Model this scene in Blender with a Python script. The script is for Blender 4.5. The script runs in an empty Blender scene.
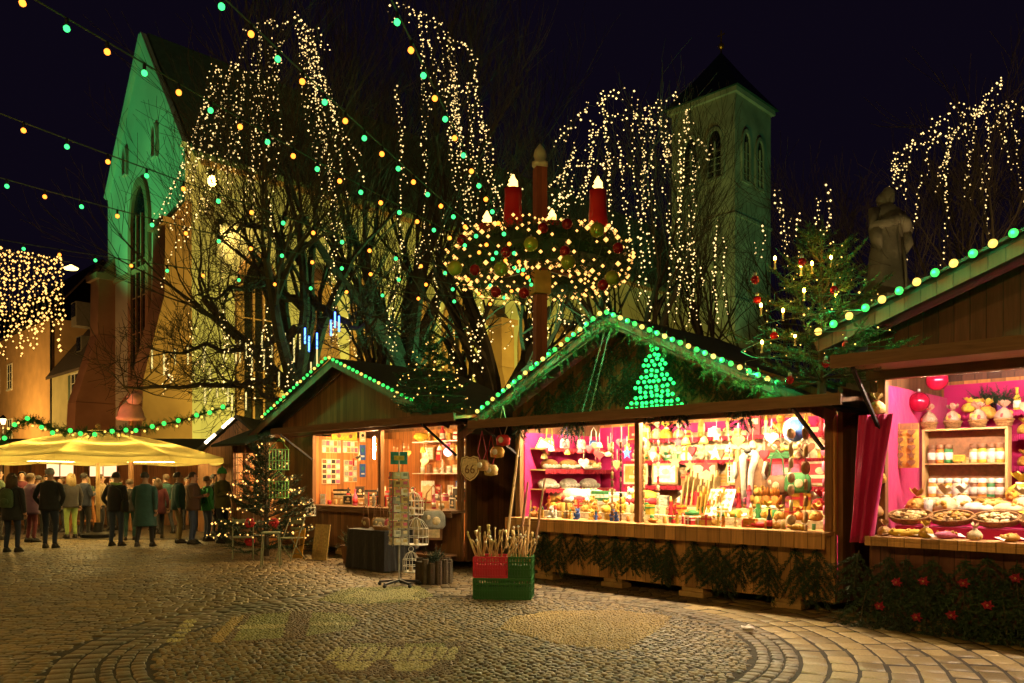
import bpy, math, random
from mathutils import Vector, Matrix, noise
SC = bpy.context.scene
COL = SC.collection
PI = math.pi
rnd = random.Random(7)
V = Vector

# ------------------------------------------------------------------ frame of the stall row
F, HZ, EYE = 800.0, 478.0, 1.65
R2 = 2 ** -.5
C0 = (4.0, 9.6)
EX = V((R2, -R2, 0))      # along the stall fronts, towards the right
EY = V((R2, R2, 0))       # into the stalls
RZ = -PI / 4
def W(s, y, z=0.0):
    return V((C0[0] + (s + y) * R2, C0[1] + (y - s) * R2, z))
def at(px, py, Y):        # point seen at a pixel, at depth Y
    return V(((px - 512) / F * Y, Y, EYE + (HZ - py) / F * Y))
def row(px, py, yo):      # (s, z) on the plane y = yo of the row frame
    k = (px - 512) / F
    X0, Y0 = C0[0] + yo * R2, C0[1] + yo * R2
    s = (k * Y0 - X0) / (R2 + k * R2)
    return s, EYE + (HZ - py) / F * (Y0 - R2 * s)
def flat(px, py):         # ground point
    Y = F * EYE / (py - HZ)
    return V(((px - 512) / F * Y, Y, 0))

# ------------------------------------------------------------------ materials
MATS = {}
def _nt(name):
    m = bpy.data.materials.new(name); m.use_nodes = True
    nt = m.node_tree
    return m, nt, nt.nodes['Principled BSDF']
def _n(nt, t, **kw):
    n = nt.nodes.new(t)
    for k, v in kw.items():
        if k.startswith('i_'):
            n.inputs[k[2:].replace('_', ' ')].default_value = v
        else:
            setattr(n, k, v)
    return n
def _mix(nt, fac, a, b, blend='MIX'):
    n = nt.nodes.new('ShaderNodeMix'); n.data_type = 'RGBA'; n.blend_type = blend
    for sock, v in ((n.inputs[0], fac), (n.inputs[6], a), (n.inputs[7], b)):
        if hasattr(v, 'is_linked'): nt.links.new(v, sock)
        elif isinstance(v, (int, float)): sock.default_value = v
        else: sock.default_value = (*v, 1)
    return n.outputs[2]
def _math(nt, op, a, b=None, c=None):
    n = nt.nodes.new('ShaderNodeMath'); n.operation = op
    for i, v in enumerate((a, b, c)):
        if v is None: continue
        if hasattr(v, 'is_linked'): nt.links.new(v, n.inputs[i])
        else: n.inputs[i].default_value = v
    return n.outputs[0]
def _bump(nt, bs, h, strength, dist=.02):
    b = _n(nt, 'ShaderNodeBump'); b.inputs['Strength'].default_value = strength
    b.inputs['Distance'].default_value = dist
    nt.links.new(h, b.inputs['Height']); nt.links.new(b.outputs[0], bs.inputs['Normal'])
def pm(name, col, rough=.7, var=.25, scale=6, bump=.15, metal=0, sheen=0, coat=0, trans=0, col2=None):
    """plain procedural surface: noise-varied colour, roughness and relief"""
    key = name
    if key in MATS: return MATS[key]
    m, nt, bs = _nt(name)
    tc = _n(nt, 'ShaderNodeTexCoord')
    oi = _n(nt, 'ShaderNodeObjectInfo')
    n1 = _n(nt, 'ShaderNodeTexNoise'); n1.inputs['Scale'].default_value = scale; n1.inputs['Detail'].default_value = 6
    nt.links.new(tc.outputs['Object'], n1.inputs['Vector'])
    lo = tuple(max(0, c * (1 - var)) for c in col)
    hi = col2 if col2 else tuple(min(1, c * (1 + var)) for c in col)
    fac = _math(nt, 'MULTIPLY_ADD', n1.outputs[0], 2.2, -.6)
    n_ = nt.nodes[-1]; n_.use_clamp = True
    c = _mix(nt, fac, lo, hi)
    rv = _math(nt, 'MULTIPLY_ADD', oi.outputs['Random'], .3, .85)
    hs = _n(nt, 'ShaderNodeHueSaturation'); nt.links.new(c, hs.inputs['Color']); nt.links.new(rv, hs.inputs['Value'])
    nt.links.new(hs.outputs[0], bs.inputs['Base Color'])
    r = _math(nt, 'MULTIPLY_ADD', n1.outputs[0], .25, rough - .12); nt.links.new(r, bs.inputs['Roughness'])
    bs.inputs['Metallic'].default_value = metal
    if sheen: bs.inputs['Sheen Weight'].default_value = sheen
    if coat: bs.inputs['Coat Weight'].default_value = coat
    if trans: bs.inputs['Transmission Weight'].default_value = trans
    if bump:
        n2 = _n(nt, 'ShaderNodeTexNoise'); n2.inputs['Scale'].default_value = scale * 5; n2.inputs['Detail'].default_value = 4
        nt.links.new(tc.outputs['Object'], n2.inputs['Vector'])
        _bump(nt, bs, n2.outputs[0], bump, .03)
    MATS[key] = m
    return m
def planks(name, col, axis='X', width=.14, rough=.65, var=.3, groove=1.0, along='Z'):
    """boards side by side along one object axis, each its own tone, grain running along another"""
    if name in MATS: return MATS[name]
    m, nt, bs = _nt(name)
    tc = _n(nt, 'ShaderNodeTexCoord'); sx = _n(nt, 'ShaderNodeSeparateXYZ')
    nt.links.new(tc.outputs['Object'], sx.inputs[0])
    u = _math(nt, 'DIVIDE', sx.outputs[axis], width)
    idx = _math(nt, 'FLOOR', u); fr = _math(nt, 'FRACT', u)
    wn = _n(nt, 'ShaderNodeTexWhiteNoise', noise_dimensions='1D'); nt.links.new(idx, wn.inputs['W'])
    mp = _n(nt, 'ShaderNodeMapping')
    sc = {'X': (2, 22, 22), 'Y': (22, 2, 22), 'Z': (22, 22, 1.6)}[along]
    mp.inputs['Scale'].default_value = sc
    cb = _n(nt, 'ShaderNodeCombineXYZ'); nt.links.new(_math(nt, 'MULTIPLY', wn.outputs[0], 9), cb.inputs[0])
    nt.links.new(cb.outputs[0], mp.inputs['Location'])
    nt.links.new(tc.outputs['Object'], mp.inputs[0])
    g = _n(nt, 'ShaderNodeTexNoise'); g.inputs['Scale'].default_value = 1; g.inputs['Detail'].default_value = 7; g.inputs['Distortion'].default_value = 1.2
    nt.links.new(mp.outputs[0], g.inputs['Vector'])
    base = _mix(nt, wn.outputs[0], tuple(c * (1 - var) for c in col), tuple(min(1, c * (1 + var)) for c in col))
    gr = _math(nt, 'MULTIPLY_ADD', g.outputs[0], 1.1, .45)
    cc = nt.nodes.new('ShaderNodeVectorMath'); cc.operation = 'SCALE'; nt.links.new(base, cc.inputs[0]); nt.links.new(gr, cc.inputs['Scale'])
    e = _math(nt, 'MINIMUM', fr, _math(nt, 'SUBTRACT', 1.0, fr))
    ed = _math(nt, 'DIVIDE', e, .05); nt.nodes[-1].use_clamp = True
    edm = _math(nt, 'MULTIPLY_ADD', ed, .75 * groove, 1 - .75 * groove)
    c2 = nt.nodes.new('ShaderNodeVectorMath'); c2.operation = 'SCALE'; nt.links.new(cc.outputs[0], c2.inputs[0]); nt.links.new(edm, c2.inputs['Scale'])
    nt.links.new(c2.outputs[0], bs.inputs['Base Color']); bs.inputs['Roughness'].default_value = rough
    h = _math(nt, 'MULTIPLY_ADD', g.outputs[0], .25, ed)
    _bump(nt, bs, h, .5, .012)
    MATS[name] = m
    return m
def emit(name, col, strength, sample=True):
    if name in MATS: return MATS[name]
    m, nt, bs = _nt(name)
    bs.inputs['Base Color'].default_value = (.03, .03, .03, 1)
    bs.inputs['Specular IOR Level'].default_value = 0
    bs.inputs['Emission Color'].default_value = (*col, 1)
    bs.inputs['Emission Strength'].default_value = strength
    if not sample: m.cycles.emission_sampling = 'NONE'
    MATS[name] = m
    return m
def cloth(name, col, rough=.9, trans=0.0, fold=.25, scale=5):
    """woven cloth; trans lets part of the light through"""
    if name in MATS: return MATS[name]
    m, nt, bs = _nt(name)
    tc = _n(nt, 'ShaderNodeTexCoord')
    n1 = _n(nt, 'ShaderNodeTexNoise'); n1.inputs['Scale'].default_value = scale; n1.inputs['Detail'].default_value = 5
    nt.links.new(tc.outputs['Object'], n1.inputs['Vector'])
    c = _mix(nt, n1.outputs[0], tuple(x * .7 for x in col), tuple(min(1, x * 1.25) for x in col))
    nt.links.new(c, bs.inputs['Base Color']); bs.inputs['Roughness'].default_value = rough
    bs.inputs['Sheen Weight'].default_value = .15
    _bump(nt, bs, n1.outputs[0], fold, .06)
    if trans:
        tr = _n(nt, 'ShaderNodeBsdfTranslucent'); nt.links.new(c, tr.inputs[0])
        ms = _n(nt, 'ShaderNodeMixShader'); ms.inputs[0].default_value = trans
        nt.links.new(bs.outputs[0], ms.inputs[1]); nt.links.new(tr.outputs[0], ms.inputs[2])
        nt.links.new(ms.outputs[0], nt.nodes['Material Output'].inputs[0])
    MATS[name] = m
    return m

# ------------------------------------------------------------------ mesh builder
class MB:
    def __init__(self): self.v = []; self.f = []; self.m = []; self.uv = {}
    def add(self, vs, fs, mi=0):
        b = len(self.v); self.v.extend(V(p) for p in vs)
        self.f.extend(tuple(i + b for i in f) for f in fs); self.m.extend([mi] * len(fs))
        return b
    def box(self, c, d, mi=0, rot=None):
        x, y, z = d[0] / 2, d[1] / 2, d[2] / 2
        vs = [V((a, b, e)) for a in (-x, x) for b in (-y, y) for e in (-z, z)]
        if rot is not None: vs = [rot @ p for p in vs]
        c = V(c); vs = [p + c for p in vs]
        self.add(vs, [(0, 1, 3, 2), (4, 6, 7, 5), (0, 4, 5, 1), (2, 3, 7, 6), (0, 2, 6, 4), (1, 5, 7, 3)], mi)
    def bb(self, x0, x1, y0, y1, z0, z1, mi=0):
        self.box(((x0 + x1) / 2, (y0 + y1) / 2, (z0 + z1) / 2), (x1 - x0, y1 - y0, z1 - z0), mi)
    def beam(self, a, b, w, t, mi=0, up=(0, 0, 1)):
        a, b = V(a), V(b); d = (b - a); L = d.length; d.normalize()
        up = V(up); s = d.cross(up)
        if s.length < 1e-4: s = d.cross(V((1, 0, 0)))
        s.normalize(); u = s.cross(d)
        rot = Matrix((d, s, u)).transposed()
        self.box((a + b) / 2, (L, w, t), mi, rot)
    def tube(self, pts, rad, n=6, mi=0, cap=True):
        pts = [V(p) for p in pts]
        if not hasattr(rad, '__len__'): rad = [rad] * len(pts)
        vs = []; k = len(pts); ref = None
        for i, p in enumerate(pts):
            t = (pts[min(i + 1, k - 1)] - pts[max(i - 1, 0)])
            if t.length < 1e-9: t = V((0, 0, 1))
            t.normalize()
            if ref is None:
                ref = t.cross(V((0, 0, 1)))
                if ref.length < .05: ref = t.cross(V((1, 0, 0)))
            s = ref - t * ref.dot(t)
            if s.length < 1e-5: s = t.cross(V((0, 1, 0)))
            s.normalize(); ref = s; u = t.cross(s)
            for j in range(n):
                a = 2 * PI * j / n
                vs.append(p + (s * math.cos(a) + u * math.sin(a)) * rad[i])
        fs = [(i * n + j, i * n + (j + 1) % n, (i + 1) * n + (j + 1) % n, (i + 1) * n + j) for i in range(k - 1) for j in range(n)]
        if cap and n > 2:
            fs.append(tuple(range(n))[::-1]); fs.append(tuple((k - 1) * n + j for j in range(n)))
        self.add(vs, fs, mi)
    def lathe(self, prof, n=12, c=(0, 0, 0), mi=0, sx=1, sy=1, rot=None, wob=0):
        c = V(c); vs = []; fs = []
        for (r, z) in prof:
            for j in range(n):
                a = 2 * PI * j / n; rr = r * (1 + (wob * math.sin(5 * a + z * 9) if wob else 0))
                p = V((rr * math.cos(a) * sx, rr * math.sin(a) * sy, z))
                vs.append((rot @ p if rot is not None else p) + c)
        k = len(prof)
        for i in range(k - 1):
            for j in range(n):
                fs.append((i * n + j, i * n + (j + 1) % n, (i + 1) * n + (j + 1) % n, (i + 1) * n + j))
        if prof[0][0] > 1e-4: fs.append(tuple(range(n))[::-1])
        if prof[-1][0] > 1e-4: fs.append(tuple((k - 1) * n + j for j in range(n)))
        self.add(vs, fs, mi)
    def ball(self, c, r, n=8, k=6, mi=0, rot=None):
        if not hasattr(r, '__len__'): r = (r, r, r)
        c = V(c); vs = [V((0, 0, -r[2]))]; fs = []
        for i in range(1, k):
            a = -PI / 2 + PI * i / k
            for j in range(n):
                b = 2 * PI * j / n
                vs.append(V((r[0] * math.cos(a) * math.cos(b), r[1] * math.cos(a) * math.sin(b), r[2] * math.sin(a))))
        vs.append(V((0, 0, r[2]))); T = len(vs) - 1
        if rot is not None: vs = [rot @ p for p in vs]
        for j in range(n):
            fs.append((0, 1 + (j + 1) % n, 1 + j))
            fs.append((T, 1 + (k - 2) * n + j, 1 + (k - 2) * n + (j + 1) % n))
            for i in range(k - 2):
                fs.append((1 + i * n + j, 1 + i * n + (j + 1) % n, 1 + (i + 1) * n + (j + 1) % n, 1 + (i + 1) * n + j))
        self.add([p + c for p in vs], fs, mi)
    def octa(self, c, r, mi=0):
        c = V(c)
        self.add([c + V(d) * r for d in ((1, 0, 0), (-1, 0, 0), (0, 1, 0), (0, -1, 0), (0, 0, 1), (0, 0, -1))],
                 [(0, 2, 4), (2, 1, 4), (1, 3, 4), (3, 0, 4), (2, 0, 5), (1, 2, 5), (3, 1, 5), (0, 3, 5)], mi)
    def prism(self, poly, h0, h1, axis='z', mi=0):
        """extrude a 2-D polygon; axis z: (x,y) between heights; axis y: (x,z) between two y; axis x: (y,z)"""
        mk = {'z': lambda p, h: (p[0], p[1], h), 'y': lambda p, h: (p[0], h, p[1]), 'x': lambda p, h: (h, p[0], p[1])}[axis]
        n = len(poly); vs = [mk(p, h0) for p in poly] + [mk(p, h1) for p in poly]
        fs = [tuple(range(n))[::-1], tuple(range(n, 2 * n))] + [(i, (i + 1) % n, n + (i + 1) % n, n + i) for i in range(n)]
        self.add(vs, fs, mi)
    def blade(self, p, d, L, w, mi=0):
        d = V(d).normalized(); s = d.cross(V((rnd.uniform(-1, 1), rnd.uniform(-1, 1), rnd.uniform(-1, 1))))
        if s.length < 1e-4: return
        s.normalize(); p = V(p)
        self.add([p - s * w * .5, p + s * w * .5, p + d * L * .6 + s * w * .4, p + d * L, p + d * L * .6 - s * w * .4], [(0, 1, 2, 3, 4)], mi)
    def mesh(self, name, mats):
        me = bpy.data.meshes.new(name)
        me.from_pydata([tuple(p) for p in self.v], [], self.f)
        if not isinstance(mats, (list, tuple)): mats = [mats]
        for m in mats: me.materials.append(m)
        if any(self.m): me.polygons.foreach_set('material_index', self.m)
        me.update()
        return me
    def build(self, name, mats, parent=None, loc=(0, 0, 0), rz=0, smooth=False, bevel=0, fixn=True):
        me = self.mesh(name, mats)
        if fixn:
            import bmesh
            bm = bmesh.new(); bm.from_mesh(me); bmesh.ops.recalc_face_normals(bm, faces=bm.faces); bm.to_mesh(me); bm.free()
        return link(name, me, parent, loc, rz, smooth, bevel)
def link(name, me, parent=None, loc=(0, 0, 0), rz=0, smooth=False, bevel=0):
    o = bpy.data.objects.new(name, me); COL.objects.link(o)
    if parent is not None: o.parent = parent
    o.location = loc; o.rotation_euler = (0, 0, rz)
    if smooth: me.polygons.foreach_set('use_smooth', [True] * len(me.polygons))
    if bevel:
        b = o.modifiers.new('bevel', 'BEVEL'); b.width = bevel; b.segments = 2; b.limit_method = 'ANGLE'
    return o
def short(label):
    for cut in (' with %s details,', ' the ', ' from the ', ' a '):
        if len(label.split()) <= 16: break
        if '%s' in cut:
            w_ = label.split()
            if 'details,' in w_: i = w_.index('details,'); w_[i - 3] += ''; label = ' '.join(w_[:i - 2] + w_[i + 1:])
        else:
            while cut in label and len(label.split()) > 16:
                label = label.replace(cut, ' ', 1) if cut != ' from the ' else label.replace(cut, ' from ', 1)
    return label
def tag(o, label, cat, group=None, kind=None):
    o['label'] = short(label); o['category'] = cat
    if group: o['group'] = group
    if kind: o['kind'] = kind
    return o
def thing(name, label, cat, loc=(0, 0, 0), rz=0, group=None):
    o = bpy.data.objects.new(name, None); COL.objects.link(o); o.empty_display_size = .2
    o.location = loc; o.rotation_euler = (0, 0, rz)
    return tag(o, label, cat, group)
def structure(o, label=None):
    o['kind'] = 'structure'
    if label: o['label'] = label
    return o
def kids(o): return [c for c in COL.objects if c.parent == o]
CHILD = {}
def copy_tree(o, loc, rz=0, label=None, scale=None, group=None):
    c = o.copy(); COL.objects.link(c); c.location = loc; c.rotation_euler = (0, 0, rz)
    if label: c['label'] = label
    if group: c['group'] = group
    if scale: c.scale = (scale,) * 3
    if o.name not in CHILD: CHILD[o.name] = kids(o)
    for ch in CHILD[o.name]:
        d = ch.copy(); COL.objects.link(d); d.parent = c
        if ch.name not in CHILD: CHILD[ch.name] = kids(ch)
        for g in CHILD[ch.name]:
            e = g.copy(); COL.objects.link(e); e.parent = d
    return c
ORD = 'first second third fourth fifth sixth seventh eighth ninth tenth eleventh twelfth thirteenth fourteenth fifteenth sixteenth seventeenth eighteenth nineteenth twentieth'.split()
def od(i): return ORD[i] if i < 20 else 'twenty-' + ORD[i - 20] if i < 29 else ORD[9] + ' last'
def text_mesh(body, size, mat, extrude=.004):
    cu = bpy.data.curves.new('lettering', 'FONT'); cu.body = body; cu.size = size; cu.extrude = extrude
    cu.align_x = 'CENTER'; cu.align_y = 'CENTER'
    t = bpy.data.objects.new('lettering', cu); COL.objects.link(t)
    bpy.context.view_layer.update()
    me = bpy.data.meshes.new_from_object(t.evaluated_get(bpy.context.evaluated_depsgraph_get()))
    bpy.data.objects.remove(t); bpy.data.curves.remove(cu)
    me.materials.clear(); me.materials.append(mat)
    return me
def lamp(name, kind, loc, col, power, parent=None, target=None, size=.2, spot=60, blend=.5, rz=None):
    li = bpy.data.lights.new(name, kind); li.color = col; li.energy = power
    if kind == 'AREA': li.size = size
    else: li.shadow_soft_size = size
    if kind == 'SPOT': li.spot_size = math.radians(spot); li.spot_blend = blend
    o = bpy.data.objects.new(name, li); COL.objects.link(o); o.location = loc
    if parent is not None: o.parent = parent
    if target is not None:
        o.rotation_euler = (V(target) - V(loc)).to_track_quat('-Z', 'Y').to_euler()
    return o

# ------------------------------------------------------------------ shared materials
M = dict(
    wood=planks('stall_boards', (.23, .105, .04), 'X', .13),
    woodx=planks('side_boards', (.17, .075, .035), 'Y', .14),
    woodred=planks('red_brown_boards', (.13, .045, .03), 'X', .15),
    woodor=planks('orange_boards', (.45, .17, .045), 'X', .16),
    honey=planks('honey_boards', (.5, .27, .1), 'X', .17),
    beam=planks('beam_timber', (.17, .085, .04), 'Z', 9, along='X', groove=0),
    post=planks('post_timber', (.2, .09, .035), 'X', 9, groove=0),
    lightwood=pm('pale_wood', (.5, .32, .13), .55, .25, 9),
    rooffelt=pm('dark_roof_felt', (.035, .04, .035), .85, .3, 3, .4),
    pink=cloth('magenta_cloth', (.56, .007, .15), .75, fold=.5, scale=3),
    redfringe=cloth('red_fringe', (.4, .01, .03), .9, scale=14),
    fir=pm('fir_needles', (.035, .095, .028), .55, .4, 4, 0, col2=(.08, .17, .05)),
    firdark=pm('dark_fir_needles', (.018, .045, .016), .6, .4, 4, 0),
    bark=pm('bark', (.06, .045, .026), .9, .35, 5, .5),
    wire=pm('dark_wire', (.05, .08, .045), .6, .1, 5, 0),
    black=pm('black_metal', (.02, .02, .022), .45, .2, 8, .05, metal=.6),
    steel=pm('dull_steel', (.4, .4, .4), .4, .2, 8, .05, metal=.9),
    white=pm('white_paint', (.75, .73, .68), .5, .1, 6, .05),
    e_warm=emit('warm_bulb', (1, .25, .025), 3.2),
    e_green=emit('green_bulb', (.05, 1, .2), 2.2),
    e_sg=emit('green_strip_bulb', (.05, 1, .11), 1.7, False),
    e_sw=emit('yellow_strip_bulb', (1, .6, .1), 1.7, False),
    e_fairy=emit('fairy_bulb', (1, .66, .24), 2.2, False),
    e_fairyo=emit('amber_fairy_bulb', (1, .5, .12), 2.4, False),
    e_tube=emit('lamp_tube', (1, .72, .38), 480),
    e_tubew=emit('warm_lamp_tube', (1, .6, .22), 330),
)
# ================================================================== world, camera
w = bpy.data.worlds.new('World'); SC.world = w; w.use_nodes = True
nt = w.node_tree; bg = nt.nodes['Background']
sky = nt.nodes.new('ShaderNodeTexSky'); sky.sky_type = 'NISHITA'; sky.sun_disc = False
sky.sun_elevation = math.radians(-9); sky.sun_rotation = math.radians(200)
mx = nt.nodes.new('ShaderNodeMix'); mx.data_type = 'RGBA'; mx.blend_type = 'ADD'; mx.inputs[0].default_value = 1
mx.inputs[7].default_value = (.035, .022, .065, 1)       # the town's glow in the night air
nt.links.new(sky.outputs[0], mx.inputs[6]); nt.links.new(mx.outputs[2], bg.inputs[0])
bg.inputs[1].default_value = .085

cd = bpy.data.cameras.new('camera'); cam = bpy.data.objects.new('camera', cd); COL.objects.link(cam)
cam.location = (0, 0, EYE); cam.rotation_euler = (PI / 2, 0, 0)
cd.sensor_width = 36; cd.lens = F * 36 / 1024; cd.shift_y = (HZ - 341.5) / 1024; cd.clip_end = 600; cd.clip_start = .05
SC.camera = cam
SC.view_settings.view_transform = 'Standard'; SC.view_settings.look = 'None'; SC.view_settings.gamma = 1
SC.view_settings.use_curve_mapping = False; SC.view_settings.exposure = .22
SC.cycles.use_denoising = True; SC.cycles.sample_clamp_indirect = 4; SC.cycles.max_bounces = 6
SC.cycles.caustics_reflective = False; SC.cycles.caustics_refractive = False

# ================================================================== paving
def cobble(name, c1, c2, scale, rand=.75, joint=.045, use_uv=False, brick=None, rough=.5, warm=None):
    m, nt, bs = _nt(name)
    tc = _n(nt, 'ShaderNodeTexCoord'); src = tc.outputs['UV' if use_uv else 'Object']
    big = _n(nt, 'ShaderNodeTexNoise'); big.inputs['Scale'].default_value = .55; big.inputs['Detail'].default_value = 5
    nt.links.new(tc.outputs['Object'], big.inputs['Vector'])
    fine = _n(nt, 'ShaderNodeTexNoise'); fine.inputs['Scale'].default_value = 38; fine.inputs['Detail'].default_value = 5
    nt.links.new(tc.outputs['Object'], fine.inputs['Vector'])
    wv = _n(nt, 'ShaderNodeTexNoise'); wv.inputs['Scale'].default_value = 2.2
    nt.links.new(tc.outputs['Object'], wv.inputs['Vector'])
    wob = nt.nodes.new('ShaderNodeVectorMath'); wob.operation = 'MULTIPLY_ADD'
    nt.links.new(wv.outputs[1], wob.inputs[0]); wob.inputs[1].default_value = (.09, .09, 0) if not use_uv else (.12, .12, 0); nt.links.new(src, wob.inputs[2])
    src = wob.outputs[0]
    if brick:
        b = _n(nt, 'ShaderNodeTexBrick'); b.inputs['Scale'].default_value = 1
        b.inputs['Brick Width'].default_value = brick[0]; b.inputs['Row Height'].default_value = brick[1]
        b.inputs['Mortar Size'].default_value = brick[2]; b.inputs['Mortar Smooth'].default_value = .8; b.inputs['Bias'].default_value = 0
        b.inputs['Color1'].default_value = (0, 0, 0, 1); b.inputs['Color2'].default_value = (1, 1, 1, 1)
        b.offset = .5; b.squash_frequency = 3; b.squash = .8
        nt.links.new(src, b.inputs['Vector'])
        cellv = b.outputs['Color']; edge = _math(nt, 'SUBTRACT', 1.0, b.outputs['Fac'])
    else:
        v = _n(nt, 'ShaderNodeTexVoronoi', voronoi_dimensions='2D'); v.inputs['Scale'].default_value = scale; v.inputs['Randomness'].default_value = rand
        ve = _n(nt, 'ShaderNodeTexVoronoi', voronoi_dimensions='2D', feature='DISTANCE_TO_EDGE'); ve.inputs['Scale'].default_value = scale; ve.inputs['Randomness'].default_value = rand
        nt.links.new(src, v.inputs['Vector']); nt.links.new(src, ve.inputs['Vector'])
        cellv = v.outputs['Color']
        mr = _n(nt, 'ShaderNodeMapRange', interpolation_type='SMOOTHSTEP'); mr.inputs[2].default_value = .17
        nt.links.new(ve.outputs[0], mr.inputs[0]); edge = mr.outputs[0]
    sp = _n(nt, 'ShaderNodeSeparateColor'); nt.links.new(cellv, sp.inputs[0])
    c = _mix(nt, sp.outputs[0], c1, c2)
    if warm: c = _mix(nt, _math(nt, 'MULTIPLY', sp.outputs[1] if not brick else big.outputs[0], .8), c, warm)
    c = _mix(nt, .55, c, big.outputs[0], 'OVERLAY')
    c = _mix(nt, .35, c, fine.outputs[0], 'OVERLAY')
    c = _mix(nt, edge, (.012, .011, .009), c)
    nt.links.new(c, bs.inputs['Base Color'])
    r = _math(nt, 'MULTIPLY_ADD', fine.outputs[0], .35, rough - .15); nt.links.new(r, bs.inputs['Roughness'])
    h = _math(nt, 'MULTIPLY_ADD', fine.outputs[0], .12, edge)
    h = _math(nt, 'MULTIPLY_ADD', sp.outputs[0], .35, h)
    _bump(nt, bs, h, 1.0, .035)
    return m
def sheet(name, poly, z, mat, uvs=None):
    me = bpy.data.meshes.new(name); me.from_pydata([(x, y, z) for x, y in poly], [], [tuple(range(len(poly)))])
    me.materials.append(mat); o = link(name, me); structure(o); return o
def ring_sheet(name, c, r0, r1, a0, a1, z, mat, n=64):
    vs = []; fs = []
    for i in range(n + 1):
        a = a0 + (a1 - a0) * i / n
        for r in (r0, r1): vs.append((c[0] + r * math.cos(a), c[1] + r * math.sin(a), z))
    for i in range(n): fs.append((2 * i, 2 * i + 1, 2 * i + 3, 2 * i + 2))
    me = bpy.data.meshes.new(name); me.from_pydata(vs, [], fs); me.materials.append(mat)
    uv = me.uv_layers.new(name='UVMap'); rm = (r0 + r1) / 2
    for p in me.polygons:
        for li in p.loop_indices:
            vi = me.loops[li].vertex_index; a = a0 + (a1 - a0) * (vi // 2) / n
            uv.data[li].uv = (a * rm, r0 if vi % 2 == 0 else r1)
    return structure(link(name, me))
STONE1, STONE2 = (.16, .135, .095), (.34, .29, .2)
structure(sheet('ground', [(-300, -200), (300, -200), (300, 300), (-300, 300)], -.02,
                cobble('sett_paving', (.05, .036, .02), (.16, .115, .06), 8.2, .55, brick=(.15, .105, .014), rough=.36)))
structure(sheet('joint_sand', [(-26, -8), (14, -8), (14, 22), (-26, 22)], -.013, pm('joint_dirt', (.03, .022, .013), .9, .4, 6, .4)))
CC = (-.55, 8.3)
def stone_mat(name, c1, c2, rough=.42):
    """worn stone, every stone its own tone"""
    m, nt, bs = _nt(name)
    ge = _n(nt, 'ShaderNodeNewGeometry'); tc = _n(nt, 'ShaderNodeTexCoord')
    n1 = _n(nt, 'ShaderNodeTexNoise'); n1.inputs['Scale'].default_value = .8; n1.inputs['Detail'].default_value = 5; nt.links.new(tc.outputs['Object'], n1.inputs['Vector'])
    n2 = _n(nt, 'ShaderNodeTexNoise'); n2.inputs['Scale'].default_value = 45; n2.inputs['Detail'].default_value = 5; nt.links.new(tc.outputs['Object'], n2.inputs['Vector'])
    c = _mix(nt, ge.outputs['Random Per Island'], c1, c2)
    c = _mix(nt, .6, c, n1.outputs[0], 'OVERLAY'); c = _mix(nt, .5, c, n2.outputs[0], 'OVERLAY')
    nt.links.new(c, bs.inputs['Base Color'])
    r = _math(nt, 'MULTIPLY_ADD', n1.outputs[0], .5, rough - .25); nt.links.new(_math(nt, 'MULTIPLY_ADD', ge.outputs['Random Per Island'], .12, r), bs.inputs['Roughness'])
    _bump(nt, bs, n2.outputs[0], .5, .008)
    return m
SM = dict(sett=stone_mat('worn_sett', (.055, .038, .017), (.22, .155, .07)), slab=stone_mat('worn_slab', (.16, .115, .045), (.34, .25, .1)), ring=stone_mat('ring_sett', (.06, .045, .025), (.19, .14, .08)),
          pebble=stone_mat('dark_pebble', (.05, .035, .016), (.23, .165, .075)), pale=stone_mat('pale_pebble', (.27, .24, .1), (.48, .42, .19)), green=stone_mat('greenish_pebble', (.13, .135, .04), (.27, .26, .095)),
          ochre=stone_mat('ochre_pebble', (.24, .16, .05), (.42, .29, .1)), brown=stone_mat('brown_pebble', (.08, .05, .028), (.18, .115, .06)))
pr = random.Random(12)
class Stones:
    def __init__(self): self.v = []; self.f = []
    def add(self, q, h=0.0):
        """q: four ground corners; a cushion-topped stone with its top at about z=0"""
        cx = sum(p[0] for p in q) / 4; cy = sum(p[1] for p in q) / 4; z = pr.uniform(-.004, .004) + h; tx, ty = pr.uniform(-.03, .03), pr.uniform(-.03, .03); b = len(self.v)
        for k, zz in ((1, -.016), (.93, -.005), (.72, .0015)):
            for p in q: dx, dy = (p[0] - cx) * k, (p[1] - cy) * k; self.v.append((cx + dx, cy + dy, z + zz + dx * tx + dy * ty))
        for l in (0, 4):
            for i in range(4): j = (i + 1) % 4; self.f.append((b + l + i, b + l + j, b + l + 4 + j, b + l + 4 + i))
        self.f.append((b + 8, b + 9, b + 10, b + 11))
    def done(self, name, mat):
        me = bpy.data.meshes.new(name); me.from_pydata(self.v, [], self.f); me.materials.append(mat); me.polygons.foreach_set('use_smooth', [True] * len(me.polygons))
        return structure(link(name, me))
def inside(p, poly):
    r = False; j = len(poly) - 1
    for i in range(len(poly)):
        (xi, yi), (xj, yj) = poly[i], poly[j]
        if (yi > p[1]) != (yj > p[1]) and p[0] < (xj - xi) * (p[1] - yi) / (yj - yi) + xi: r = not r
        j = i
    return r
def pix(pts): return [tuple(flat(*p)[:2]) for p in pts]
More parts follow.
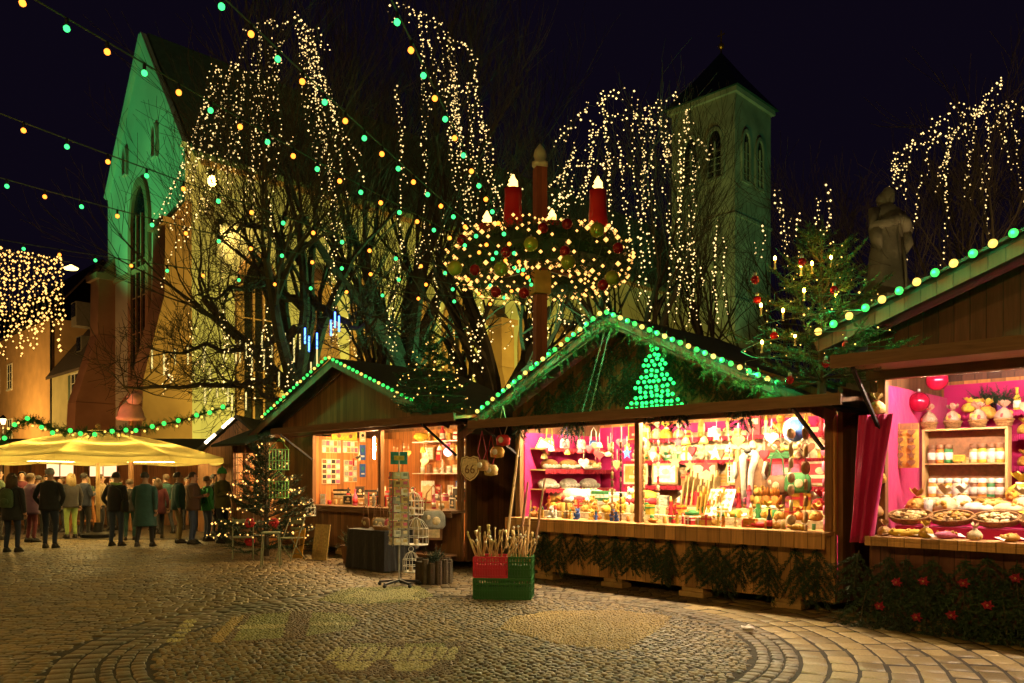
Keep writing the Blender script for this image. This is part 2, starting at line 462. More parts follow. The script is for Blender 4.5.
# inlaid mosaics: (outline, [(stone, polygon) ...]), later polygons win
MOS = []
def mosaic(polys): MOS.append([(m_, pix(p_)) for m_, p_ in polys])
mosaic([('brown', [(222, 643), (246, 614), (300, 611), (345, 612), (362, 620), (352, 631), (316, 637), (268, 642)]),
        ('ochre', [(209, 642), (234, 616), (245, 615.5), (222, 642)]), ('green', [(232, 641), (251, 615), (290, 612), (282, 638)]), ('green', [(306, 636), (312, 612), (345, 613), (359, 620), (350, 630)]),
        ('pale', [(236, 629), (241, 625), (285, 624), (284, 628)]), ('pale', [(310, 626), (311, 622), (357, 622), (355, 625)])])
mosaic([('brown', [(316, 672), (352, 641), (468, 641), (452, 674), (400, 678)])] + [('pale', [(324 + i * 12, 660), (336 + i * 11.5, 647), (344.5 + i * 11.5, 647), (334 + i * 12, 660)]) for i in range(11)]
       + [('pale', [(331, 661), (375, 661), (362, 671), (340, 670)]), ('pale', [(388, 661), (440, 661), (424, 671), (398, 671)]), ('green', [(352, 643), (386, 643), (384, 647), (350, 647)]), ('green', [(406, 643), (446, 643), (444, 647), (404, 647)])])
mosaic([('green', [(318, 600), (345, 588), (420, 586), (434, 596), (400, 602), (350, 604)]), ('pale', [(344, 597), (362, 590), (380, 592), (404, 588), (420, 590), (412, 596), (424, 600), (392, 599), (370, 603), (366, 598)])])
mosaic([('ochre', [(500, 628), (512, 617), (550, 611), (620, 610), (672, 616), (664, 626), (636, 644), (622, 650), (560, 644)])])
for i in range(5): mosaic([('pale', [(166 + 4 * i, 641 - 4.6 * i), (169 + 4 * i, 638.4 - 4.6 * i), (184 + 3 * i, 638 - 4.6 * i), (182 + 3 * i, 640.8 - 4.6 * i)])])
def in_mosaic(p): return any(any(inside(p, q) for _, q in mz) for mz in MOS)
bins = {}
for k, mz in enumerate(MOS):
    xs = [p[0] for _, q in mz for p in q]; ys = [p[1] for _, q in mz for p in q]; st = .034; y = min(ys); row_ = 0
    while y < max(ys):
        x = min(xs) + (row_ % 2) * st / 2
        while x < max(xs):
            p = (x + pr.uniform(-.01, .01), y + pr.uniform(-.01, .01)); kind = None
            for m_, q in mz:
                if inside(p, q): kind = m_
            if kind:
                r_ = st * .5 * pr.uniform(.82, 1.02); a = pr.uniform(-.4, .4)
                bins.setdefault(kind, Stones()).add([(p[0] + r_ * 1.25 * math.cos(a + t_), p[1] + r_ * 1.25 * math.sin(a + t_)) for t_ in (.785, 2.356, 3.927, 5.498)], .003)
            x += st
        y += st * .9; row_ += 1
for kind, sb_ in bins.items(): sb_.done('mosaic_paving', SM[kind])
# medallion of pebbles, its rings, the radial slabs on the right and the rows of setts around
def ring_stones(r0, r1, a0, a1, w_, gap, mat, name, off=0):
    S = Stones(); n = max(1, int((a1 - a0) * (r0 + r1) / 2 / w_)); da = (a1 - a0) / n; ga = gap / r1 / 2
    for i in range(n):
        j0, j1 = pr.uniform(-.1, .1) * da, pr.uniform(-.1, .1) * da; A, B = a0 + i * da + ga + j0 + off * da, a0 + (i + 1) * da - ga + j1 + off * da
        ra, rb = r0 + gap / 2 + pr.uniform(-.008, .008), r1 - gap / 2 + pr.uniform(-.008, .008); ma = (A + B) / 2
        c = (CC[0] + (ra + rb) / 2 * math.cos(ma), CC[1] + (ra + rb) / 2 * math.sin(ma))
        if c[1] < 5 or in_mosaic(c): continue
        S.add([(CC[0] + r * math.cos(t_), CC[1] + r * math.sin(t_)) for r, t_ in ((ra, A), (rb, A), (rb, B), (ra, B))])
    return S
def merge(name, mat, lst):
    T = Stones()
    for S in lst:
        b = len(T.v); T.v += S.v; T.f += [tuple(i + b for i in f) for f in S.f]
    return T.done(name, mat)
S = Stones(); st = .07
for iy in range(-43, 44):
    for ix in range(-43, 44):
        p = (CC[0] + (ix + .5 * (iy % 2)) * st + pr.uniform(-.016, .016), CC[1] + iy * st * .92 + pr.uniform(-.014, .014)); r_ = math.hypot(p[0] - CC[0], p[1] - CC[1])
        if r_ > 2.9 or p[1] < 5 or in_mosaic(p): continue
        a = pr.uniform(-.8, .8); q = st * pr.uniform(.5, .64); e = pr.uniform(.8, 1.15)
        S.add([(p[0] + q * e * math.cos(a + t_), p[1] + q / e * math.sin(a + t_)) for t_ in (.785, 2.356, 3.927, 5.498)])
S.done('pebble_paving', SM['pebble'])
merge('ring_paving', SM['ring'], [ring_stones(2.95 + i * .125, 2.95 + (i + 1) * .125, 0, 2 * PI, .12, .018, None, '', .5 * i) for i in range(3)])
merge('ring_paving', SM['ring'], [ring_stones(3.34 + i * .19, 3.34 + (i + 1) * .19, PI * .2, PI * 1.5, .2, .022, None, '', .5 * i) for i in range(2)])
merge('slab_paving', SM['slab'], [ring_stones(3.34 + i * .235, 3.34 + (i + 1) * .235, -PI * .46, PI * .2, .3, .03, None, '', .5 * (i % 2)) for i in range(18)])
S = Stones(); y = 5.2; row_ = 0
while y < 21.5:
    h_ = .108 + .006 * math.sin(row_ * 1.7); x = max(-24, -y * .72 - 1.2); xe = min(7.5, y * .68 + .5)
    x += pr.uniform(0, .1)
    while x < xe:
        l_ = pr.uniform(.12, .185); cx, cy0 = x + l_ / 2, y + h_ / 2
        wave = lambda X: .22 * math.sin(X * .35 + 1) + .05 * math.sin(X * 1.3)
        c = (cx, cy0 + wave(cx)); rr_c = math.hypot(c[0] - CC[0], c[1] - CC[1]); an = math.atan2(c[1] - CC[1], c[0] - CC[0])
        lim = 7.58 if -PI * .46 < an < PI * .2 else 3.77
        if rr_c > lim and not in_mosaic(c):
            g = .012; j = lambda: pr.uniform(-.006, .006)
            S.add([(x + g / 2 + j(), y + g / 2 + wave(x) + j()), (x + l_ - g / 2 + j(), y + g / 2 + wave(x + l_) + j()), (x + l_ - g / 2 + j(), y + h_ - g / 2 + wave(x + l_) + j()), (x + g / 2 + j(), y + h_ - g / 2 + wave(x) + j())])
        x += l_
    y += h_; row_ += 1
S.done('sett_rows_paving', SM['sett'])
# a crumpled paper napkin and a leaf scrap on the stones
mb = MB(); mb.ball((0, 0, .03), (.075, .06, .03), 9, 6)
for i, p in enumerate(mb.v): mb.v[i] = p + V((rnd.uniform(-.02, .02), rnd.uniform(-.02, .02), rnd.uniform(-.006, .02)))
p = flat(748, 632)
tag(mb.build('paper_napkin', M['white'], None, (p.x, p.y, .004)), 'crumpled white paper napkin dropped on the paving in front of the gingerbread stall corner', 'napkin')

# ================================================================== church
m_plaster = pm('church_plaster', (.5, .5, .4), .9, .22, .35, .3)
m_sand = pm('red_sandstone', (.36, .19, .11), .9, .3, .5, .4, col2=(.46, .27, .15))
m_croof = pm('church_roof_tiles', (.1, .15, .1), .8, .3, 3, .6)
m_glass = pm('dark_leaded_glass', (.012, .012, .012), .25, .3, 3, .1)
def arch_pts(w_, z0, z1, n=7):       # pointed arch outline
    sp = z1 - w_ * .95; pts = [(-w_ / 2, z0), (w_ / 2, z0), (w_ / 2, sp)]
    for i in range(1, n + 1):
        a = i / n; pts.append((w_ / 2 - w_ / 2 * (a ** 1.7), sp + (z1 - sp) * math.sin(a * PI / 2) ** .95))
    for i in range(n - 1, 0, -1):
        a = i / n; pts.append((-w_ / 2 + w_ / 2 * (a ** 1.7), sp + (z1 - sp) * math.sin(a * PI / 2) ** .95))
    pts.append((-w_ / 2, sp)); return pts
def gothic_window(parent, c, w_, z0, z1, frame=.35, face='y', mull=True, name='window', fm=None):
    """a lancet set on a wall face; face y: looks to -y, face x: looks to +x"""
    outer = arch_pts(w_ + 2 * frame, z0 - frame * .6, z1 + frame); inner = arch_pts(w_, z0, z1)
    sg = 1 if face == 'x' else -1
    def P(q, dpt): return (c[0] + q[0], c[1] + sg * dpt, q[1]) if face == 'y' else (c[0] + sg * dpt, c[1] + q[0], q[1])
    mb = MB(); n = len(outer)
    vs = [P(q, .18) for q in outer] + [P(q, .18) for q in inner] + [P(q, -.05) for q in outer] + [P(q, .03) for q in inner]
    fs = []
    for i in range(n):
        j = (i + 1) % n
        fs += [(i, j, n + j, n + i), (i, 2 * n + i, 2 * n + j, j), (n + i, n + j, 3 * n + j, 3 * n + i)]
    mb.add(vs, fs); fr = mb.build(name, fm or m_sand, parent)
    mb = MB(); mb.add([P(q, .035) for q in inner], [tuple(range(n))]); mb.build('pane', m_glass, fr)
    if mull:
        mb = MB()
        for t in ((-.17, .17) if w_ > 1.3 else (0,)):
            a, b = P((w_ * t, z0), .09), P((w_ * t, z1 - w_ * .75), .09); mb.beam(a, b, .12, .12, up=(1, 0, 0) if face == 'y' else (0, 1, 0))
        for k in range(1, 5):
            z = z0 + (z1 - w_ - z0) * k / 5; mb.beam(P((-w_ / 2, z), .07), P((w_ / 2, z), .07), .05, .05)
        mb.build('tracery', fm or m_sand, fr)
    return fr
church = thing('church', 'tall gothic church with steep green-lit gable and sandstone buttresses behind the market', 'church', W(0, 0, 0), RZ)
YF = 7.1
sR, zE = row(185, 145, YF); sA, zA = row(143, 38, YF); sL = 2 * sA - sR; zEl = zE
SL = sL; SRt = sR
# (local row coordinates: x = s, y = depth)
mb = MB(); mb.prism([(sL, 0), (sR, 0), (sR, zE), (sA, zA), (sL, zE)], YF, YF + .8, 'y'); mb.build('gable_wall', m_plaster, church)
mb = MB(); mb.bb(sR - .8, sR, YF + .8, 56, 0, zE - .05); mb.build('nave_wall', m_plaster, church)
mb = MB(); mb.bb(sL, sL + .8, YF + .8, 56, 0, zE - .05); mb.build('north_wall', m_plaster, church)
mb = MB()
for sg, se in ((1, sR), (-1, sL)):
    k = (zA - zE) / (sR - sA); ov = .5
    a, b = (sA, zA + .05), (se + sg * ov, zE - k * ov + .05)
    mb.prism([a, b, (b[0], b[1] + .3), (a[0], a[1] + .34)], YF + .25, 56, 'y')
mb.build('roof', m_croof, church)
mb = MB()
for sg, se in ((1, sR), (-1, sL)):
    mb.beam((se, YF - .04, zE), (sA, YF - .04, zA + .12), .34, .3, up=(0, 1, 0))
mb.build('gable_coping', m_plaster, church)
# west front openings
s0, zt = row(141, 186, YF); _, zb = row(141, 405, YF)
gothic_window(church, (s0, YF), 2.1, zb, zt, .45)
for px, y0, y1 in ((126.5, 175, 149), (156, 157, 126)):
    s_, za = row(px, y0, YF); _, zb2 = row(px, y1, YF)
    gothic_window(church, (s_, YF), .42, za, zb2, .13, mull=False, fm=m_plaster)
mb = MB(); mb.bb(sL + .05, sR - .05, YF - .14, YF, 13.0, 13.25); mb.build('string_course', m_sand, church)
def buttress(parent, s, y, w_, out0, out1, ztop, dx=0, dy=-1, name='buttress'):
    """stepped buttress leaning on the wall; projects along (dx,dy)"""
    mb = MB(); steps = [(0, out0), (ztop * .45, out0 * .82 + out1 * .18), (ztop * .75, out1 * 1.05), (ztop, out1)]
    for i in range(3):
        (za, oa), (zb_, ob) = steps[i], steps[i + 1]
        q = [(-.3, za), (oa, za), (ob, zb_ - .02), (-.3, zb_ - .02)] if i < 2 else [(-.3, za), (oa, za), (ob, zb_ - .1), (.0, zb_ + 1.3), (-.3, zb_ + 1.3)]
        if dy: mb.prism([(y + dy * a, b) for a, b in q], s - w_ / 2 + .03 * i, s + w_ / 2 - .03 * i, 'x')
        else: mb.prism([(s + dx * a, b) for a, b in q], y - w_ / 2 + .03 * i, y + w_ / 2 - .03 * i, 'y')
    b = mb.build(name, m_sand, parent)
    mb = MB()
    if dy: mb.bb(s - w_ / 2 - .15, s + w_ / 2 + .15, y - out1 - .2, y, ztop - .12, ztop + .22)
    else: mb.bb(min(s, s + dx * (out1 + .2)), max(s, s + dx * (out1 + .2)), y - w_ / 2 - .15, y + w_ / 2 + .15, ztop - .12, ztop + .22)
    mb.build('cap_stone', m_sand, b)
buttress(church, sL + .55, YF, 1.5, 2.4, .9, 13.3)
buttress(church, sR - .7, YF, 1.7, 2.3, 1.0, 14.2)
for k, yb in enumerate((14.5, 21.5, 28.5, 35.5, 42.5)):
    buttress(church, sR, yb, 1.3, 2.6, 1.3, 12.2, 1, 0)
for k, yb in enumerate((11, 18, 25, 32, 39)):
    gothic_window(church, (sR, yb), 1.7, 4.5, 13.2, .4, 'x')
mb = MB(); mb.bb(sR, sR + .35, YF + .8, 56, zE - .75, zE - .25); mb.build('cornice', m_sand, church)
mb = MB(); mb.bb(sR, sR + .2, YF + .8, 56, .0, 1.2); mb.build('plinth', m_sand, church)

# bell tower beyond the nave
def line_pt(px, Y): return ((px - 512) / F * Y, Y)
tw = thing('bell_tower', 'dim green-lit bell tower with pyramid roof and pointed belfry openings right of the wreath', 'tower', (line_pt(735, 66)[0], 66, 0), -PI / 4)
TS = 6.15
def zt_(py, Y=66): return EYE + (HZ - py) / F * Y
tz = zt_(92)
m_tower = pm('tower_stone', (.34, .33, .26), .95, .35, .6, .5)
mb = MB(); mb.bb(-TS, 0, 0, TS, 0, tz); mb.build('tower_wall', m_tower, tw)
mb = MB(); mb.bb(-TS - .3, .3, -.3, TS + .3, tz, tz + .4); mb.build('cornice', m_tower, tw)
mb = MB(); c = (-TS / 2, TS / 2); za = zt_(50, 70); e = .55
mb.add([(-TS - e, -e, tz + .4), (e, -e, tz + .4), (e, TS + e, tz + .4), (-TS - e, TS + e, tz + .4),
        (c[0] - 1.5, c[1] - 1.5, tz + .4 + (za - tz) * .52), (c[0] + 1.5, c[1] - 1.5, tz + .4 + (za - tz) * .52), (c[0] + 1.5, c[1] + 1.5, tz + .4 + (za - tz) * .52), (c[0] - 1.5, c[1] + 1.5, tz + .4 + (za - tz) * .52), (c[0], c[1], za)],
       [(0, 1, 5, 4), (1, 2, 6, 5), (2, 3, 7, 6), (3, 0, 4, 7), (4, 5, 8), (5, 6, 8), (6, 7, 8), (7, 4, 8), (3, 2, 1, 0)])
rf = mb.build('roof', pm('tower_roof_copper', (.03, .07, .06), .6, .3, 1, .3), tw)
mb = MB(); mb.tube([(c[0], c[1], za - .3), (c[0], c[1], za + 1.9)], .07); mb.ball((c[0], c[1], za + .5), .28)
mb.beam((c[0] - .35, c[1], za + 1.5), (c[0] + .35, c[1], za + 1.5), .09, .09); mb.build('finial', pm('gilt_metal', (.5, .35, .1), .35, .2, 4, 0, metal=.8), rf)
for s_ in (-TS * .68, -TS * .3): gothic_window(tw, (s_, 0), 1.25, zt_(172), zt_(124), .3, 'y', fm=m_tower)
for y_ in (TS * .28, TS * .66): gothic_window(tw, (0, y_), 1.05, zt_(176), zt_(127), .3, 'x', fm=m_tower)
for z in (zt_(215), zt_(300)):
    mb = MB(); mb.bb(-TS - .1, .1, -.1, TS + .1, z, z + .25); mb.build('string_course', m_tower, tw)

# ================================================================== houses on the left
def house(label, s0, s1, y, z_eave, col, roofm, wins, name='town_house', rise=5, shutters=None):
    h = thing(name, label, 'house', W(s0, y, 0), RZ); wd = s1 - s0
    mb = MB(); mb.bb(0, wd, 0, 9, 0, z_eave); mb.build('wall', pm(label[:18], col, .9, .18, .7, .25), h)
    mb = MB(); mb.prism([(-.45, z_eave - .2), (4.5, z_eave + rise), (9.45, z_eave - .2), (9.45, z_eave), (4.5, z_eave + rise + .25), (-.45, z_eave + .05)], -.25, wd + .02, 'x')
    rfo = mb.build('roof', roofm, h)
    for (sx, zc, ww, hh, lit, sh) in wins:
        mb = MB(); f_ = .1
        for a in ((sx - ww / 2 - f_, sx - ww / 2), (sx + ww / 2, sx + ww / 2 + f_)): mb.bb(a[0], a[1], -.07, .02, zc - hh / 2 - f_, zc + hh / 2 + f_)
        mb.bb(sx - ww / 2, sx + ww / 2, -.07, .02, zc + hh / 2, zc + hh / 2 + f_); mb.bb(sx - ww / 2 - .14, sx + ww / 2 + .14, -.16, .02, zc - hh / 2 - f_ - .06, zc - hh / 2)
        mb.bb(sx - .035, sx + .035, -.05, .0, zc - hh / 2, zc + hh / 2)
        for q in (-.17, .17): mb.bb(sx - ww / 2, sx + ww / 2, -.042, .0, zc + hh * q - .022, zc + hh * q + .022)
        wo = mb.build('window', M['white'], h)
        mb = MB(); mb.bb(sx - ww / 2, sx + ww / 2, -.02, -.005, zc - hh / 2, zc + hh / 2)
        mb.build('pane', emit('lit_curtained_window', (1, .72, .3), .8, False) if lit else m_glass, wo)
        if sh:
            for q in (-1, 1):
                mb = MB(); a = sx + q * (ww / 2 + .42); mb.bb(a - .3, a + .3, -.09, -.02, zc - hh / 2, zc + hh / 2)
                for t in range(9): mb.bb(a - .26, a + .26, -.105, -.088, zc - hh / 2 + .1 + t * hh / 9.5, zc - hh / 2 + .15 + t * hh / 9.5)
                mb.build('shutter', pm('green_shutter_paint', (.03, .06, .03), .6, .2, 5, .05), h)
    return h, rfo
yh = 11.8
sa, _ = row(52, 400, yh); sb, ze = row(93, 366, yh); 
s_w, z_w = row(75, 388, yh)
hs, hroof = house('pale yellow house with green shutters and dark dormered roof left of the church', sa, SL - .1, yh, ze, (.5, .45, .27), pm('house_roof_tiles', (.06, .035, .03), .85, .4, 6, .6),
           [(s_w - sa, z_w, 1.7, 2.3, False, True), (s_w - sa + .1, z_w - 4.6, 1.8, 2.2, True, False)], rise=6.5)
for px, py in ((80, 311), (85, 345)):
    s_, z_ = row(px, py, yh + 1.5)
    mb = MB(); mb.bb(s_ - sa - .7, s_ - sa + .7, 1.0, 3.8, z_ - 1.4, z_ + .7); d = mb.build('dormer', pm('dormer_cheek', (.12, .1, .09), .9, .2, 3, .2), hroof)
    mb = MB(); mb.bb(s_ - sa - .45, s_ - sa + .45, .93, 1.02, z_ - .6, z_ + .55); mb.build('window', m_glass, hroof)
YH2 = 12.0
s2, ze2 = row(50, 318, YH2)
sw1, zw1 = row(10, 377, YH2); _, zw2 = row(10, 432, YH2)
house('apricot plastered house behind the icicle light curtain at the left edge', s2 - 38, s2, YH2, ze2, (.55, .33, .16), pm('brown_roof_tiles', (.07, .04, .03), .85, .4, 6, .6),
      [(sw1 - s2 + 38 - d_, z_, 1.7, 2.5, False, False) for d_ in (0, 5, 10, 15) for z_ in (zw1, zw2)], rise=6)
mb = MB(); s_, _ = row(51, 400, YH2 - .12); mb.tube([W(s_, YH2 - .12, 0), W(s_, YH2 - .12, ze2)], .09, 8)
tag(mb.build('drainpipe', M['black']), 'dark rain pipe down the corner between the apricot and yellow houses', 'drainpipe')

# ================================================================== bare lime trees
def grow(mb, p, d, L, r, depth, rg, tips, spread, up):
    n = 4 if depth > 1 else 3
    pts = [p]; q = p.copy(); dd = d.copy()
    for i in range(n):
        dd = (dd + V((rg.gauss(0, .13), rg.gauss(0, .13), rg.gauss(0, .1) + up * .05))).normalized()
        q = q + dd * (L / n); pts.append(q.copy())
    rad = [max(.006, r * (1 - .55 * i / n)) for i in range(n + 1)]
    mb.tube(pts, rad, 7 if depth > 3 else 5 if depth > 2 else 3, cap=False)
    if depth <= 2: tips.append(pts[-1].copy())
    if depth == 0: return
    kids_ = {5: 5, 4: 4, 3: 5, 2: 5, 1: 4}.get(depth, 3)
    for i in range(kids_):
        t = rg.uniform(.35, 1) if i else 1.0
        k = min(n - 1, int(t * n)); bp = pts[k].lerp(pts[k + 1], t * n - k) if t < 1 else pts[-1]
        ax = dd.cross(V((rg.uniform(-1, 1), rg.uniform(-1, 1), rg.uniform(-1, 1))))
        if ax.length < .05: continue
        ang = rg.uniform(.3, 1.0) * spread * (1 if i else .45)
        nd = Matrix.Rotation(ang, 3, ax.normalized()) @ dd
        nd = (nd + V((0, 0, up * .22))).normalized()
        grow(mb, bp.copy(), nd, L * rg.uniform(.55, .82), max(.006, rad[min(k + 1, n)] * rg.uniform(.5, .75)), depth - 1, rg, tips, spread, up)
TREES = {}
def lime(label, px, Y, H, seed, r=.27, spread=.95, up=1.0, lean=0, trunk_h=None, group='bare lime trees behind the stalls', depth=5):
    rg = random.Random(seed); x = (px - 512) / F * Y
    t = thing('lime_tree', label, 'tree', (x, Y, 0), 0, group)
    th = trunk_h or H * .3
    mb = MB(); top = V((lean, 0, th))
    mb.tube([(0, 0, -.05), (lean * .1, 0, .35), (lean * .45, .03, th * .5), top], [r * 1.5, r * 1.05, r * .95, r * .85], 10)
    mb.build('trunk', M['bark'], t, smooth=True)
    mb = MB(); tips = []
    for i in range(6):
        a = 2 * PI * i / 6 + rg.uniform(-.4, .4); tilt = rg.uniform(.2, .85) * spread if i else .08
        d = V((math.sin(tilt) * math.cos(a), math.sin(tilt) * math.sin(a), math.cos(tilt)))
        grow(mb, top - V((0, 0, rg.uniform(0, th * .12))), d, (H - th) * .42, r * .62, depth - 1, rg, tips, spread * .8, up)
    mb.build('crown', M['bark'], t, fixn=False)
    TREES[label] = [V((x, Y, 0)) + p for p in tips]
    return t
lime('bare lime tree with a broad crown of hanging light strands before the church nave', 296, 23, 14.8, 11, .33)
lime('tallest bare lime tree, its crown reaching the top edge above the souvenir stall roof', 408, 25, 17.2, 23, .36, up=1.3)
lime('leaning slim bare tree behind the souvenir stall ridge', 352, 26, 12, 31, .24, lean=1.2, depth=4)
lime('bare tree with low side limbs between the wreath pole and the tallest lime', 497, 24, 12.5, 37, .34, spread=1.1, depth=4)
lime('bare lime tree with light-wound upper twigs left of the bell tower', 640, 27, 14.6, 43, .3, spread=1.0)
lime('dark thin-twigged tree without lights right of the bell tower', 800, 30, 13.2, 51, .22, spread=1.0, depth=4)
lime('bare tree with arching light-draped crown behind the stone statue', 975, 24, 13.4, 61, .3, spread=1.1)
lime('bare tree with thin twigs standing right in front of the bell tower', 705, 30, 13.0, 71, .25, spread=.9, depth=4)
lime('low bare bush-like tree behind the fir on the stall corner', 850, 27, 8.5, 81, .16, spread=1.1, depth=4)
# long low limbs of the first lime spreading over the square
t = [o for o in COL.objects if o.get('label', '').startswith('bare lime tree with a broad crown')][0]
mb = MB(); rg = random.Random(5)
for (a, b, c) in (((300, 330), (250, 348), (165, 352)), ((302, 300), (255, 285), (205, 300)), ((300, 370), (240, 385), (120, 386)), ((296, 410), (270, 400), (215, 372)), ((310, 300), (350, 330), (380, 322)), ((303, 265), (265, 225), (222, 232))):
    P = [at(*a, 23), at(*b, 22), at(*c, 21)]
    base = t.location
    pts = [P[0].lerp(P[1], i / 5) for i in range(5)] + [P[1].lerp(P[2], i / 6) for i in range(7)]
    pts = [p - base + V((rg.gauss(0, .06), rg.gauss(0, .1), rg.gauss(0, .09))) for p in pts]
    mb.tube(pts, [.12 * (1 - i / 13) + .012 for i in range(12)], 5, cap=False)
    for i in range(3, 12):
        for _ in range(3):
            d = V((rg.gauss(0, 1), rg.gauss(0, 1), rg.gauss(.2, .8))).normalized()
            grow(mb, pts[i].copy(), d, rg.uniform(.5, 1.3), .022, 2, rg, [], .9, .4)
mb.build('low_limbs', M['bark'], t, fixn=False)
# ================================================================== market stalls (local x = along the front, y = into the stall)
def stall(name, label, s0, s1, yf, dep, z_eave, apex_s, apex_z, strip0, strip1, o0, o1, zc, flap_z, flap0, flap1, flap_d, walls, inner, front, roof_over=.5, divider=None, gable_mat=None, back_z=None, z_top=2.5, counter_d=.3, fascia=.2, base=.14, flap_th=.05):
    t = thing(name, label, 'market stall', W(s0, yf, 0), RZ)
    L = s1 - s0; X = lambda s: s - s0
    slope = (apex_z - z_eave) / (apex_s - strip0)
    mb = MB(); mb.bb(0, L, dep - .06, dep, base, z_top + .199); mb.build('back_wall', walls, t)
    if inner:
        mb = MB(); 
        n = 60
        vs = []; fs = []
        for i in range(n + 1):
            x = X(o0) - .1 + (o1 - o0 + .15) * i / n; dy = .02 * math.sin(i * 1.9) + .012 * math.sin(i * 4.3)
            vs += [(x, dep - .1 + dy, base), (x, dep - .1 + dy * .6, z_top + .15)]
        for i in range(n): fs.append((2 * i, 2 * i + 2, 2 * i + 3, 2 * i + 1))
        mb.add(vs, fs); mb.build('back_lining', inner, t, smooth=True)
        for xx in (X(o0) - .06, X(o1) + .05):
            mb = MB(); mb.bb(min(xx, xx + .01), max(xx, xx + .01), .12, dep - .14, zc, z_top - .02); mb.build('side_lining', inner, t)
    for xx, nm in ((0, 'side_wall'), (L - .06, 'side_wall')):
        mb = MB(); mb.bb(xx, xx + .06, .045, dep - .06, base, z_top + .3); mb.build(nm, M['woodx'], t)
    # floor and front boarding below the counter
    mb = MB(); mb.bb(.06, L - .06, .05, dep - .06, base, base + .08); mb.build('floor_boards', M['wood'], t)
    mb = MB(); mb.bb(.06, L - .06, -.04, .02, base, zc - .02); mb.build('front_boards', front, t)
    # closed front bays beside the opening
    if o0 - s0 > .12:
        mb = MB(); mb.bb(.06, X(o0) - .07, -.03, .03, zc, z_top); mb.build('closed_shutter', front, t)
    if s1 - o1 > .12:
        mb = MB(); mb.bb(X(o1) + .07, L - .06, -.03, .03, zc, z_top); mb.build('closed_shutter', front, t)
    for xx in [X(o0) - .035, X(o1) + .035] + ([X(divider)] if divider else []):
        mb = MB(); mb.bb(xx - .045, xx + .045, -.06, .035, zc - .02, z_top + .02); mb.build('post', M['post'], t, bevel=.006)
    mb = MB(); mb.bb(.0, L, -.07, .04, z_top + .02, z_top + .2); mb.build('header_beam', M['beam'], t, bevel=.008)
    # counter
    mb = MB(); mb.bb(X(o0) - .1, X(o1) + .1, -counter_d, .62, zc - .045, zc); mb.bb(X(o0) - .1, X(o1) + .1, -counter_d, -counter_d + .035, zc - fascia, zc - .047)
    mb.build('counter', M['honey'] if zc < 1.06 else M['beam'], t, bevel=.005)
    # gables, roof
    hw = max(apex_s - s0, s1 - apex_s) + .12
    zl = apex_z - slope * hw
    for yy, nm in ((-.06, 'gable_board'), (dep - .05, 'rear_gable')):
        mb = MB(); mb.prism([(.02, z_top + .2), (L - .02, z_top + .2), (L - .02, max(z_top + .21, apex_z - slope * (s1 - apex_s) - .12)), (X(apex_s), apex_z - .12), (.02, max(z_top + .21, apex_z - slope * (apex_s - s0) - .12))], yy, yy + .05, 'y')
        mb.build(nm, gable_mat or M['wood'], t)
    mb = MB()
    for sg in (-1, 1):
        a = (X(apex_s), apex_z); b = (X(apex_s) + sg * hw, zl)
        mb.prism([a, b, (b[0], b[1] - .05), (a[0], a[1] - .05)], -roof_over, dep + .25, 'y')
    roof = mb.build('roof', M['rooffelt'], t)
    mb = MB()
    for sg in (-1, 1):
        a = V((X(apex_s), -roof_over + .02, apex_z - .1)); b = V((X(apex_s) + sg * hw, -roof_over + .02, zl - .1))
        mb.beam(a, b, .035, .16, up=(0, 0, 1))
    mb.build('barge_board', M['woodred'], roof)
    # raised flap that shades the opening
    fl = MB(); f0, f1 = X(flap0), X(flap1)
    a, b = z_top + .12, flap_z
    fl.add([(f0, -.075, a), (f1, -.075, a), (f1, -flap_d, b), (f0, -flap_d, b), (f0, -.075, a + flap_th), (f1, -.075, a + flap_th), (f1, -flap_d, b + flap_th), (f0, -flap_d, b + flap_th)],
           [(0, 1, 2, 3), (7, 6, 5, 4), (0, 4, 5, 1), (1, 5, 6, 2), (2, 6, 7, 3), (3, 7, 4, 0)])
    flap = fl.build('raised_flap', M['beam'], t)
    mb = MB(); mb.bb(f0 - .02, f1 + .02, -flap_d - .045, -flap_d - .002, b - .03, b + .1); mb.build('flap_edge', M['beam'], flap)
    for xx in (X(o0) + .02, X(o1) - .02):
        mb = MB(); mb.beam((xx, -.07, zc + 1.0), (xx, -flap_d + .12, flap_z - .02), .035, .035); mb.build('stay', M['black'], flap)
    # stone blocks that level the hut
    for k in range(4):
        mb = MB(); mb.bb(L * (k + .5) / 4 - .2, L * (k + .5) / 4 + .2, -.02, .22, 0, .075); mb.bb(L * (k + .5) / 4 - .16, L * (k + .5) / 4 + .18, .0, .2, .075, base); mb.build('levelling_block', M['lightwood'], t, bevel=.01)
    return t, slope
def stall_lamp(t, x0, x1, y, z, mat, fix=True):
    mb = MB(); mb.tube([(x0, y, z), (x1, y, z)], .022, 8); l = mb.build('lamp_tube', mat, t, smooth=True)
    mb = MB(); mb.bb(x0 - .05, x1 + .05, y - .04, y + .04, z + .027, z + .06); mb.build('lamp_fitting', M['white'], l)
    return l
MID_Y, LEFT_Y, RIGHT_Y = 0.0, 0.0, -.4
mid, sl_m = stall('market_stall', 'gift stall with green tree of lights on its gable and magenta lined display', -5.6, -.05, 0, 2.3, 2.74, -3.2, 4.02, -5.9, -.5, -5.42, -.22, 1.0, 2.47, -5.6, .36, 1.0, M['woodor'], M['pink'], M['honey'], divider=-3.02, gable_mat=M['wood'], z_top=2.44)
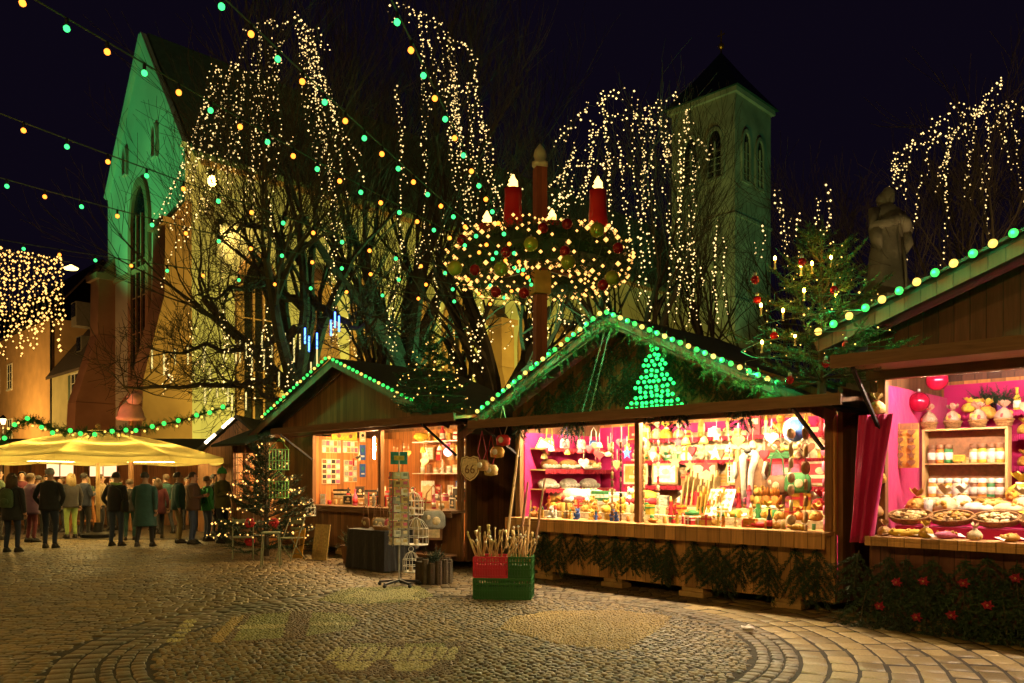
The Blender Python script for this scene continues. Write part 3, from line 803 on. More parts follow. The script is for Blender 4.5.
left, sl_l = stall('market_stall', 'souvenir stall with orange boarded interior and plain brown gable left of the gift stall', -13.3, -6.85, 0, 2.6, 3.04, -10.45, 4.15, -13.3, -7.56, -11.95, -7.0, 1.06, 2.62, -12.0, -5.98, 1.0, M['woodor'], None, M['wood'], divider=-9.4, z_top=2.6, roof_over=.5, fascia=.12)
right, sl_r = stall('market_stall', 'confectionery stall with pink cloth lining and red brown gable at the right edge', .42, 6.0, RIGHT_Y, 2.4, 3.21, 3.1, 4.3, .08, 6.1, .62, 5.7, 1.02, 2.8, .5, 6.2, 1.1, M['woodor'], M['pink'], M['woodred'], gable_mat=M['woodred'], roof_over=.6, z_top=2.72, counter_d=.36, fascia=.1, divider=3.4)
for x0, x1 in ((.35, 1.75), (1.9, 3.6), (3.75, 5.1)): stall_lamp(mid, x0, x1, .1, 2.49, M['e_tube'])
for x0, x1 in ((1.7, 3.4), (4.1, 5.9)): stall_lamp(left, x0, x1, .1, 2.65, M['e_tubew'])
for x0, x1 in ((.4, 2.0), (2.2, 3.8)): stall_lamp(right, x0, x1, .1, 2.77, emit('cool_lamp_tube', (1, .74, .5), 330))
# upright tube lamp in the souvenir stall
mb = MB(); s_, _ = row(371, 430, .1)
lt = MB(); lt.tube([(s_ + 13.3 + .12, .1, 2.05), (s_ + 13.3 + .12, .1, 2.5)], .02, 8); lt.build('lamp_tube', M['e_tube'], left, smooth=True)

# chains that hold the flap of the gift stall
def chain_mesh(a, b, n):
    mb = MB(); a, b = V(a), V(b)
    for i in range(n):
        p, q = a.lerp(b, i / n), a.lerp(b, (i + 1.12) / n)
        sd = V((.012, 0, 0)) if i % 2 else V((0, .012, 0))
        mb.tube([p, (p + q) / 2 + sd, q, (p + q) / 2 - sd, p], .004, 3, cap=False)
    return mb.mesh('flap_chain', M['steel'])
for ds, lb in ((0, 'left'), (.09, 'right')):
    tag(link('flap_chain', chain_mesh(W(-3.2 + ds - .05, -.52, 3.75), W(-3.33 + ds * 1.6, -.95, 2.52), 34)), f'{lb} one of two steel chains from the gift stall gable down to its raised flap', 'chain')

# light strips along the gables
def bulb_mesh(mat, r=.028):
    key = ('bulb', mat.name, r)
    if key not in MATS:
        mb = MB(); mb.ball((0, 0, 0), r, 8, 6); me = mb.mesh('bulb', mat); me.polygons.foreach_set('use_smooth', [True] * len(me.polygons)); MATS[key] = me
    return MATS[key]
def strip(label, pts, n_per, yo, ratio, r=.03, pw=4.0):
    t = thing('gable_light_strip', label, 'light strip', W(0, yo, 0), RZ)
    mb = MB()
    for a, b in zip(pts, pts[1:]):
        d = V((b[0] - a[0], 0, b[1] - a[1])); L = d.length
        mb.beam((a[0], 0, a[1]), (b[0], 0, b[1]), .03, .05, up=(0, 1, 0))
    mb.build('cable_rail', M['rooffelt'], t)
    k = 0
    for (a, b), n in zip(zip(pts, pts[1:]), n_per):
        for i in range(n):
            f = (i + .5) / n; g = (k % ratio) in ((0,) if ratio != 4 else (0,)) ; k += 1
            o = link('bulb', bulb_mesh(M['e_sw'] if g else M['e_sg'], r), t, (a[0] + (b[0] - a[0]) * f, -.055, a[1] + (b[1] - a[1]) * f))
            if k % 2 == 0 or g:
                lamp('bulb_light', 'POINT', (a[0] + (b[0] - a[0]) * f, -.1, a[1] + (b[1] - a[1]) * f), (1, .5, .1) if g else (.01, 1, .26), pw * (.3 if g else 1), t, None, .025)
    return t
strip('green and yellow bulb strip along the gable of the gift stall', [(-5.92, 2.73), (-3.2, 4.04), (-.5, 2.76)], (22, 22), -.56, 3, .034, 9)
strip('bright green bulb strip along the gable of the souvenir stall', [(-13.3, 3.04), (-10.45, 4.16), (-7.56, 3.05)], (20, 20), -.56, 4, .032, 1.5)
strip('green and yellow bulb strip along the gable of the confectionery stall', [(.08, 3.21), (3.1, 4.31), (6.1, 3.21)], (18, 18), -1.06, 2, .042, 6)

# ------------------------------------------------------------------ fir greens
def twig(mb, p, d, L, mi=0, nl=.04, step=.014, w=.006, flatten=None, dens=3, bare=.0):
    """a needle-covered twig; needles stand off the stem"""
    p = V(p); d = V(d).normalized(); n = max(3, int(L / step))
    for i in range(n):
        f = i / n
        if f < bare: continue
        q = p + d * (L * f)
        for _ in range(dens):
            a = V((rnd.gauss(0, 1), rnd.gauss(0, 1), rnd.gauss(0, 1))); a = a - d * a.dot(d)
            if flatten is not None: a = a - flatten * a.dot(flatten) * .75
            if a.length < .05: continue
            mb.blade(q, a.normalized() + d * .8, nl * (1 - .45 * f) * rnd.uniform(.75, 1.15), w, mi)
    mb.blade(p + d * L, d, nl, w, mi)
def sprig_mesh(seed, L=.62, mat=None):
    """flat fir branch hanging down: local x across, z up, y towards the boards"""
    rnd.seed(seed); mb = MB()
    mb.tube([(0, 0, 0), (rnd.uniform(-.04, .04), -.02, -L * .5), (rnd.uniform(-.08, .08), 0, -L)], [.009, .007, .003], 4, 1)
    ny = V((0, 1, 0))
    twig(mb, (0, -.01, -L * .1), (rnd.uniform(-.05, .05), 0, -1), L * .95, 0, .055, .012, .011, ny, 3)
    for i in range(5):
        f = .08 + i * .17
        for sg in (-1, 1):
            l = L * (.62 - .055 * i) * rnd.uniform(.8, 1.2)
            d = V((sg * rnd.uniform(.55, .95), rnd.uniform(-.25, .02), -1)).normalized(); p = V((0, -.012, -L * f))
            twig(mb, p, d, l, 0, .05, .012, .011, ny, 3)
            for k in range(2):
                p2 = p + d * l * (.4 + .28 * k); d2 = (d + V((sg * .6, 0, rnd.uniform(-.3, .35)))).normalized()
                twig(mb, p2, d2, l * .42, 0, .04, .013, .008, ny, 2)
    return mb.mesh('fir_sprig', [mat or M['firdark'], M['bark']])
sprigs = [sprig_mesh(s_) for s_ in (3, 4, 5, 6)]
rnd.seed(21)
def sprig(loc, rz, sc, lab, grp, tilt=0):
    o = link('fir_sprig', rnd.choice(sprigs), None, loc, rz); o.scale = (sc, sc, sc * rnd.uniform(.85, 1.1)); o.rotation_euler = (rnd.uniform(-.05, .02), tilt + rnd.uniform(-.22, .22), rz)
    tag(o, lab, 'fir branch', grp); return o
for i in range(16):
    s_ = -5.45 + i * .345 + rnd.uniform(-.05, .05)
    sprig(W(s_, -.1, .84 + rnd.uniform(-.05, .03)), RZ, rnd.uniform(.85, 1.1), 'dark fir branch hanging upside down on the honey coloured counter front of the gift stall', 'fir branches on the gift stall counter front')
for i in range(3):
    s_ = -2.4 + i * .8 + rnd.uniform(-.1, .1)
    sprig(W(s_, -.13, .56 + rnd.uniform(-.05, .06)), RZ, rnd.uniform(.75, .95), 'dark fir branch hanging upside down on the honey coloured counter front of the gift stall', 'fir branches on the gift stall counter front')
for r_ in range(2):
    for i in range(15):
        s_ = .4 + i * .26 + rnd.uniform(-.06, .06) + r_ * .1
        sprig(W(s_, RIGHT_Y - .13 - r_ * .03, .86 - r_ * .34 + rnd.uniform(-.05, .05)), RZ, rnd.uniform(.9, 1.2), 'dark fir branch covering the dim red brown front boards of the confectionery stall', 'fir branches on the confectionery stall front')
# gable greens of the gift stall: hanging dark brush of fir twigs behind the tree of lights
for r_ in range(2):
    for i in range(17):
        s_ = -5.25 + i * .255 + rnd.uniform(-.05, .05); zz = 4.02 - abs(s_ + 3.2) * .481 - .22 - r_ * .48
        if zz < 2.75: continue
        sprig(W(s_, -.11 - r_ * .02, zz), RZ, rnd.uniform(.75, .95), 'dark fir branch covering the gable boards of the gift stall', 'fir branches on the gift stall gable')
# poinsettia stars in the right front
def star_flower(seed):
    rnd.seed(seed); mb = MB()
    for lay, (n_, L0, lift) in enumerate(((6, .085, -.012), (6, .062, -.026), (4, .035, -.036))):
        for i in range(n_):
            a = 2 * PI * i / n_ + lay * .5 + rnd.uniform(-.15, .15); L = L0 * rnd.uniform(.85, 1.15); c, s = math.cos(a), math.sin(a)
            P = lambda u, v, y: (c * L * u - s * v, y, s * L * u + c * v)
            mb.add([P(0, 0, lift), P(.35, .02, lift - .012), P(.7, .015, lift - .012), P(1, 0, lift + .008), P(.7, -.015, lift - .012), P(.35, -.02, lift - .012), P(.5, 0, lift - .004)], [(0, 1, 6), (1, 2, 6), (2, 3, 6), (3, 4, 6), (4, 5, 6), (5, 0, 6)])
    for i in range(5): mb.ball((.01 * math.cos(i * 1.256), -.045, .01 * math.sin(i * 1.256)), .006, 5, 4, 1)
    return mb.mesh('poinsettia', [pm('poinsettia_red', (.3, .012, .04), .6, .3, 19, 0), M['lightwood']])
sf = star_flower(3)
def sc_(o, k): o.scale = (k,) * 3; return o
for k, (px, py) in enumerate(((897, 582), (924, 581), (964, 583), (917, 617), (952, 615), (988, 605), (1016, 578), (880, 606))):
    s_, z_ = row(px, py, RIGHT_Y - .24)
    tag(sc_(link('poinsettia', sf, None, W(s_, RIGHT_Y - .24, z_), RZ), .72), 'red poinsettia star stuck in the fir branches of the confectionery stall front', 'flower', 'poinsettias in the confectionery stall front')
# garlands along the gift stall gable
def garland_mesh(pts, n, L, mats, r=.12, nl=.05, sag=0):
    mb = MB(); mb.tube(pts, .02, 5, 1)
    pts = [V(p) for p in pts]; seg = len(pts) - 1
    for i in range(n):
        f = rnd.uniform(0, seg * .9999); k = int(f); p = pts[k].lerp(pts[k + 1], f - k); ax = (pts[k + 1] - pts[k]).normalized()
        d = V((rnd.gauss(0, 1), rnd.gauss(0, 1), rnd.gauss(-.2, 1))); d = (d - ax * d.dot(ax) * .4).normalized()
        twig(mb, p, d, L * rnd.uniform(.5, 1.2), 0, nl, .016, .008, None, 3)
    return mb.mesh('fir_garland', mats)
rnd.seed(9)
for a, b, lb in (((-5.9, 2.62), (-3.2, 3.92), 'left'), ((-3.2, 3.92), (-.45, 2.6), 'right')):
    pts = [W(a[0] + (b[0] - a[0]) * i / 8, -.5, a[1] + (b[1] - a[1]) * i / 8 - .03) for i in range(9)]
    o = link('fir_garland', garland_mesh(pts, 170, .2, [M['fir'], M['bark']])); tag(o, f'bushy fir garland under the bulbs on the {lb} slope of the gift stall gable', 'garland')

# tree of green lights on the gable
t = thing('light_tree_motif', 'glowing green christmas tree of tiny bulbs fixed to the gift stall gable', 'light decoration', W(0, -.3, 0), RZ)
rnd.seed(4)
sC, zB = row(654, 412, -.3); _, zT = row(650, 345, -.3)
mb = MB(); bul = []
H_ = zT - zB
rows_ = 14
for i in range(rows_):
    f = i / (rows_ - 1); tier = (f * 3) % 1; wd = (.46 * (1 - f) + .07) * (1.12 - .42 * tier)
    n = max(1, int(round(wd * 2 / .088)))
    for j in range(n):
        bul.append((sC + ((j + .5) / n - .5) * 2 * wd + rnd.uniform(-.012, .012), zB + f * H_ + rnd.uniform(-.015, .015)))
bul = bul[:100]
for k in range(9):
    z = zB + H_ * k / 8.5; wd = .46 * (1 - k / 8.5) + .05; mb.beam((sC - wd, .03, z), (sC + wd, .03, z), .012, .012)
mb.beam((sC, .03, zB - .05), (sC, .03, zT + .02), .02, .02)
for a in (zB + .1, zB + H_ * .6): mb.beam((sC, .03, a), (sC, .2, a), .02, .02)
mb.build('wire_frame', M['wire'], t)
E_MOT = emit('green_motif_bulb', (.02, 1, .12), 3.2)
for (x, z) in bul: link('bulb', bulb_mesh(E_MOT, .026), t, (x, -.0, z))
# ================================================================== festoon lights over the square
POLE = at(541, 284, 18)
def festoon(label, near, far, sag, spacing, first_green, t_from=0.0):
    """cable from the wreath pole (far) to a building fixing behind the camera's left (near), with pear bulbs"""
    near, far = V(near), V(far); L = (near - far).length
    t = thing('festoon_string', label, 'light string', far)
    P = lambda f: far.lerp(near, f) - V((0, 0, sag * 4 * f * (1 - f))) - far
    mb = MB(); mb.tube([P(i / 40) for i in range(41)], .011, 5); mb.build('cable', M['wire'], t, smooth=True)
    n = int(L / spacing)
    for i in range(1, n):
        f = i / n; p = P(f); g = (i + first_green) % 2
        o = link('bulb', bulb_mesh(M['e_green'] if g else M['e_warm'], .038), t, p - V((0, 0, .12)))
        key = 'socket_mesh'
        if key not in MATS:
            q = MB(); q.lathe([(.014, .04), (.022, .05), (.022, .1), (.012, .125)], 8); MATS[key] = q.mesh('socket', M['black'])
        link('socket', MATS[key], o, (0, 0, 0))
    return t
def ext(a, b, k): return V(a).lerp(V(b), k)
strings = [
    ('festoon string of green and amber bulbs crossing the church gable tip', at(68, 6, 9.2), .45, 1),
    ('steep festoon string of green and amber bulbs left of the tallest lime', at(238, 1, 9.0), .35, 0),
    ('festoon string of green and amber bulbs running down in front of the tallest lime', at(398, 6, 9.0), .25, 0),
    ('festoon string of bulbs crossing the gable window of the church', at(14, 110, 12.0), .5, 1),
    ('festoon string of bulbs crossing the church front below the small lancets', at(30, 178, 14.5), .55, 0),
    ('lowest festoon string of bulbs running above the icicle light curtain', at(26, 238, 18.0), .5, 1),
]
for k, (lb, p, sag, g) in enumerate(strings):
    far = at(541 - 3 * k, 276 + 5 * k, 18)
    near = ext(far, p, 1.32 if k < 3 else 1.22)
    festoon(lb, near, far, sag * .45, .47 if k < 3 else .58 if k < 5 else .78, g)

# ================================================================== fairy lights in the trees
def strand(label, group, pts, spacing=.14, r=.026, mat='e_fairy', jit=.05, name='fairy_light_strand', skip=.06):
    pts = [V(p) for p in pts]; o = pts[0].copy(); L = [0]
    for a, b in zip(pts, pts[1:]): L.append(L[-1] + (b - a).length)
    mb = MB(); mb.tube([p - o for p in pts], .006, 3, 0, cap=False)
    d = spacing * .5; k = 0
    while d < L[-1]:
        while L[k + 1] < d: k += 1
        q = pts[k].lerp(pts[k + 1], (d - L[k]) / max(1e-6, L[k + 1] - L[k])) - o
        if rnd.random() > skip:
            mb.octa(q + V((rnd.uniform(-jit, jit), rnd.uniform(-jit, jit), rnd.uniform(-jit, jit))), r * rnd.choice((.5, .6, .75, .75, .9, 1, 1, 1.3)), 1)
        d += spacing * rnd.uniform(.6, 1.4)
    return tag(mb.build(name, [M['wire'], M[mat]], None, o, fixn=False), label, 'fairy lights', group)
def hang(px0, py0, px1, py1, Y, n=14, sway=.12, bow=0.0):
    Y += rnd.uniform(-1.2, 1.2); a, b = at(px0, py0, Y), at(px1, py1, Y - rnd.uniform(0, .8)); out = []
    ph = rnd.uniform(0, 6)
    for i in range(n + 1):
        f = i / n; p = a.lerp(b, f)
        p += V((sway * math.sin(ph + f * 7) * f + bow * math.sin(PI * f), sway * .6 * math.cos(ph + f * 5), 0)); out.append(p)
    return out
rnd.seed(77)
def hangs(lst, Y, where, r=.026, spacing=.135, mat='e_fairy'):
    lst = lst + [(q[0] + rnd.uniform(-9, 9), q[1] + rnd.uniform(0, 22), q[2] + rnd.uniform(-10, 10), q[3] - rnd.uniform(0, .45) * (q[3] - q[1])) for q in lst for _ in range(2) if rnd.random() < .72]
    lst = sorted(lst, key=lambda q: q[2])
    for i, q in enumerate(lst):
        strand(f'{od(i)} hanging fairy light strand from the left {where}', 'fairy light strands ' + where, hang(*q[:4], Y, bow=q[4] if len(q) > 4 else 0), spacing, r, mat)
hangs([(250, 34, 200, 160), (259, 27, 255, 229), (272, 30, 269, 240), (301, 20, 322, 228), (304, 23, 338, 235), (215, 74, 165, 292), (244, 67, 231, 195),
       (232, 60, 186, 250), (222, 72, 172, 232), (262, 40, 243, 215), (285, 24, 262, 150), (309, 28, 330, 170), (208, 84, 160, 240), (312, 35, 352, 200),
       (318, 60, 342, 300), (236, 90, 215, 300)], 22.5, 'in the broad lime before the church')
hangs([(396, 84, 404, 235), (422, 77, 427, 235), (449, 37, 466, 235), (473, 47, 488, 180), (434, 20, 460, 140), (418, 12, 428, 110), (466, 80, 478, 250), (455, 60, 452, 210),
       (342, 228, 356, 362), (402, 228, 389, 360), (325, 230, 336, 350), (480, 110, 500, 260), (425, 220, 419, 270), (438, 200, 436, 330)], 24, 'in the tallest lime')
hangs([(620, 140, 629, 258), (669, 201, 671, 315), (686, 113, 673, 320), (717, 219, 715, 324), (575, 140, 552, 215), (592, 120, 585, 210), (604, 105, 612, 250), (632, 90, 640, 300), (650, 110, 655, 270),
       (660, 100, 668, 200), (692, 150, 690, 330), (566, 160, 560, 240), (688, 240, 700, 325), (640, 180, 648, 330), (612, 220, 606, 330)], 26, 'in the lime left of the bell tower', .03, .16)
hangs([(897, 150, 893, 190), (912, 145, 902, 200), (948, 113, 944, 268), (990, 108, 986, 246), (1014, 130, 1024, 212), (922, 174, 907, 260), (964, 112, 934, 190), (935, 125, 925, 175), (1003, 108, 1010, 170), (975, 110, 968, 200)], 23.5, 'in the arching tree behind the statue', .027, .13)
hangs([(779, 187, 786, 272), (825, 176, 834, 250), (800, 205, 796, 255), (816, 195, 820, 240), (763, 222, 764, 262)], 26, 'in the dark trees right of the bell tower', .034, .22)
hangs([(452, 330, 458, 380), (470, 322, 472, 395), (540, 318, 545, 372), (480, 300, 484, 372), (512, 310, 508, 350), (530, 290, 533, 345), (560, 295, 566, 350), (582, 300, 580, 345)], 22, 'below the wreath', .028, .17)
hangs([(170, 352, 166, 395), (190, 300, 200, 390), (222, 296, 228, 395), (248, 330, 252, 400), (266, 300, 262, 375), (288, 340, 292, 405)], 21.5, 'from the low limbs in front of the church wall', .028, .17)
# lights wound along the upper twigs
def wound(label, group, path, Y, r=.034, spacing=.11, jit=.16, n=26):
    pts = [at(*q, Y + rnd.uniform(-.8, .8)) for q in path]; out = []
    for a, b in zip(pts, pts[1:]):
        m = max(2, int((b - a).length / .35))
        for i in range(m): out.append(a.lerp(b, i / m) + V((rnd.gauss(0, .07), rnd.gauss(0, .15), rnd.gauss(0, .07))))
    out.append(pts[-1])
    return strand(label, group, out, spacing, r, 'e_fairy', jit)
for k, path in enumerate([[(556, 150), (575, 120), (600, 100), (624, 88)], [(585, 150), (606, 122), (630, 110), (655, 118)], [(620, 130), (648, 104), (672, 96), (684, 112)],
                          [(636, 120), (660, 128), (672, 145), (664, 160)], [(688, 112), (690, 135), (700, 148), (714, 156)], [(562, 170), (590, 160), (616, 165), (640, 150)]]):
    wound(f'fairy light chain wound along the {od(k)} upper branch of the lime left of the bell tower', 'wound lights left of the bell tower', path, 26.5)
for k, path in enumerate([[(894, 168), (905, 152), (928, 128), (950, 110)], [(950, 110), (972, 112), (992, 107), (1024, 104)], [(960, 125), (980, 110), (994, 92), (1005, 82)], [(920, 148), (940, 138), (962, 130), (985, 128)], [(985, 128), (1000, 118), (1012, 110), (1030, 118)]]):
    wound(f'fairy light chain wound along the {od(k)} arching branch of the tree behind the statue', 'wound lights behind the statue', path, 23.5, .03, .1)
for k, path in enumerate([[(206, 86), (216, 72), (232, 68), (244, 70)], [(245, 32), (262, 25), (280, 24), (302, 20)], [(300, 20), (312, 30), (320, 44), (322, 60)], [(268, 150), (285, 140), (300, 142)]]):
    wound(f'fairy light chain wound along the {od(k)} top branch of the broad lime before the church', 'wound lights in the broad lime', path, 22.5, .03, .13)
for k, path in enumerate([[(388, 14), (398, 4), (410, 12), (418, 30)], [(418, 30), (430, 18), (442, 30), (452, 52)], [(449, 37), (460, 44), (472, 47), (474, 70)], [(440, 90), (452, 84), (466, 88), (476, 82)]]):
    wound(f'fairy light chain wound along the {od(k)} top branch of the tallest lime', 'wound lights in the tallest lime', path, 24, .032, .13)
for k, path in enumerate([[(486, 205), (500, 190), (512, 180), (520, 196)], [(545, 215), (560, 196), (575, 190)], [(560, 170), (550, 190), (548, 205)]]):
    wound(f'fairy light chain wound in the twigs behind the {od(k)} side of the wreath candles', 'wound lights behind the wreath', path, 21, .03, .14)

# icicle curtain at the left edge
wire_a, wire_b = at(-40, 238, 24), at(70, 262, 24)
mb = MB(); mb.tube([wire_a.lerp(wire_b, i / 8) - V((0, 0, .1 * math.sin(PI * i / 8))) for i in range(9)], .012, 5)
tag(mb.build('span_wire', M['wire']), 'span wire carrying the icicle light curtain across the lane at the left edge', 'wire')
rnd.seed(31)
for i in range(26):
    px = -12 + i * 3.0; top = at(px, 247 + px * .16, 24 + rnd.uniform(-.35, .35)); bot = at(px + rnd.uniform(-.8, .8), rnd.uniform(318, 364), 24)
    pts = [top.lerp(bot, k / 12) + V((rnd.gauss(0, .02), rnd.gauss(0, .03), 0)) for k in range(13)]
    strand(f'{od(i) if i < 20 else od(i)} dense icicle light strand from the left in the curtain over the lane', 'icicle light strands over the lane', pts, .135, .04, 'e_fairyo', .045, 'icicle_light_strand')

# meteor tubes: softly glowing white rods hanging in the low limbs
E_ROD = emit('pale_glowing_tube', (1, .78, .26), 1.0, False); E_BLUE = emit('blue_glowing_tube', (.08, .22, 1), 5, False)
def rod_mesh(mat, L):
    mb = MB(); mb.tube([(0, 0, 0), (0, 0, -L)], .022, 8); mb.tube([(0, 0, .0), (0, 0, .05)], .026, 8, 1); mb.tube([(0, 0, .05), (0, 0, .7)], .006, 3, 1); return mb.mesh('meteor_tube', [mat, M['black']])
rods = [(152, 350), (164, 352), (175, 350), (188, 346), (204, 344), (210, 368), (205, 347), (224, 345), (236, 344), (240, 340), (246, 343), (262, 332), (264, 352), (272, 335), (285, 333), (294, 338), (300, 334), (217, 383), (228, 386), (279, 372), (311, 362), (205, 386), (252, 350), (317, 342), (232, 395), (246, 392)]
rods.sort(); rm = [rod_mesh(E_ROD, l_) for l_ in (.5, .65, .42)]
for i, (px, py) in enumerate(rods):
    tag(link('meteor_tube', rm[i % 3], None, at(px, py, 21.5 + (i * 37 % 11) * .15)), f'{od(i)} pale glowing meteor tube from the left hanging in the low lime limbs', 'light tube', 'pale meteor tubes in the lime')
rb = rod_mesh(E_BLUE, .42)
for i, (px, py) in enumerate(((305, 328), (309, 336), (317, 333), (335, 312), (339, 316), (331, 320))):
    tag(link('meteor_tube', rb, None, at(px, py, 21.4)), f'{od(i)} blue glowing meteor tube from the left above the souvenir stall ridge', 'light tube', 'blue meteor tubes')

# ================================================================== wreath with four candles on its pole
WC = at(540, 263, 18); RW, rw = 1.54, .46
mb = MB(); mb.bb(-.13, .13, -.13, .13, 0, 8.62 - .0); 
pole = thing('wreath_pole', 'tall reddish wooden pole carrying the giant advent wreath behind the gift stall', 'pole', (WC.x, WC.y, 0), .3)
mb.build('shaft', planks('red_pole_timber', (.3, .075, .03), 'X', 9, groove=0), pole, bevel=.01)
mb = MB(); mb.lathe([(.14, 0), (.19, .06), (.19, .12), (.11, .16), (.15, .28), (.12, .4), (.05, .5), (0, .56)], 10); mb.build('finial', pm('cream_paint', (.6, .52, .33), .6, .15, 6, .1), pole, (0, 0, 8.62), smooth=True)
mb = MB()
for k in range(4):
    a = k * PI / 2 + .5; mb.beam((0, 0, WC.z - .1), (RW * math.cos(a), RW * math.sin(a), WC.z - .1), .07, .07)
mb.build('carrying_arm', M['post'], pole)
mb = MB(); mb.bb(-.2, .2, -.2, .2, WC.z - .72, WC.z - .2); mb.build('gilt_box', pm('gilt_panel', (.55, .3, .06), .45, .25, 5, .1), pole, bevel=.02)
rnd.seed(55)
mb = MB(); n = 40
mb.tube([(RW * math.cos(2 * PI * i / n), RW * math.sin(2 * PI * i / n), 0) for i in range(n + 1)], rw * .78, 10, 1, cap=False)
for i in range(2300):
    a = rnd.uniform(0, 2 * PI); b = rnd.uniform(0, 2 * PI); c = V((math.cos(a), math.sin(a), 0)); nr = c * math.cos(b) + V((0, 0, math.sin(b)))
    p = c * RW + nr * rw * .74; d = nr + V((rnd.gauss(0, .6), rnd.gauss(0, .6), rnd.gauss(0, .6)))
    twig(mb, p, d, rnd.uniform(.1, .22), 0, .075, .035, .014, None, 3)
tag(mb.build('advent_wreath', [M['fir'], M['firdark']], None, WC, fixn=False), 'giant fir advent wreath full of amber lights on a tall wooden pole', 'wreath')
def wreath_pt(a, b, k=1.12):
    c = V((math.cos(a), math.sin(a), 0)); return WC + c * RW + (c * math.cos(b) + V((0, 0, math.sin(b)))) * rw * k
mb = MB(); pts = [wreath_pt(2 * PI * i / 900, 2 * PI * i / 900 * 47, 1.13) - WC for i in range(901)]
mb.tube(pts, .006, 3, 0, cap=False)
for i in range(0, 900, 2):
    mb.octa(pts[i] + V((rnd.gauss(0, .05), rnd.gauss(0, .05), rnd.gauss(0, .05))), .042 * rnd.choice((.75, .9, 1, 1.4)), 1)
tag(mb.build('wreath_light_chain', [M['wire'], emit('wreath_bulb', (1, .45, .1), 2.2)], None, WC, fixn=False), 'amber fairy light chain wound round and round the giant advent wreath', 'fairy lights')
red_wax = pm('red_candle_wax', (.65, .02, .012), .4, .15, 3, .05, coat=.3); E_FL = emit('candle_light_cluster', (1, .6, .14), 4)
for lb, px, py, ang in (('left front', 513, 224, None), ('right front', 598, 226, None), ('far left, partly hidden behind bulbs,', 487, 238, None), ('rear', 552, 212, None)):
    Yc = {513: 17.2, 598: 17.3, 487: 18.2, 552: 19.4}[px]; b = at(px, py, Yc); b.z = WC.z + rw * .8
    H_ = 1.0 if px != 487 else .55
    c = thing('wreath_candle', f'{lb} big red electric candle standing on the advent wreath', 'candle', b, 0, 'candles on the advent wreath')
    mb = MB(); mb.lathe([(.2, -.05)] + [(.195 + .012 * math.sin(i), H_ * i / 6) for i in range(7)] + [(.15, H_ + .01), (0, H_ - .01)], 18, wob=.03); mb.build('wax_body', red_wax, c, smooth=True)
    mb = MB(); n_ = 11; prf = [(.05, .0), (.09, .05), (.1, .1), (.08, .16), (.05, .23), (.015, .3)]
    for q_, (r_, z_) in enumerate(prf):
        for j in range(n_):
            a_ = 2 * PI * j / n_; rr3 = r_ * (1.25 if (j + q_) % 2 else .62); mb.v.append(V((rr3 * math.cos(a_), rr3 * math.sin(a_), H_ + .02 + z_)))
    for q_ in range(5):
        for j in range(n_): mb.f.append((q_ * n_ + j, q_ * n_ + (j + 1) % n_, (q_ + 1) * n_ + (j + 1) % n_, (q_ + 1) * n_ + j)); mb.m.append(0)
    mb.f.append(tuple(5 * n_ + j for j in range(n_))); mb.m.append(0)
    mb.build('flame_lights', [E_FL, M['wire']], c)
def bauble_mesh(mat, r):
    mb = MB(); mb.ball((0, 0, 0), r, 14, 10); mb.lathe([(.02, r * .95), (.02, r + .03), (.008, r + .04)], 7, mi=1); me = mb.mesh('bauble', [mat, M['steel']]); me.polygons.foreach_set('use_smooth', [True] * len(me.polygons)); return me
bg_ = bauble_mesh(pm('yellow_green_bauble', (.45, .42, .04), .2, .1, 3, 0 , metal=.2), .15); br_ = bauble_mesh(pm('red_bauble', (.4, .012, .015), .2, .1, 3, 0, metal=.2), .11)
for k, (px, py) in enumerate(((531, 244), (501, 269), (597, 230), (612, 278), (455, 268), (568, 262))):
    tag(link('bauble', bg_, None, at(px, py, 15.95)), f'{"left low;left middle;right upper;right lower;far left;centre".split(";")[(k + 1) % 6]} yellow green bauble on the advent wreath', 'bauble', 'yellow baubles on the wreath')
for k, (px, py) in enumerate(((506, 252), (565, 251), (524, 293), (496, 292), (603, 285), (462, 240), (567, 224), (618, 248), (543, 228), (475, 270))):
    tag(link('bauble', br_, None, at(px, py, 15.95)), f'{od(k)} listed red bauble tucked in the fir of the advent wreath' if 0 else 'red bauble tucked among the amber lights of the advent wreath', 'bauble', 'red baubles on the wreath')

# garland swag with green bulbs in front of the parasol
def swag(label, pts, n):
    t = thing('light_garland', label, 'garland', pts[0]); o = V(pts[0])
    me = garland_mesh([p - o for p in pts], 520, .17, [M['fir'], M['bark']], nl=.07); link('greenery', me, t)
    L = [0]
    for a, b in zip(pts, pts[1:]): L.append(L[-1] + (b - a).length)
    for i in range(n):
        d = L[-1] * (i + .5) / n; k = max(j for j in range(len(L)) if L[j] <= d); k = min(k, len(pts) - 2)
        q = pts[k].lerp(pts[k + 1], (d - L[k]) / (L[k + 1] - L[k])) - o
        big = i % 2 == 0
        link('bulb', bulb_mesh(M['e_sg'] if big else M['e_sw'], .055 if big else .03), t, q + V((rnd.uniform(-.08, .08), -.12, rnd.uniform(-.12, .02))))
rnd.seed(91)
cps = [(-30, 462), (0, 442), (16, 424), (30, 419), (44, 425), (62, 431), (90, 432), (120, 431), (150, 427), (180, 421), (205, 413), (234, 405)]
swag('fir garland swag with green bulbs draped above the yellow parasol', [at(px, py, 19.5) for px, py in cps], 40)

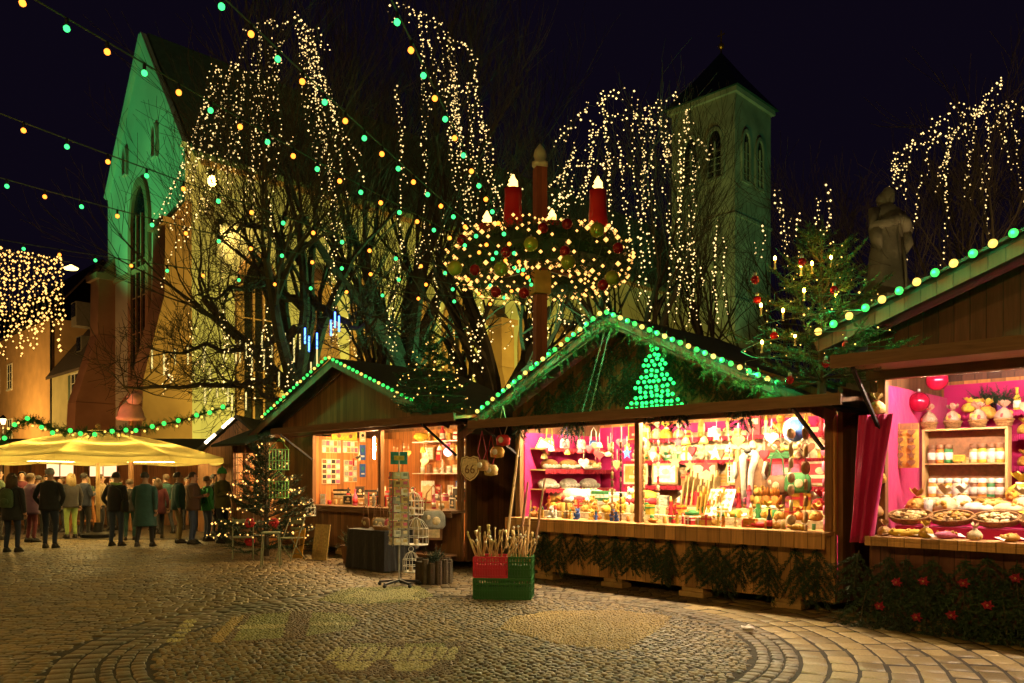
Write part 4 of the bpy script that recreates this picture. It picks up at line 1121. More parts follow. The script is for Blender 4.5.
# ================================================================== floodlights and lamps
def flood(label, loc, target, col, power, spot=60, size=.25, blend=.6):
    loc = V(loc); d = (V(target) - loc).normalized()
    t = thing('floodlight', label, 'floodlight', loc)
    rot = d.to_track_quat('Y', 'Z').to_matrix()
    mb = MB(); mb.box((0, 0, 0), (.42, .16, .3), 0, rot); mb.box(rot @ V((0, -.12, 0)), (.3, .1, .2), 0, rot); mb.beam((0, 0, 0), (0, 0, -.45), .04, .04); mb.build('housing', M['black'], t)
    mb = MB(); mb.box(rot @ V((0, .085, 0)), (.36, .012, .24), 0, rot); mb.build('lens', emit('flood_lens_%d%d%d' % tuple(int(c * 9) for c in col), col, 3, False), t)
    l = lamp('flood_light', 'SPOT', loc + d * .14, col, power, None, loc + d * 10, size, spot, blend)
    l.parent = t; l.location = d * .14
    return t
fc = W((SL + SRt) / 2, YF, 0)
flood('green floodlight low in front of the church gable', W(SL + 4, YF - 16, 3), W(SL + 5.5, YF, 20.5), (.1, 1, .28), 10500, 40, .25, .5)
flood('amber floodlight at the foot of the church front', W(SL + 5, YF - 14, .6), W(SL + 5, YF, 4), (1, .42, .12), 2400, 75)
fp = V(side := W(SRt + 1.3, 9.2, 0)); fz = 14.6
flood('bright sodium floodlight fixed high on the church corner', W(SRt + .6, 8.6, 14.6), W(SRt - .3, 12, 12.5), (1, .62, .16), 500, 120)
mb = MB(); mb.ball((0, 0, 0), (.2, .2, .26), 12, 8); mb.lathe([(.16, .3), (.16, .5), (.05, .56)], 10, mi=1); mb.beam((0, 0, .5), (-.5, .5, .6), .06, .06, 1)
tag(mb.build('wall_lantern', [emit('lantern_glass', (1, .55, .1), 60), M['black']], None, at(212, 181, 38.5), smooth=True), 'glaring amber wall lantern high on the church corner beside the lime', 'lantern')
flood('yellow green floodlight lighting the nave wall from the square', W(-22, 13, .5), W(SRt, 16, 8), (1, .8, .12), 13000, 110)
flood('yellow green floodlight lighting the rear nave wall', W(-20, 27, .5), W(SRt, 32, 8), (1, .8, .1), 13000, 115)
flood('green floodlight at the foot of the bell tower', W(-14, 38, .6), (17, 66, 26), (.2, 1, .35), 6500, 46)
flood('soft green floodlight under the lime trees', W(-13.6, 8, .4), at(420, 60, 25), (.2, 1, .35), 3500, 110)
flood('amber floodlight between the lime trunks', W(-9, 9.5, .4), at(420, 250, 25), (1, .62, .2), 800, 150)
flood('amber floodlight beneath the tree behind the statue', W(-.5, 13, .4), at(970, 150, 24), (1, .6, .25), 900, 120)
flood('added small amber floodlight behind the confectionery stall to brighten the stone statue', W(1.5, 7, 2.2), at(887, 235, 22), (1, .75, .3), 420, 40)  # added lamp, aimed to lift the statue out of the dark
# street lamps of the square (stand behind and beside the viewer)
def street_lamp(label, loc, power, col=(1, .57, .13)):
    t = thing('street_lamp', label, 'street lamp', loc)
    mb = MB(); mb.lathe([(.14, 0), (.14, .5), (.07, .6), (.05, 5.4), (.05, 5.6)], 10); mb.build('post', M['black'], t, smooth=True)
    mb = MB(); mb.lathe([(.12, 5.6), (.2, 5.95), (.2, 6.0)], 8); mb.build('lantern_glass', emit('street_lamp_glass', (1, .7, .35), 4, False), t)
    mb = MB(); mb.lathe([(.26, 6.0), (.2, 6.12), (.06, 6.25), (0, 6.3)], 8); mb.build('lamp_hood', M['black'], t)
    l = lamp('street_light', 'POINT', (0, 0, 5.45), col, power, t, None, .22)
street_lamp('old town street lamp left of the viewpoint', (-9.5, 4, 0), 1150)
street_lamp('old town street lamp right of the viewpoint', (-2.2, -4.5, 0), 1500)
street_lamp('old town street lamp in the lane on the left', (-19, 17, 0), 320)
# lamp over the lane at the far left
mb = MB(); mb.lathe([(0, 0), (.24, .02), (.28, .1), (.12, .2), (.04, .26)], 12, sx=1.3); tag(mb.build('lane_lamp', [emit('lane_lamp_glass', (1, .7, .2), 4, False)], None, at(71, 270, 40)), 'amber lamp hanging on a wire over the lane beside the icicle curtain', 'lamp')

sl_, _ = row(-40, 400, 6.0)
street_lamp('added unseen street lamp in the lane before the apricot house', tuple(W(sl_, 5.0, 0)), 6500)  # added lamp out of view, brightens the apricot front
street_lamp('added unseen street lamp in the lane before the pale yellow house', tuple(W(-64, 5.5, 0)), 3500)  # second lamp put in beyond the frame to light the yellow house
# ================================================================== goods on the stalls
def sidept(px, py, s):       # (y, z) on the plane x = s of the row frame
    k = (px - 512) / F
    y = (k * (9.6 - s * R2) - 4 - s * R2) / (R2 - k * R2)
    return y, EYE + (HZ - py) / F * (9.6 + (y - s) * R2)
PAL = {}
def C(n):
    if n in PAL: return PAL[n]
    cols = dict(red=(.5, .02, .03), yellow=(.65, .42, .04), gold=(.55, .3, .05), white=(.75, .72, .65), cream=(.68, .55, .34), green=(.04, .22, .06), blue=(.04, .12, .5), pink=(.6, .12, .25),
                brown=(.2, .09, .04), tan=(.45, .26, .1), orange=(.6, .22, .03), black=(.025, .022, .02), purple=(.2, .05, .28), grey=(.3, .29, .27), magenta=(.5, .02, .16), teal=(.03, .22, .25), straw=(.55, .4, .16))
    PAL[n] = pm('goods_' + n, cols[n], .6, .3, 22, .15); return PAL[n]
wicker = pm('wicker', (.38, .2, .07), .75, .4, 40, .6)
fleece = pm('fleece', (.8, .74, .62), .95, .15, 30, .9, sheen=.4)
suede = pm('suede', (.5, .25, .08), .9, .25, 7, .3)
cello = pm('cellophane', (.75, .42, .32), .2, .2, 9, .6, trans=.45)
glassy = pm('honey_glass', (.5, .22, .03), .15, .2, 9, .0, coat=.6)
PROTO = {}
def shards(mb, rr, c, n, r, h, mi):
    """crinkled tips of gathered film above a tie"""
    for i in range(n):
        a = 2 * PI * i / n + rr.uniform(-.3, .3); q = r * rr.uniform(.5, 1.1); z = h * rr.uniform(.5, 1.1); w_ = .5
        mb.add([c, (c[0] + q * math.cos(a - w_), c[1] + q * math.sin(a - w_), c[2] + z * .8), (c[0] + q * .9 * math.cos(a), c[1] + q * .9 * math.sin(a), c[2] + z * 1.1), (c[0] + q * math.cos(a + w_), c[1] + q * math.sin(a + w_), c[2] + z * .75)], [(0, 1, 2), (0, 2, 3)], mi)
def proto(kind, a, b=None, seed=0):
    k = (kind, a, b, seed)
    if k in PROTO: return PROTO[k]
    rr = random.Random(hash(kind) % 1 + seed * 7 + 13); mb = MB(); ma = C(a) if isinstance(a, str) else a; mc = C(b) if isinstance(b, str) else (b or ma); sm = True
    if kind == 'jar':
        mb.lathe([(.034, 0), (.037, .008), (.037, .062), (.03, .072)], 12); mb.lathe([(.034, .073), (.035, .078), (.035, .094), (0, .097)], 12, mi=1); mb.lathe([(.0376, .018), (.0376, .054)], 12, mi=2)
    elif kind == 'bottle':
        mb.lathe([(.03, 0), (.034, .01), (.034, .12), (.013, .17), (.012, .21), (.016, .212), (.016, .23), (0, .232)], 10); mb.lathe([(.0347, .03), (.0347, .1)], 10, mi=1)
    elif kind == 'box':
        w_, d_, h_ = rr.uniform(.09, .16), rr.uniform(.07, .1), rr.uniform(.05, .13); mb.bb(-w_ / 2, w_ / 2, -d_ / 2, d_ / 2, 0, h_); mb.bb(-w_ / 2 - .003, w_ / 2 + .003, -d_ / 2 - .003, d_ / 2 + .003, h_ * .62, h_ * .78, 1); mb.bb(-.012, .012, -d_ / 2 - .004, d_ / 2 + .004, .001, h_ + .004, 1); mb.ball((0, 0, h_ + .012), (.03, .015, .012), 7, 5, 1); sm = False
    elif kind == 'pouch':
        mb.lathe([(.03, 0), (.062, .015), (.068, .05), (.05, .085), (.02, .105), (.016, .115)], 11, wob=.08); shards(mb, rr, (0, 0, .112), 9, .05, .06, 0); mb.lathe([(.022, .102), (.025, .107), (.022, .113)], 9, mi=1)
        for i in range(8): a_ = rr.uniform(0, 6.28); mb.ball((.052 * math.cos(a_), .052 * math.sin(a_), rr.uniform(.02, .07)), .02, 6, 4, 2)
    elif kind == 'lying_bag':
        mb.ball((0, 0, .04), (.12, .065, .04), 12, 7); mb.add([(.1, -.03, .03), (.17, -.055, .02), (.17, .05, .055), (.1, .03, .05)], [(0, 1, 2, 3)], 1); mb.add([(-.1, -.03, .03), (-.16, -.05, .02), (-.16, .05, .05), (-.1, .03, .05)], [(0, 1, 2, 3)], 1)
        for i in range(14): mb.ball((rr.uniform(-.08, .08), rr.uniform(-.045, .045), rr.uniform(.05, .075)), .016, 6, 4, 2)
    elif kind == 'tray':
        for z, r in ((0, .15), (.018, .158), (.036, .166), (.054, .172)): mb.tube([(r * 1.3 * math.cos(t_ * PI / 10), r * .8 * math.sin(t_ * PI / 10), z + .009) for t_ in range(21)], .011, 5, cap=False)
        mb.lathe([(.0, .004), (.16, .004)], 16, sx=1.3, sy=.8)
        for i in range(46):
            a_, q = rr.uniform(0, 6.28), rr.uniform(0, 1) ** .5; x, y = .17 * q * math.cos(a_), .1 * q * math.sin(a_)
            mb.ball((x, y, .05 + .03 * (1 - q) + rr.uniform(0, .015)), (rr.uniform(.022, .034), rr.uniform(.02, .03), .014), 7, 4, 1 if rr.random() < .6 else 2, Matrix.Rotation(rr.uniform(-.6, .6), 3, 'X'))
    elif kind == 'basket':
        mb.lathe([(.0, .003), (.075, .003), (.1, .085), (.106, .09), (.096, .085), (.085, .04)], 14)
        for j in range(3): mb.tube([((.08 + j * .011) * math.cos(t_ * PI / 8), (.08 + j * .011) * math.sin(t_ * PI / 8), .02 + j * .03) for t_ in range(17)], .007, 4, cap=False)
        mb.lathe([(.085, .08), (.09, .12), (.06, .18), (.016, .22)], 9, mi=1, wob=.16); shards(mb, rr, (0, 0, .215), 14, .075, .085, 1); mb.ball((0, -.02, .255), (.035, .02, .018), 7, 5, 2)
        for i in range(9): a_ = rr.uniform(0, 6.28); mb.ball((.06 * math.cos(a_), .06 * math.sin(a_), rr.uniform(.09, .16)), .032, 7, 5, 2 + (i % 2))
    elif kind == 'roll':       # rolled fleece, suede outside and wool at the opening
        L = rr.uniform(.34, .46); mb.ball((0, 0, .085), (L / 2, .1, .085), 14, 8)
        for i in range(5): mb.ball((-L * .38 + i * L * .19, -.05, .045), (L * .14, .075, .045), 9, 6, 1)
    elif kind == 'plush':
        mb.ball((0, 0, .06), (.05, .045, .06), 10, 7); mb.ball((0, -.005, .145), (.042, .04, .04), 10, 7)
        for sg in (-1, 1): mb.ball((sg * .03, 0, .185), .016, 7, 5); mb.ball((sg * .052, -.02, .085), (.018, .02, .036), 7, 5); mb.ball((sg * .03, -.045, .018), (.02, .036, .018), 7, 5); mb.ball((sg * .015, -.042, .152), .005, 5, 4, 1)
        mb.ball((0, -.043, .138), (.012, .012, .009), 6, 4, 1)
    elif kind == 'figure':     # turned wooden figure
        mb.lathe([(.03, 0), (.032, .01), (.02, .03), (.028, .06), (.016, .1), (.02, .112), (.024, .13), (.018, .15), (0, .156)], 10); mb.lathe([(.026, .142), (.012, .165), (.01, .19), (0, .2)], 9, mi=1); mb.tube([(-.02, 0, .09), (-.045, -.01, .07), (-.03, -.03, .055)], .007, 5); mb.tube([(.02, 0, .09), (.045, -.01, .07), (.03, -.03, .055)], .007, 5)
    elif kind == 'candle':
        mb.lathe([(.028, 0), (.03, .004), (.03, .1), (.024, .104), (0, .1)], 12); mb.tube([(0, 0, .1), (.003, 0, .115)], .002, 4, 1)
    elif kind == 'boards':     # upright cutting boards in a rack
        for i in range(7):
            x = -.19 + i * .063; h_ = .3 + .06 * math.sin(i * 1.3); rot = Matrix.Rotation(.12, 3, 'Y')
            mb.box((x, 0, h_ / 2), (.018, .2, h_), 0, rot); mb.box((x + .02, 0, h_ + .035), (.018, .06, .08), 0, rot)
        mb.bb(-.24, .26, -.12, .12, 0, .02, 1); sm = False
    elif kind == 'folded':     # folded textile pile
        for i in range(4): mb.box((rr.uniform(-.01, .01), 0, .018 + i * .034), (.22, .16, .03), i % 2, Matrix.Rotation(rr.uniform(-.08, .08), 3, 'Z'))
        sm = False
    elif kind == 'picture':
        mb.bb(-.2, .2, 0, .018, 0, .28, 0); mb.bb(-.172, .172, -.004, .0, .028, .252, 1); mb.bb(-.1, .1, -.007, -.004, .08, .12, 2); mb.ball((.02, -.005, .17), (.06, .003, .04), 9, 6, 2); sm = False
    elif kind == 'mug':
        mb.lathe([(.036, 0), (.04, .006), (.04, .09), (.035, .09), (.034, .012), (0, .01)], 12); mb.tube([(.038, 0, .07), (.062, 0, .066), (.064, 0, .034), (.038, 0, .024)], .006, 6); mb.lathe([(.0405, .03), (.0405, .06)], 12, mi=1)
    elif kind == 'star':
        P = [((.085 if i % 2 == 0 else .036) * math.sin(i * PI / 5), (.085 if i % 2 == 0 else .036) * math.cos(i * PI / 5)) for i in range(10)]; mb.prism(P, -.008, .008, 'y'); mb.tube([(0, 0, .08), (0, 0, .22)], .003, 3, 1); sm = False
    elif kind == 'heart':
        P = [(.005 * 16 * math.sin(t_) ** 3 * .9, .005 * (13 * math.cos(t_) - 5 * math.cos(2 * t_) - 2 * math.cos(3 * t_) - math.cos(4 * t_)) * .9) for t_ in [2 * PI * i / 22 for i in range(22)]]; mb.prism(P, -.012, .012, 'y'); mb.tube([(0, 0, .03), (0, 0, .2)], .003, 3, 1); sm = False
    elif kind == 'bird':
        mb.ball((0, 0, 0), (.06, .028, .03), 9, 6); mb.ball((.055, 0, .03), .022, 8, 6); mb.add([(-.04, 0, 0), (-.12, -.025, .03), (-.12, .025, .03)], [(0, 1, 2)]); mb.add([(0, .02, .01), (-.04, .1, .05), (-.07, .06, .03)], [(0, 1, 2)], 1); mb.add([(0, -.02, .01), (-.04, -.1, .05), (-.07, -.06, .03)], [(0, 1, 2)], 1); mb.tube([(0, 0, .02), (0, 0, .2)], .003, 3, 1)
    elif kind == 'bell':
        mb.lathe([(.05, 0), (.042, .02), (.03, .06), (.012, .075), (0, .078)], 12); mb.ball((0, 0, 0), .012, 6, 4, 1); mb.tube([(0, 0, .07), (0, 0, .2)], .003, 3, 1)
    elif kind == 'rod_string':  # long string of turned wooden pieces
        z = 0; mb.tube([(0, 0, .25), (0, 0, -1.25)], .004, 4, 1)
        while z > -1.2:
            l_ = rr.uniform(.05, .13); q = rr.uniform(.016, .034); mb.lathe([(.004, z - l_), (q, z - l_ * .75), (q * .6, z - l_ * .5), (q, z - l_ * .2), (.004, z)], 8, mi=rr.choice((0, 0, 1, 2))); z -= l_ + .01
    elif kind == 'disc_string':  # round bark-edged wooden discs one below the other
        mb.tube([(0, 0, .2), (0, 0, -1.5)], .004, 4, 1); z = -.05
        while z > -1.5:
            q = rr.uniform(.07, .095); mb.lathe([(0, -.022), (q, -.022), (q + .004, 0), (q, .022), (0, .022)], 14, (0, 0, z), 0, rot=Matrix.Rotation(PI / 2, 3, 'Y') @ Matrix.Rotation(rr.uniform(-.5, .5), 3, 'X')); z -= q * 2 + rr.uniform(.01, .09)
    elif kind == 'bag':        # hand bag with strap
        mb.lathe([(.1, 0), (.13, .04), (.125, .16), (.09, .22)], 14, sx=1.15, sy=.45); mb.tube([(-.1, 0, .2), (-.08, 0, .42), (0, 0, .52), (.08, 0, .42), (.1, 0, .2)], .009, 5, 1); mb.ball((.03, -.058, .1), (.05, .01, .05), 9, 6, 2); mb.ball((-.06, -.05, .14), (.03, .01, .03), 8, 5, 2)
    elif kind == 'glove':
        mb.ball((0, 0, .1), (.055, .022, .075), 10, 7)
        for i in range(4): x = -.042 + i * .028; mb.tube([(x, 0, .15), (x * 1.15, -.004, .2 + .015 * (i in (1, 2))), (x * 1.2, -.01, .235 + .02 * (i in (1, 2)))], [.015, .014, .008], 7)
        mb.tube([(.05, 0, .09), (.085, -.01, .13), (.095, -.012, .16)], [.018, .015, .008], 7); mb.lathe([(.05, 0), (.054, .02), (.05, .045)], 12, mi=1, sy=.5)
    elif kind == 'book':
        mb.bb(-.07, .07, -.012, .012, 0, .2); mb.bb(-.066, .071, -.009, .009, .004, .196, 1); mb.bb(-.05, .05, -.0135, -.012, .11, .165, 2); sm = False
    mats = [ma, mc, C('cream') if kind not in ('jar', 'pouch', 'lying_bag') else C('white') if kind == 'jar' else C('gold'), C('yellow')]
    if kind == 'basket': mats = [wicker, cello, C('red'), C('gold')]
    if kind == 'tray': mats = [wicker, C(a), mc]
    me = mb.mesh(kind, mats)
    import bmesh
    bm = bmesh.new(); bm.from_mesh(me); bmesh.ops.recalc_face_normals(bm, faces=bm.faces); bm.to_mesh(me); bm.free()
    if sm: me.polygons.foreach_set('use_smooth', [True] * len(me.polygons))
    PROTO[k] = me; return me
NICE = dict(jar='honey jar', bottle='bottle', box='gift box', pouch='tied sweet bag', lying_bag='sweet bag', tray='biscuit tray', basket='gift basket', roll='fleece roll', plush='plush toy', figure='wooden figure', candle='candle', boards='cutting boards',
            folded='textile pile', picture='framed picture', mug='mug', star='hanging star', heart='hanging heart', bird='hanging bird', bell='hanging bell', rod_string='ornament string', disc_string='wood disc string', bag='handbag', glove='glove', book='book')
def put(kind, a, b, loc, label, group=None, rz=0, sc=1, seed=0, rot=None):
    o = link(kind if kind not in ('boards',) else 'board_rack', proto(kind, a, b, seed), None, loc, RZ + rz); o.scale = (sc,) * 3
    if rot: o.rotation_euler = (rot[0], rot[1], RZ + rz)
    return tag(o, label, NICE[kind].split(' ')[-1] if kind not in ('boards',) else 'board rack', group)

# ---------------------------------------------------------------- gift stall fittings
def shelf(t, x0, x1, y0, y1, z, fringe='y', mat=None, fm=None):
    mb = MB(); mb.bb(x0, x1, y0, y1, z - .025, z); sh = mb.build('shelf', mat or M['lightwood'], t)
    mb = MB(); n = int(((x1 - x0) if fringe == 'y' else (y1 - y0)) / .018)
    for i in range(n):
        l_ = rnd.uniform(.05, .085)
        if fringe == 'y': x = x0 + (i + .5) * (x1 - x0) / n; mb.box((x, y0 - .01 + rnd.uniform(-.006, .006), z - l_ / 2), (.014, .012, l_))
        else: y = y0 + (i + .5) * (y1 - y0) / n; mb.box((x1 + .01 + rnd.uniform(-.006, .006), y, z - l_ / 2), (.012, .014, l_))
    mb.build('fringe', fm or M['redfringe'], sh); return sh
rnd.seed(101)
ms0 = -5.6
LSZ = [2.16, 1.8, 1.47]
for z in LSZ: shelf(mid, .09, .48, .25, 2.1, z, 'x')
mb = MB(); mb.bb(.07, .085, .1, 2.15, .3, 2.42); mb.build('side_lining', M['pink'], mid)
_, zb1 = row(700, 437, 1.8); _, zb2 = row(700, 460, 1.8)
BZ = [zb1, zb2]
for z in BZ: shelf(mid, 1.0, 5.25, 1.8, 2.15, z)
mb = MB(); mb.bb(1.15, 5.3, 2.15, 2.165, 1.0, 2.42); mb.build('glare_backing', C('cream'), mid)  # added board; its cream imitates the overexposed pale goods at the back
# display steps behind the counter
mb = MB(); mb.bb(.25, 5.3, .3, .62, 1.002, 1.1); mb.bb(.25, 5.3, .62, 1.0, 1.002, 1.22); mb.build('display_step', C('cream'), mid)
# fleece on the side shelves
for k, (y, z, a) in enumerate(((.55, LSZ[1], 'tan'), (1.05, LSZ[1], 'tan'), (1.65, LSZ[1], 'tan'), (.5, LSZ[2], 'cream'), (1.05, LSZ[2], 'cream'), (1.6, LSZ[2], 'cream'))):
    put('roll', suede if k < 3 else fleece, fleece, W(-5.3, y, z), f'{"tan suede" if k < 3 else "cream woolly"} fleece roll, {("front", "middle", "rear")[k % 3]} one on the {"middle" if k < 3 else "lower"} red fringed shelf of the gift stall', 'fleece rolls', PI / 2 + rnd.uniform(-.1, .1), 1.05, k)
for k, (y, a, b) in enumerate(((.55, 'orange', 'yellow'), (.95, 'white', 'blue'), (1.4, 'white', 'green'), (1.75, 'blue', 'white'))):
    put('bag', a, b, W(-5.3, y, LSZ[0]), f'{a} and {b} patterned fabric bag, {od(k)} from the front on the top side shelf of the gift stall', 'fabric bags', PI / 2, .8, k)
put('picture', 'yellow', 'pink', W(-5.28, .35, 2.1), 'tilted pink and yellow pot holder hanging at the left end of the gift stall', None, PI / 2 - .5, .7, 0, (0, .5))
# back shelves of the gift stall
cols = ['yellow', 'white', 'red', 'cream', 'gold', 'green', 'straw', 'tan', 'orange', 'brown', 'pink', 'blue']
kinds = ['plush', 'figure', 'box', 'picture', 'mug', 'candle', 'bottle', 'book', 'folded', 'pouch', 'figure', 'plush']
BZ.append(BZ[1] - .42); shelf(mid, 1.0, 5.25, 1.75, 2.15, BZ[2])
for r_, z in enumerate(BZ):
    for i in range(19):
        s_ = -4.5 + i * .225 + rnd.uniform(-.03, .03); kd = rnd.choice(kinds); a = rnd.choice(cols[:9]); b = rnd.choice(['white', 'red', 'gold', 'green'])
        put(kd, a, b, W(s_, 1.93 + rnd.uniform(-.05, .05), z), f'{a} {NICE[kd]} with {b} details, {od(i)} from the left on the {("upper", "middle", "lower")[r_]} back shelf of the gift stall', 'goods on the back shelves of the gift stall', rnd.uniform(-.3, .3), rnd.uniform(1.2, 1.8) if kd != 'picture' else 1.0, rnd.randrange(3))
for i, (s_, a, b) in enumerate(((-4.35, 'cream', 'gold'), (-3.75, 'tan', 'white'), (-3.0, 'brown', 'cream'), (-2.35, 'gold', 'white'), (-1.6, 'red', 'pink'), (-1.1, 'cream', 'red'))):
    put('picture', a, b, W(s_, 1.72, BZ[1] - .4), f'{a} framed picture, {od(i)} from the left under the back shelves of the gift stall', 'framed pictures in the gift stall', 0, 1.25, i)
# display steps and counter
def scatter(n, s0, s1, y, z, where, grp, kl, cl, sc=(.8, 1.2), jy=.08, acc=('white', 'red', 'gold', 'green')):
    for i in range(n):
        s_ = s0 + (s1 - s0) * (i + .5) / n + rnd.uniform(-.03, .03); kd = rnd.choice(kl); a = rnd.choice(cl); b = rnd.choice(acc)
        put(kd, a, b, W(s_, y + rnd.uniform(-jy, jy), z), f'{a} {NICE[kd]} with {b} details, {od(i)} from the left {where}', grp, rnd.uniform(-.5, .5), rnd.uniform(*sc), rnd.randrange(3))
scatter(16, -5.2, -3.15, .8, 1.22, 'on the tall left display step of the gift stall', 'goods on the left display step', ['folded', 'roll', 'pouch', 'folded', 'box', 'plush'], ['white', 'cream', 'yellow', 'cream', 'white'], (1.15, 1.6))
scatter(20, -2.95, -.5, .85, 1.22, 'on the tall right display step of the gift stall', 'goods on the right display step', ['plush', 'pouch', 'figure', 'box', 'candle', 'mug'], ['yellow', 'white', 'gold', 'red', 'straw', 'pink'], (1.3, 1.8))
scatter(19, -5.25, -3.1, .45, 1.1, 'on the low left display step of the gift stall', 'goods on the low left display step', ['plush', 'pouch', 'figure', 'candle', 'box'], ['gold', 'orange', 'yellow', 'straw', 'white'], (1.0, 1.4))
scatter(20, -2.95, -.45, .45, 1.1, 'on the low right display step of the gift stall', 'goods on the low right display step', ['figure', 'box', 'pouch', 'lying_bag', 'candle', 'plush'], ['gold', 'orange', 'yellow', 'red', 'green', 'straw'], (1.0, 1.45))
scatter(20, -5.3, -3.1, .05, 1.0, 'along the left front edge of the gift stall counter', 'small goods on the left counter edge', ['candle', 'figure', 'pouch', 'plush', 'box'], ['orange', 'gold', 'yellow', 'brown', 'blue', 'white'], (.7, 1.05), .12)
scatter(22, -2.95, -.35, .05, 1.0, 'along the right front edge of the gift stall counter', 'small goods on the right counter edge', ['box', 'pouch', 'figure', 'candle', 'lying_bag'], ['gold', 'orange', 'red', 'yellow', 'green', 'straw'], (.7, 1.1), .12)
put('boards', 'straw', 'tan', W(-2.5, .82, 1.22), 'upright rack of pale wooden cutting boards on the gift stall display', None, .2, 1.25)
put('boards', 'gold', 'tan', W(-2.15, .55, 1.1), 'rack of golden wooden cutting boards right in front of the pale ones', None, .1, .95)
put('bag', 'green', 'brown', W(-.95, .75, 1.45), 'green and brown felt handbag hanging by its strap in the gift stall', None, .1, 1.25, 1)
put('bag', 'brown', 'green', W(-1.3, .85, 1.42), 'brown felt handbag with green patches hanging beside the green one', None, -.2, 1.2, 2)
put('bottle', 'black', 'red', W(-.95, -.05, 1.0), 'dark squat bottle with red cap at the front of the gift stall counter', None, 0, 1.1)
# tilted card of small ornaments
t = thing('ornament_card', 'white tilted display card with rows of small ornaments on the gift stall counter', 'display card', W(-1.98, .4, 1.1), RZ)
mb = MB(); rot = Matrix.Rotation(-.45, 3, 'X'); mb.box((0, .1, .2), (.4, .015, .42), 0, rot); mb.beam((0, .2, .0), (0, .17, .3), .03, .02); mb.build('card', M['white'], t)
for i in range(4):
    for j in range(4):
        o = link('ornament', proto('heart' if (i + j) % 2 else 'star', 'tan' if j % 2 else 'straw', 'white', 0), t, V((-.14 + i * .095, .1, .2)) + rot @ V((0, -.014, -.14 + j * .095))); o.scale = (.45,) * 3; o.rotation_euler = (-.45, 0, 0)
# fur waistcoat on a hanger
t = thing('fur_waistcoat', 'brown sleeveless waistcoat with pale fleece trim hanging in the gift stall', 'waistcoat', W(-1.75, .95, 1.28), RZ)
mb = MB()
for sg in (-1, 1):
    vs = [(sg * .05, -.08, 0), (sg * .25, -.02, 0), (sg * .25, -.01, .34), (sg * .2, -.02, .42), (sg * .23, 0, .6), (sg * .1, -.03, .68), (sg * .055, -.09, .45)]
    vb = [(x, y + .09 + .03 * (z > .5), z) for x, y, z in vs]; n = len(vs)
    mb.add(vs + vb, [tuple(range(n)), tuple(range(2 * n - 1, n - 1, -1))] + [(i, (i + 1) % n, n + (i + 1) % n, n + i) for i in range(n)])
mb.bb(-.22, .22, .06, .1, .0, .62); mb.build('leather', pm('brown_leather', (.2, .1, .045), .7, .35, 9, .3), t, bevel=.01)
mb = MB()
for sg in (-1, 1): mb.tube([(sg * .045, -.1, 0), (sg * .05, -.11, .25), (sg * .06, -.1, .46), (sg * .1, -.05, .66), (sg * .08, .03, .72)], [.035, .038, .045, .055, .05], 8); mb.tube([(sg * .24, -.03, .36), (sg * .21, -.04, .44), (sg * .24, -.02, .6)], .022, 7)
mb.tube([(-.09, .03, .71), (0, .06, .73), (.09, .03, .71)], .05, 8); mb.build('fleece_trim', fleece, t, smooth=True)
mb = MB(); mb.tube([(-.2, .03, .63), (0, .03, .74), (.2, .03, .63)], .012, 5); mb.tube([(0, .03, .74), (0, .03, .84), (.03, .03, .87)], .004, 4); mb.build('hanger', C('tan'), t)
for k in range(2): put('glove', 'orange', 'white', W(-1.38 + .13 * k, .7, 1.22), f'{"left" if k == 0 else "right"} orange leather glove standing beside the fur waistcoat', 'orange gloves', .3 - .5 * k, 1.2)
# hanging ornaments along the top of the gift stall opening
rr_ = random.Random(8)
for i in range(29):
    s_ = -5.2 + i * .17 + rr_.uniform(-.05, .05)
    if abs(s_ + 3.02) < .1: continue
    kd = rr_.choice(['star', 'heart', 'bird', 'bell', 'star', 'heart']); a = rr_.choice(['white', 'red', 'straw', 'gold', 'blue', 'cream', 'tan', 'black', 'green', 'red', 'white', 'yellow', 'cream', 'brown'])
    put(kd, a, 'grey', W(s_, rr_.uniform(.3, .5), 2.18 + rr_.uniform(-.22, .06)), f'{a} {NICE[kd]} ornament, {od(i) if i < 20 else od(i)} from the left along the top of the gift stall opening', 'hanging ornaments in the gift stall', rr_.uniform(-.9, .9), rr_.uniform(1.0, 1.45))
for k, (s_, y, a, b) in enumerate(((-3.5, -.02, 'tan', 'brown'), (-3.28, -.1, 'brown', 'black'), (-3.12, .1, 'black', 'straw'), (-2.88, -.08, 'straw', 'tan'), (-2.72, .05, 'cream', 'red'), (-1.72, .3, 'red', 'green'))):
    o = put('rod_string', a, b, W(s_, y, 2.2), f'{od(k)} hanging string of {a} and {b} wooden pieces in the gift stall opening', 'wooden ornament strings', 0, .95 if k < 5 else .55, k)
for k, (s_, y, a) in enumerate(((-.62, -.13, 'cream'), (-.45, -.09, 'tan'), (-.3, .12, 'pink'))):
    put('disc_string', a, 'black', W(s_, y, 2.25), f'string of round {a} wooden discs, {od(k)} from the left at the right end of the gift stall', 'wood disc strings', .3 * k, .86, k)
for i in range(24):
    s_ = -5.0 + i * .2 + rr_.uniform(-.05, .05); kd = rr_.choice(['star', 'heart', 'bird', 'bell', 'glove', 'bag']); a = rr_.choice(['white', 'red', 'straw', 'gold', 'cream', 'tan', 'yellow', 'brown'])
    put(kd, a, 'cream', W(s_, rr_.uniform(.9, 1.3), 2.0 + rr_.uniform(-.2, .1)), f'{a} {NICE[kd]} hanging deeper inside the gift stall, {od(i)} from the left', 'ornaments hanging deep in the gift stall', rr_.uniform(-.6, .6), rr_.uniform(1.1, 1.5) if kd not in ('bag', 'glove') else .8)
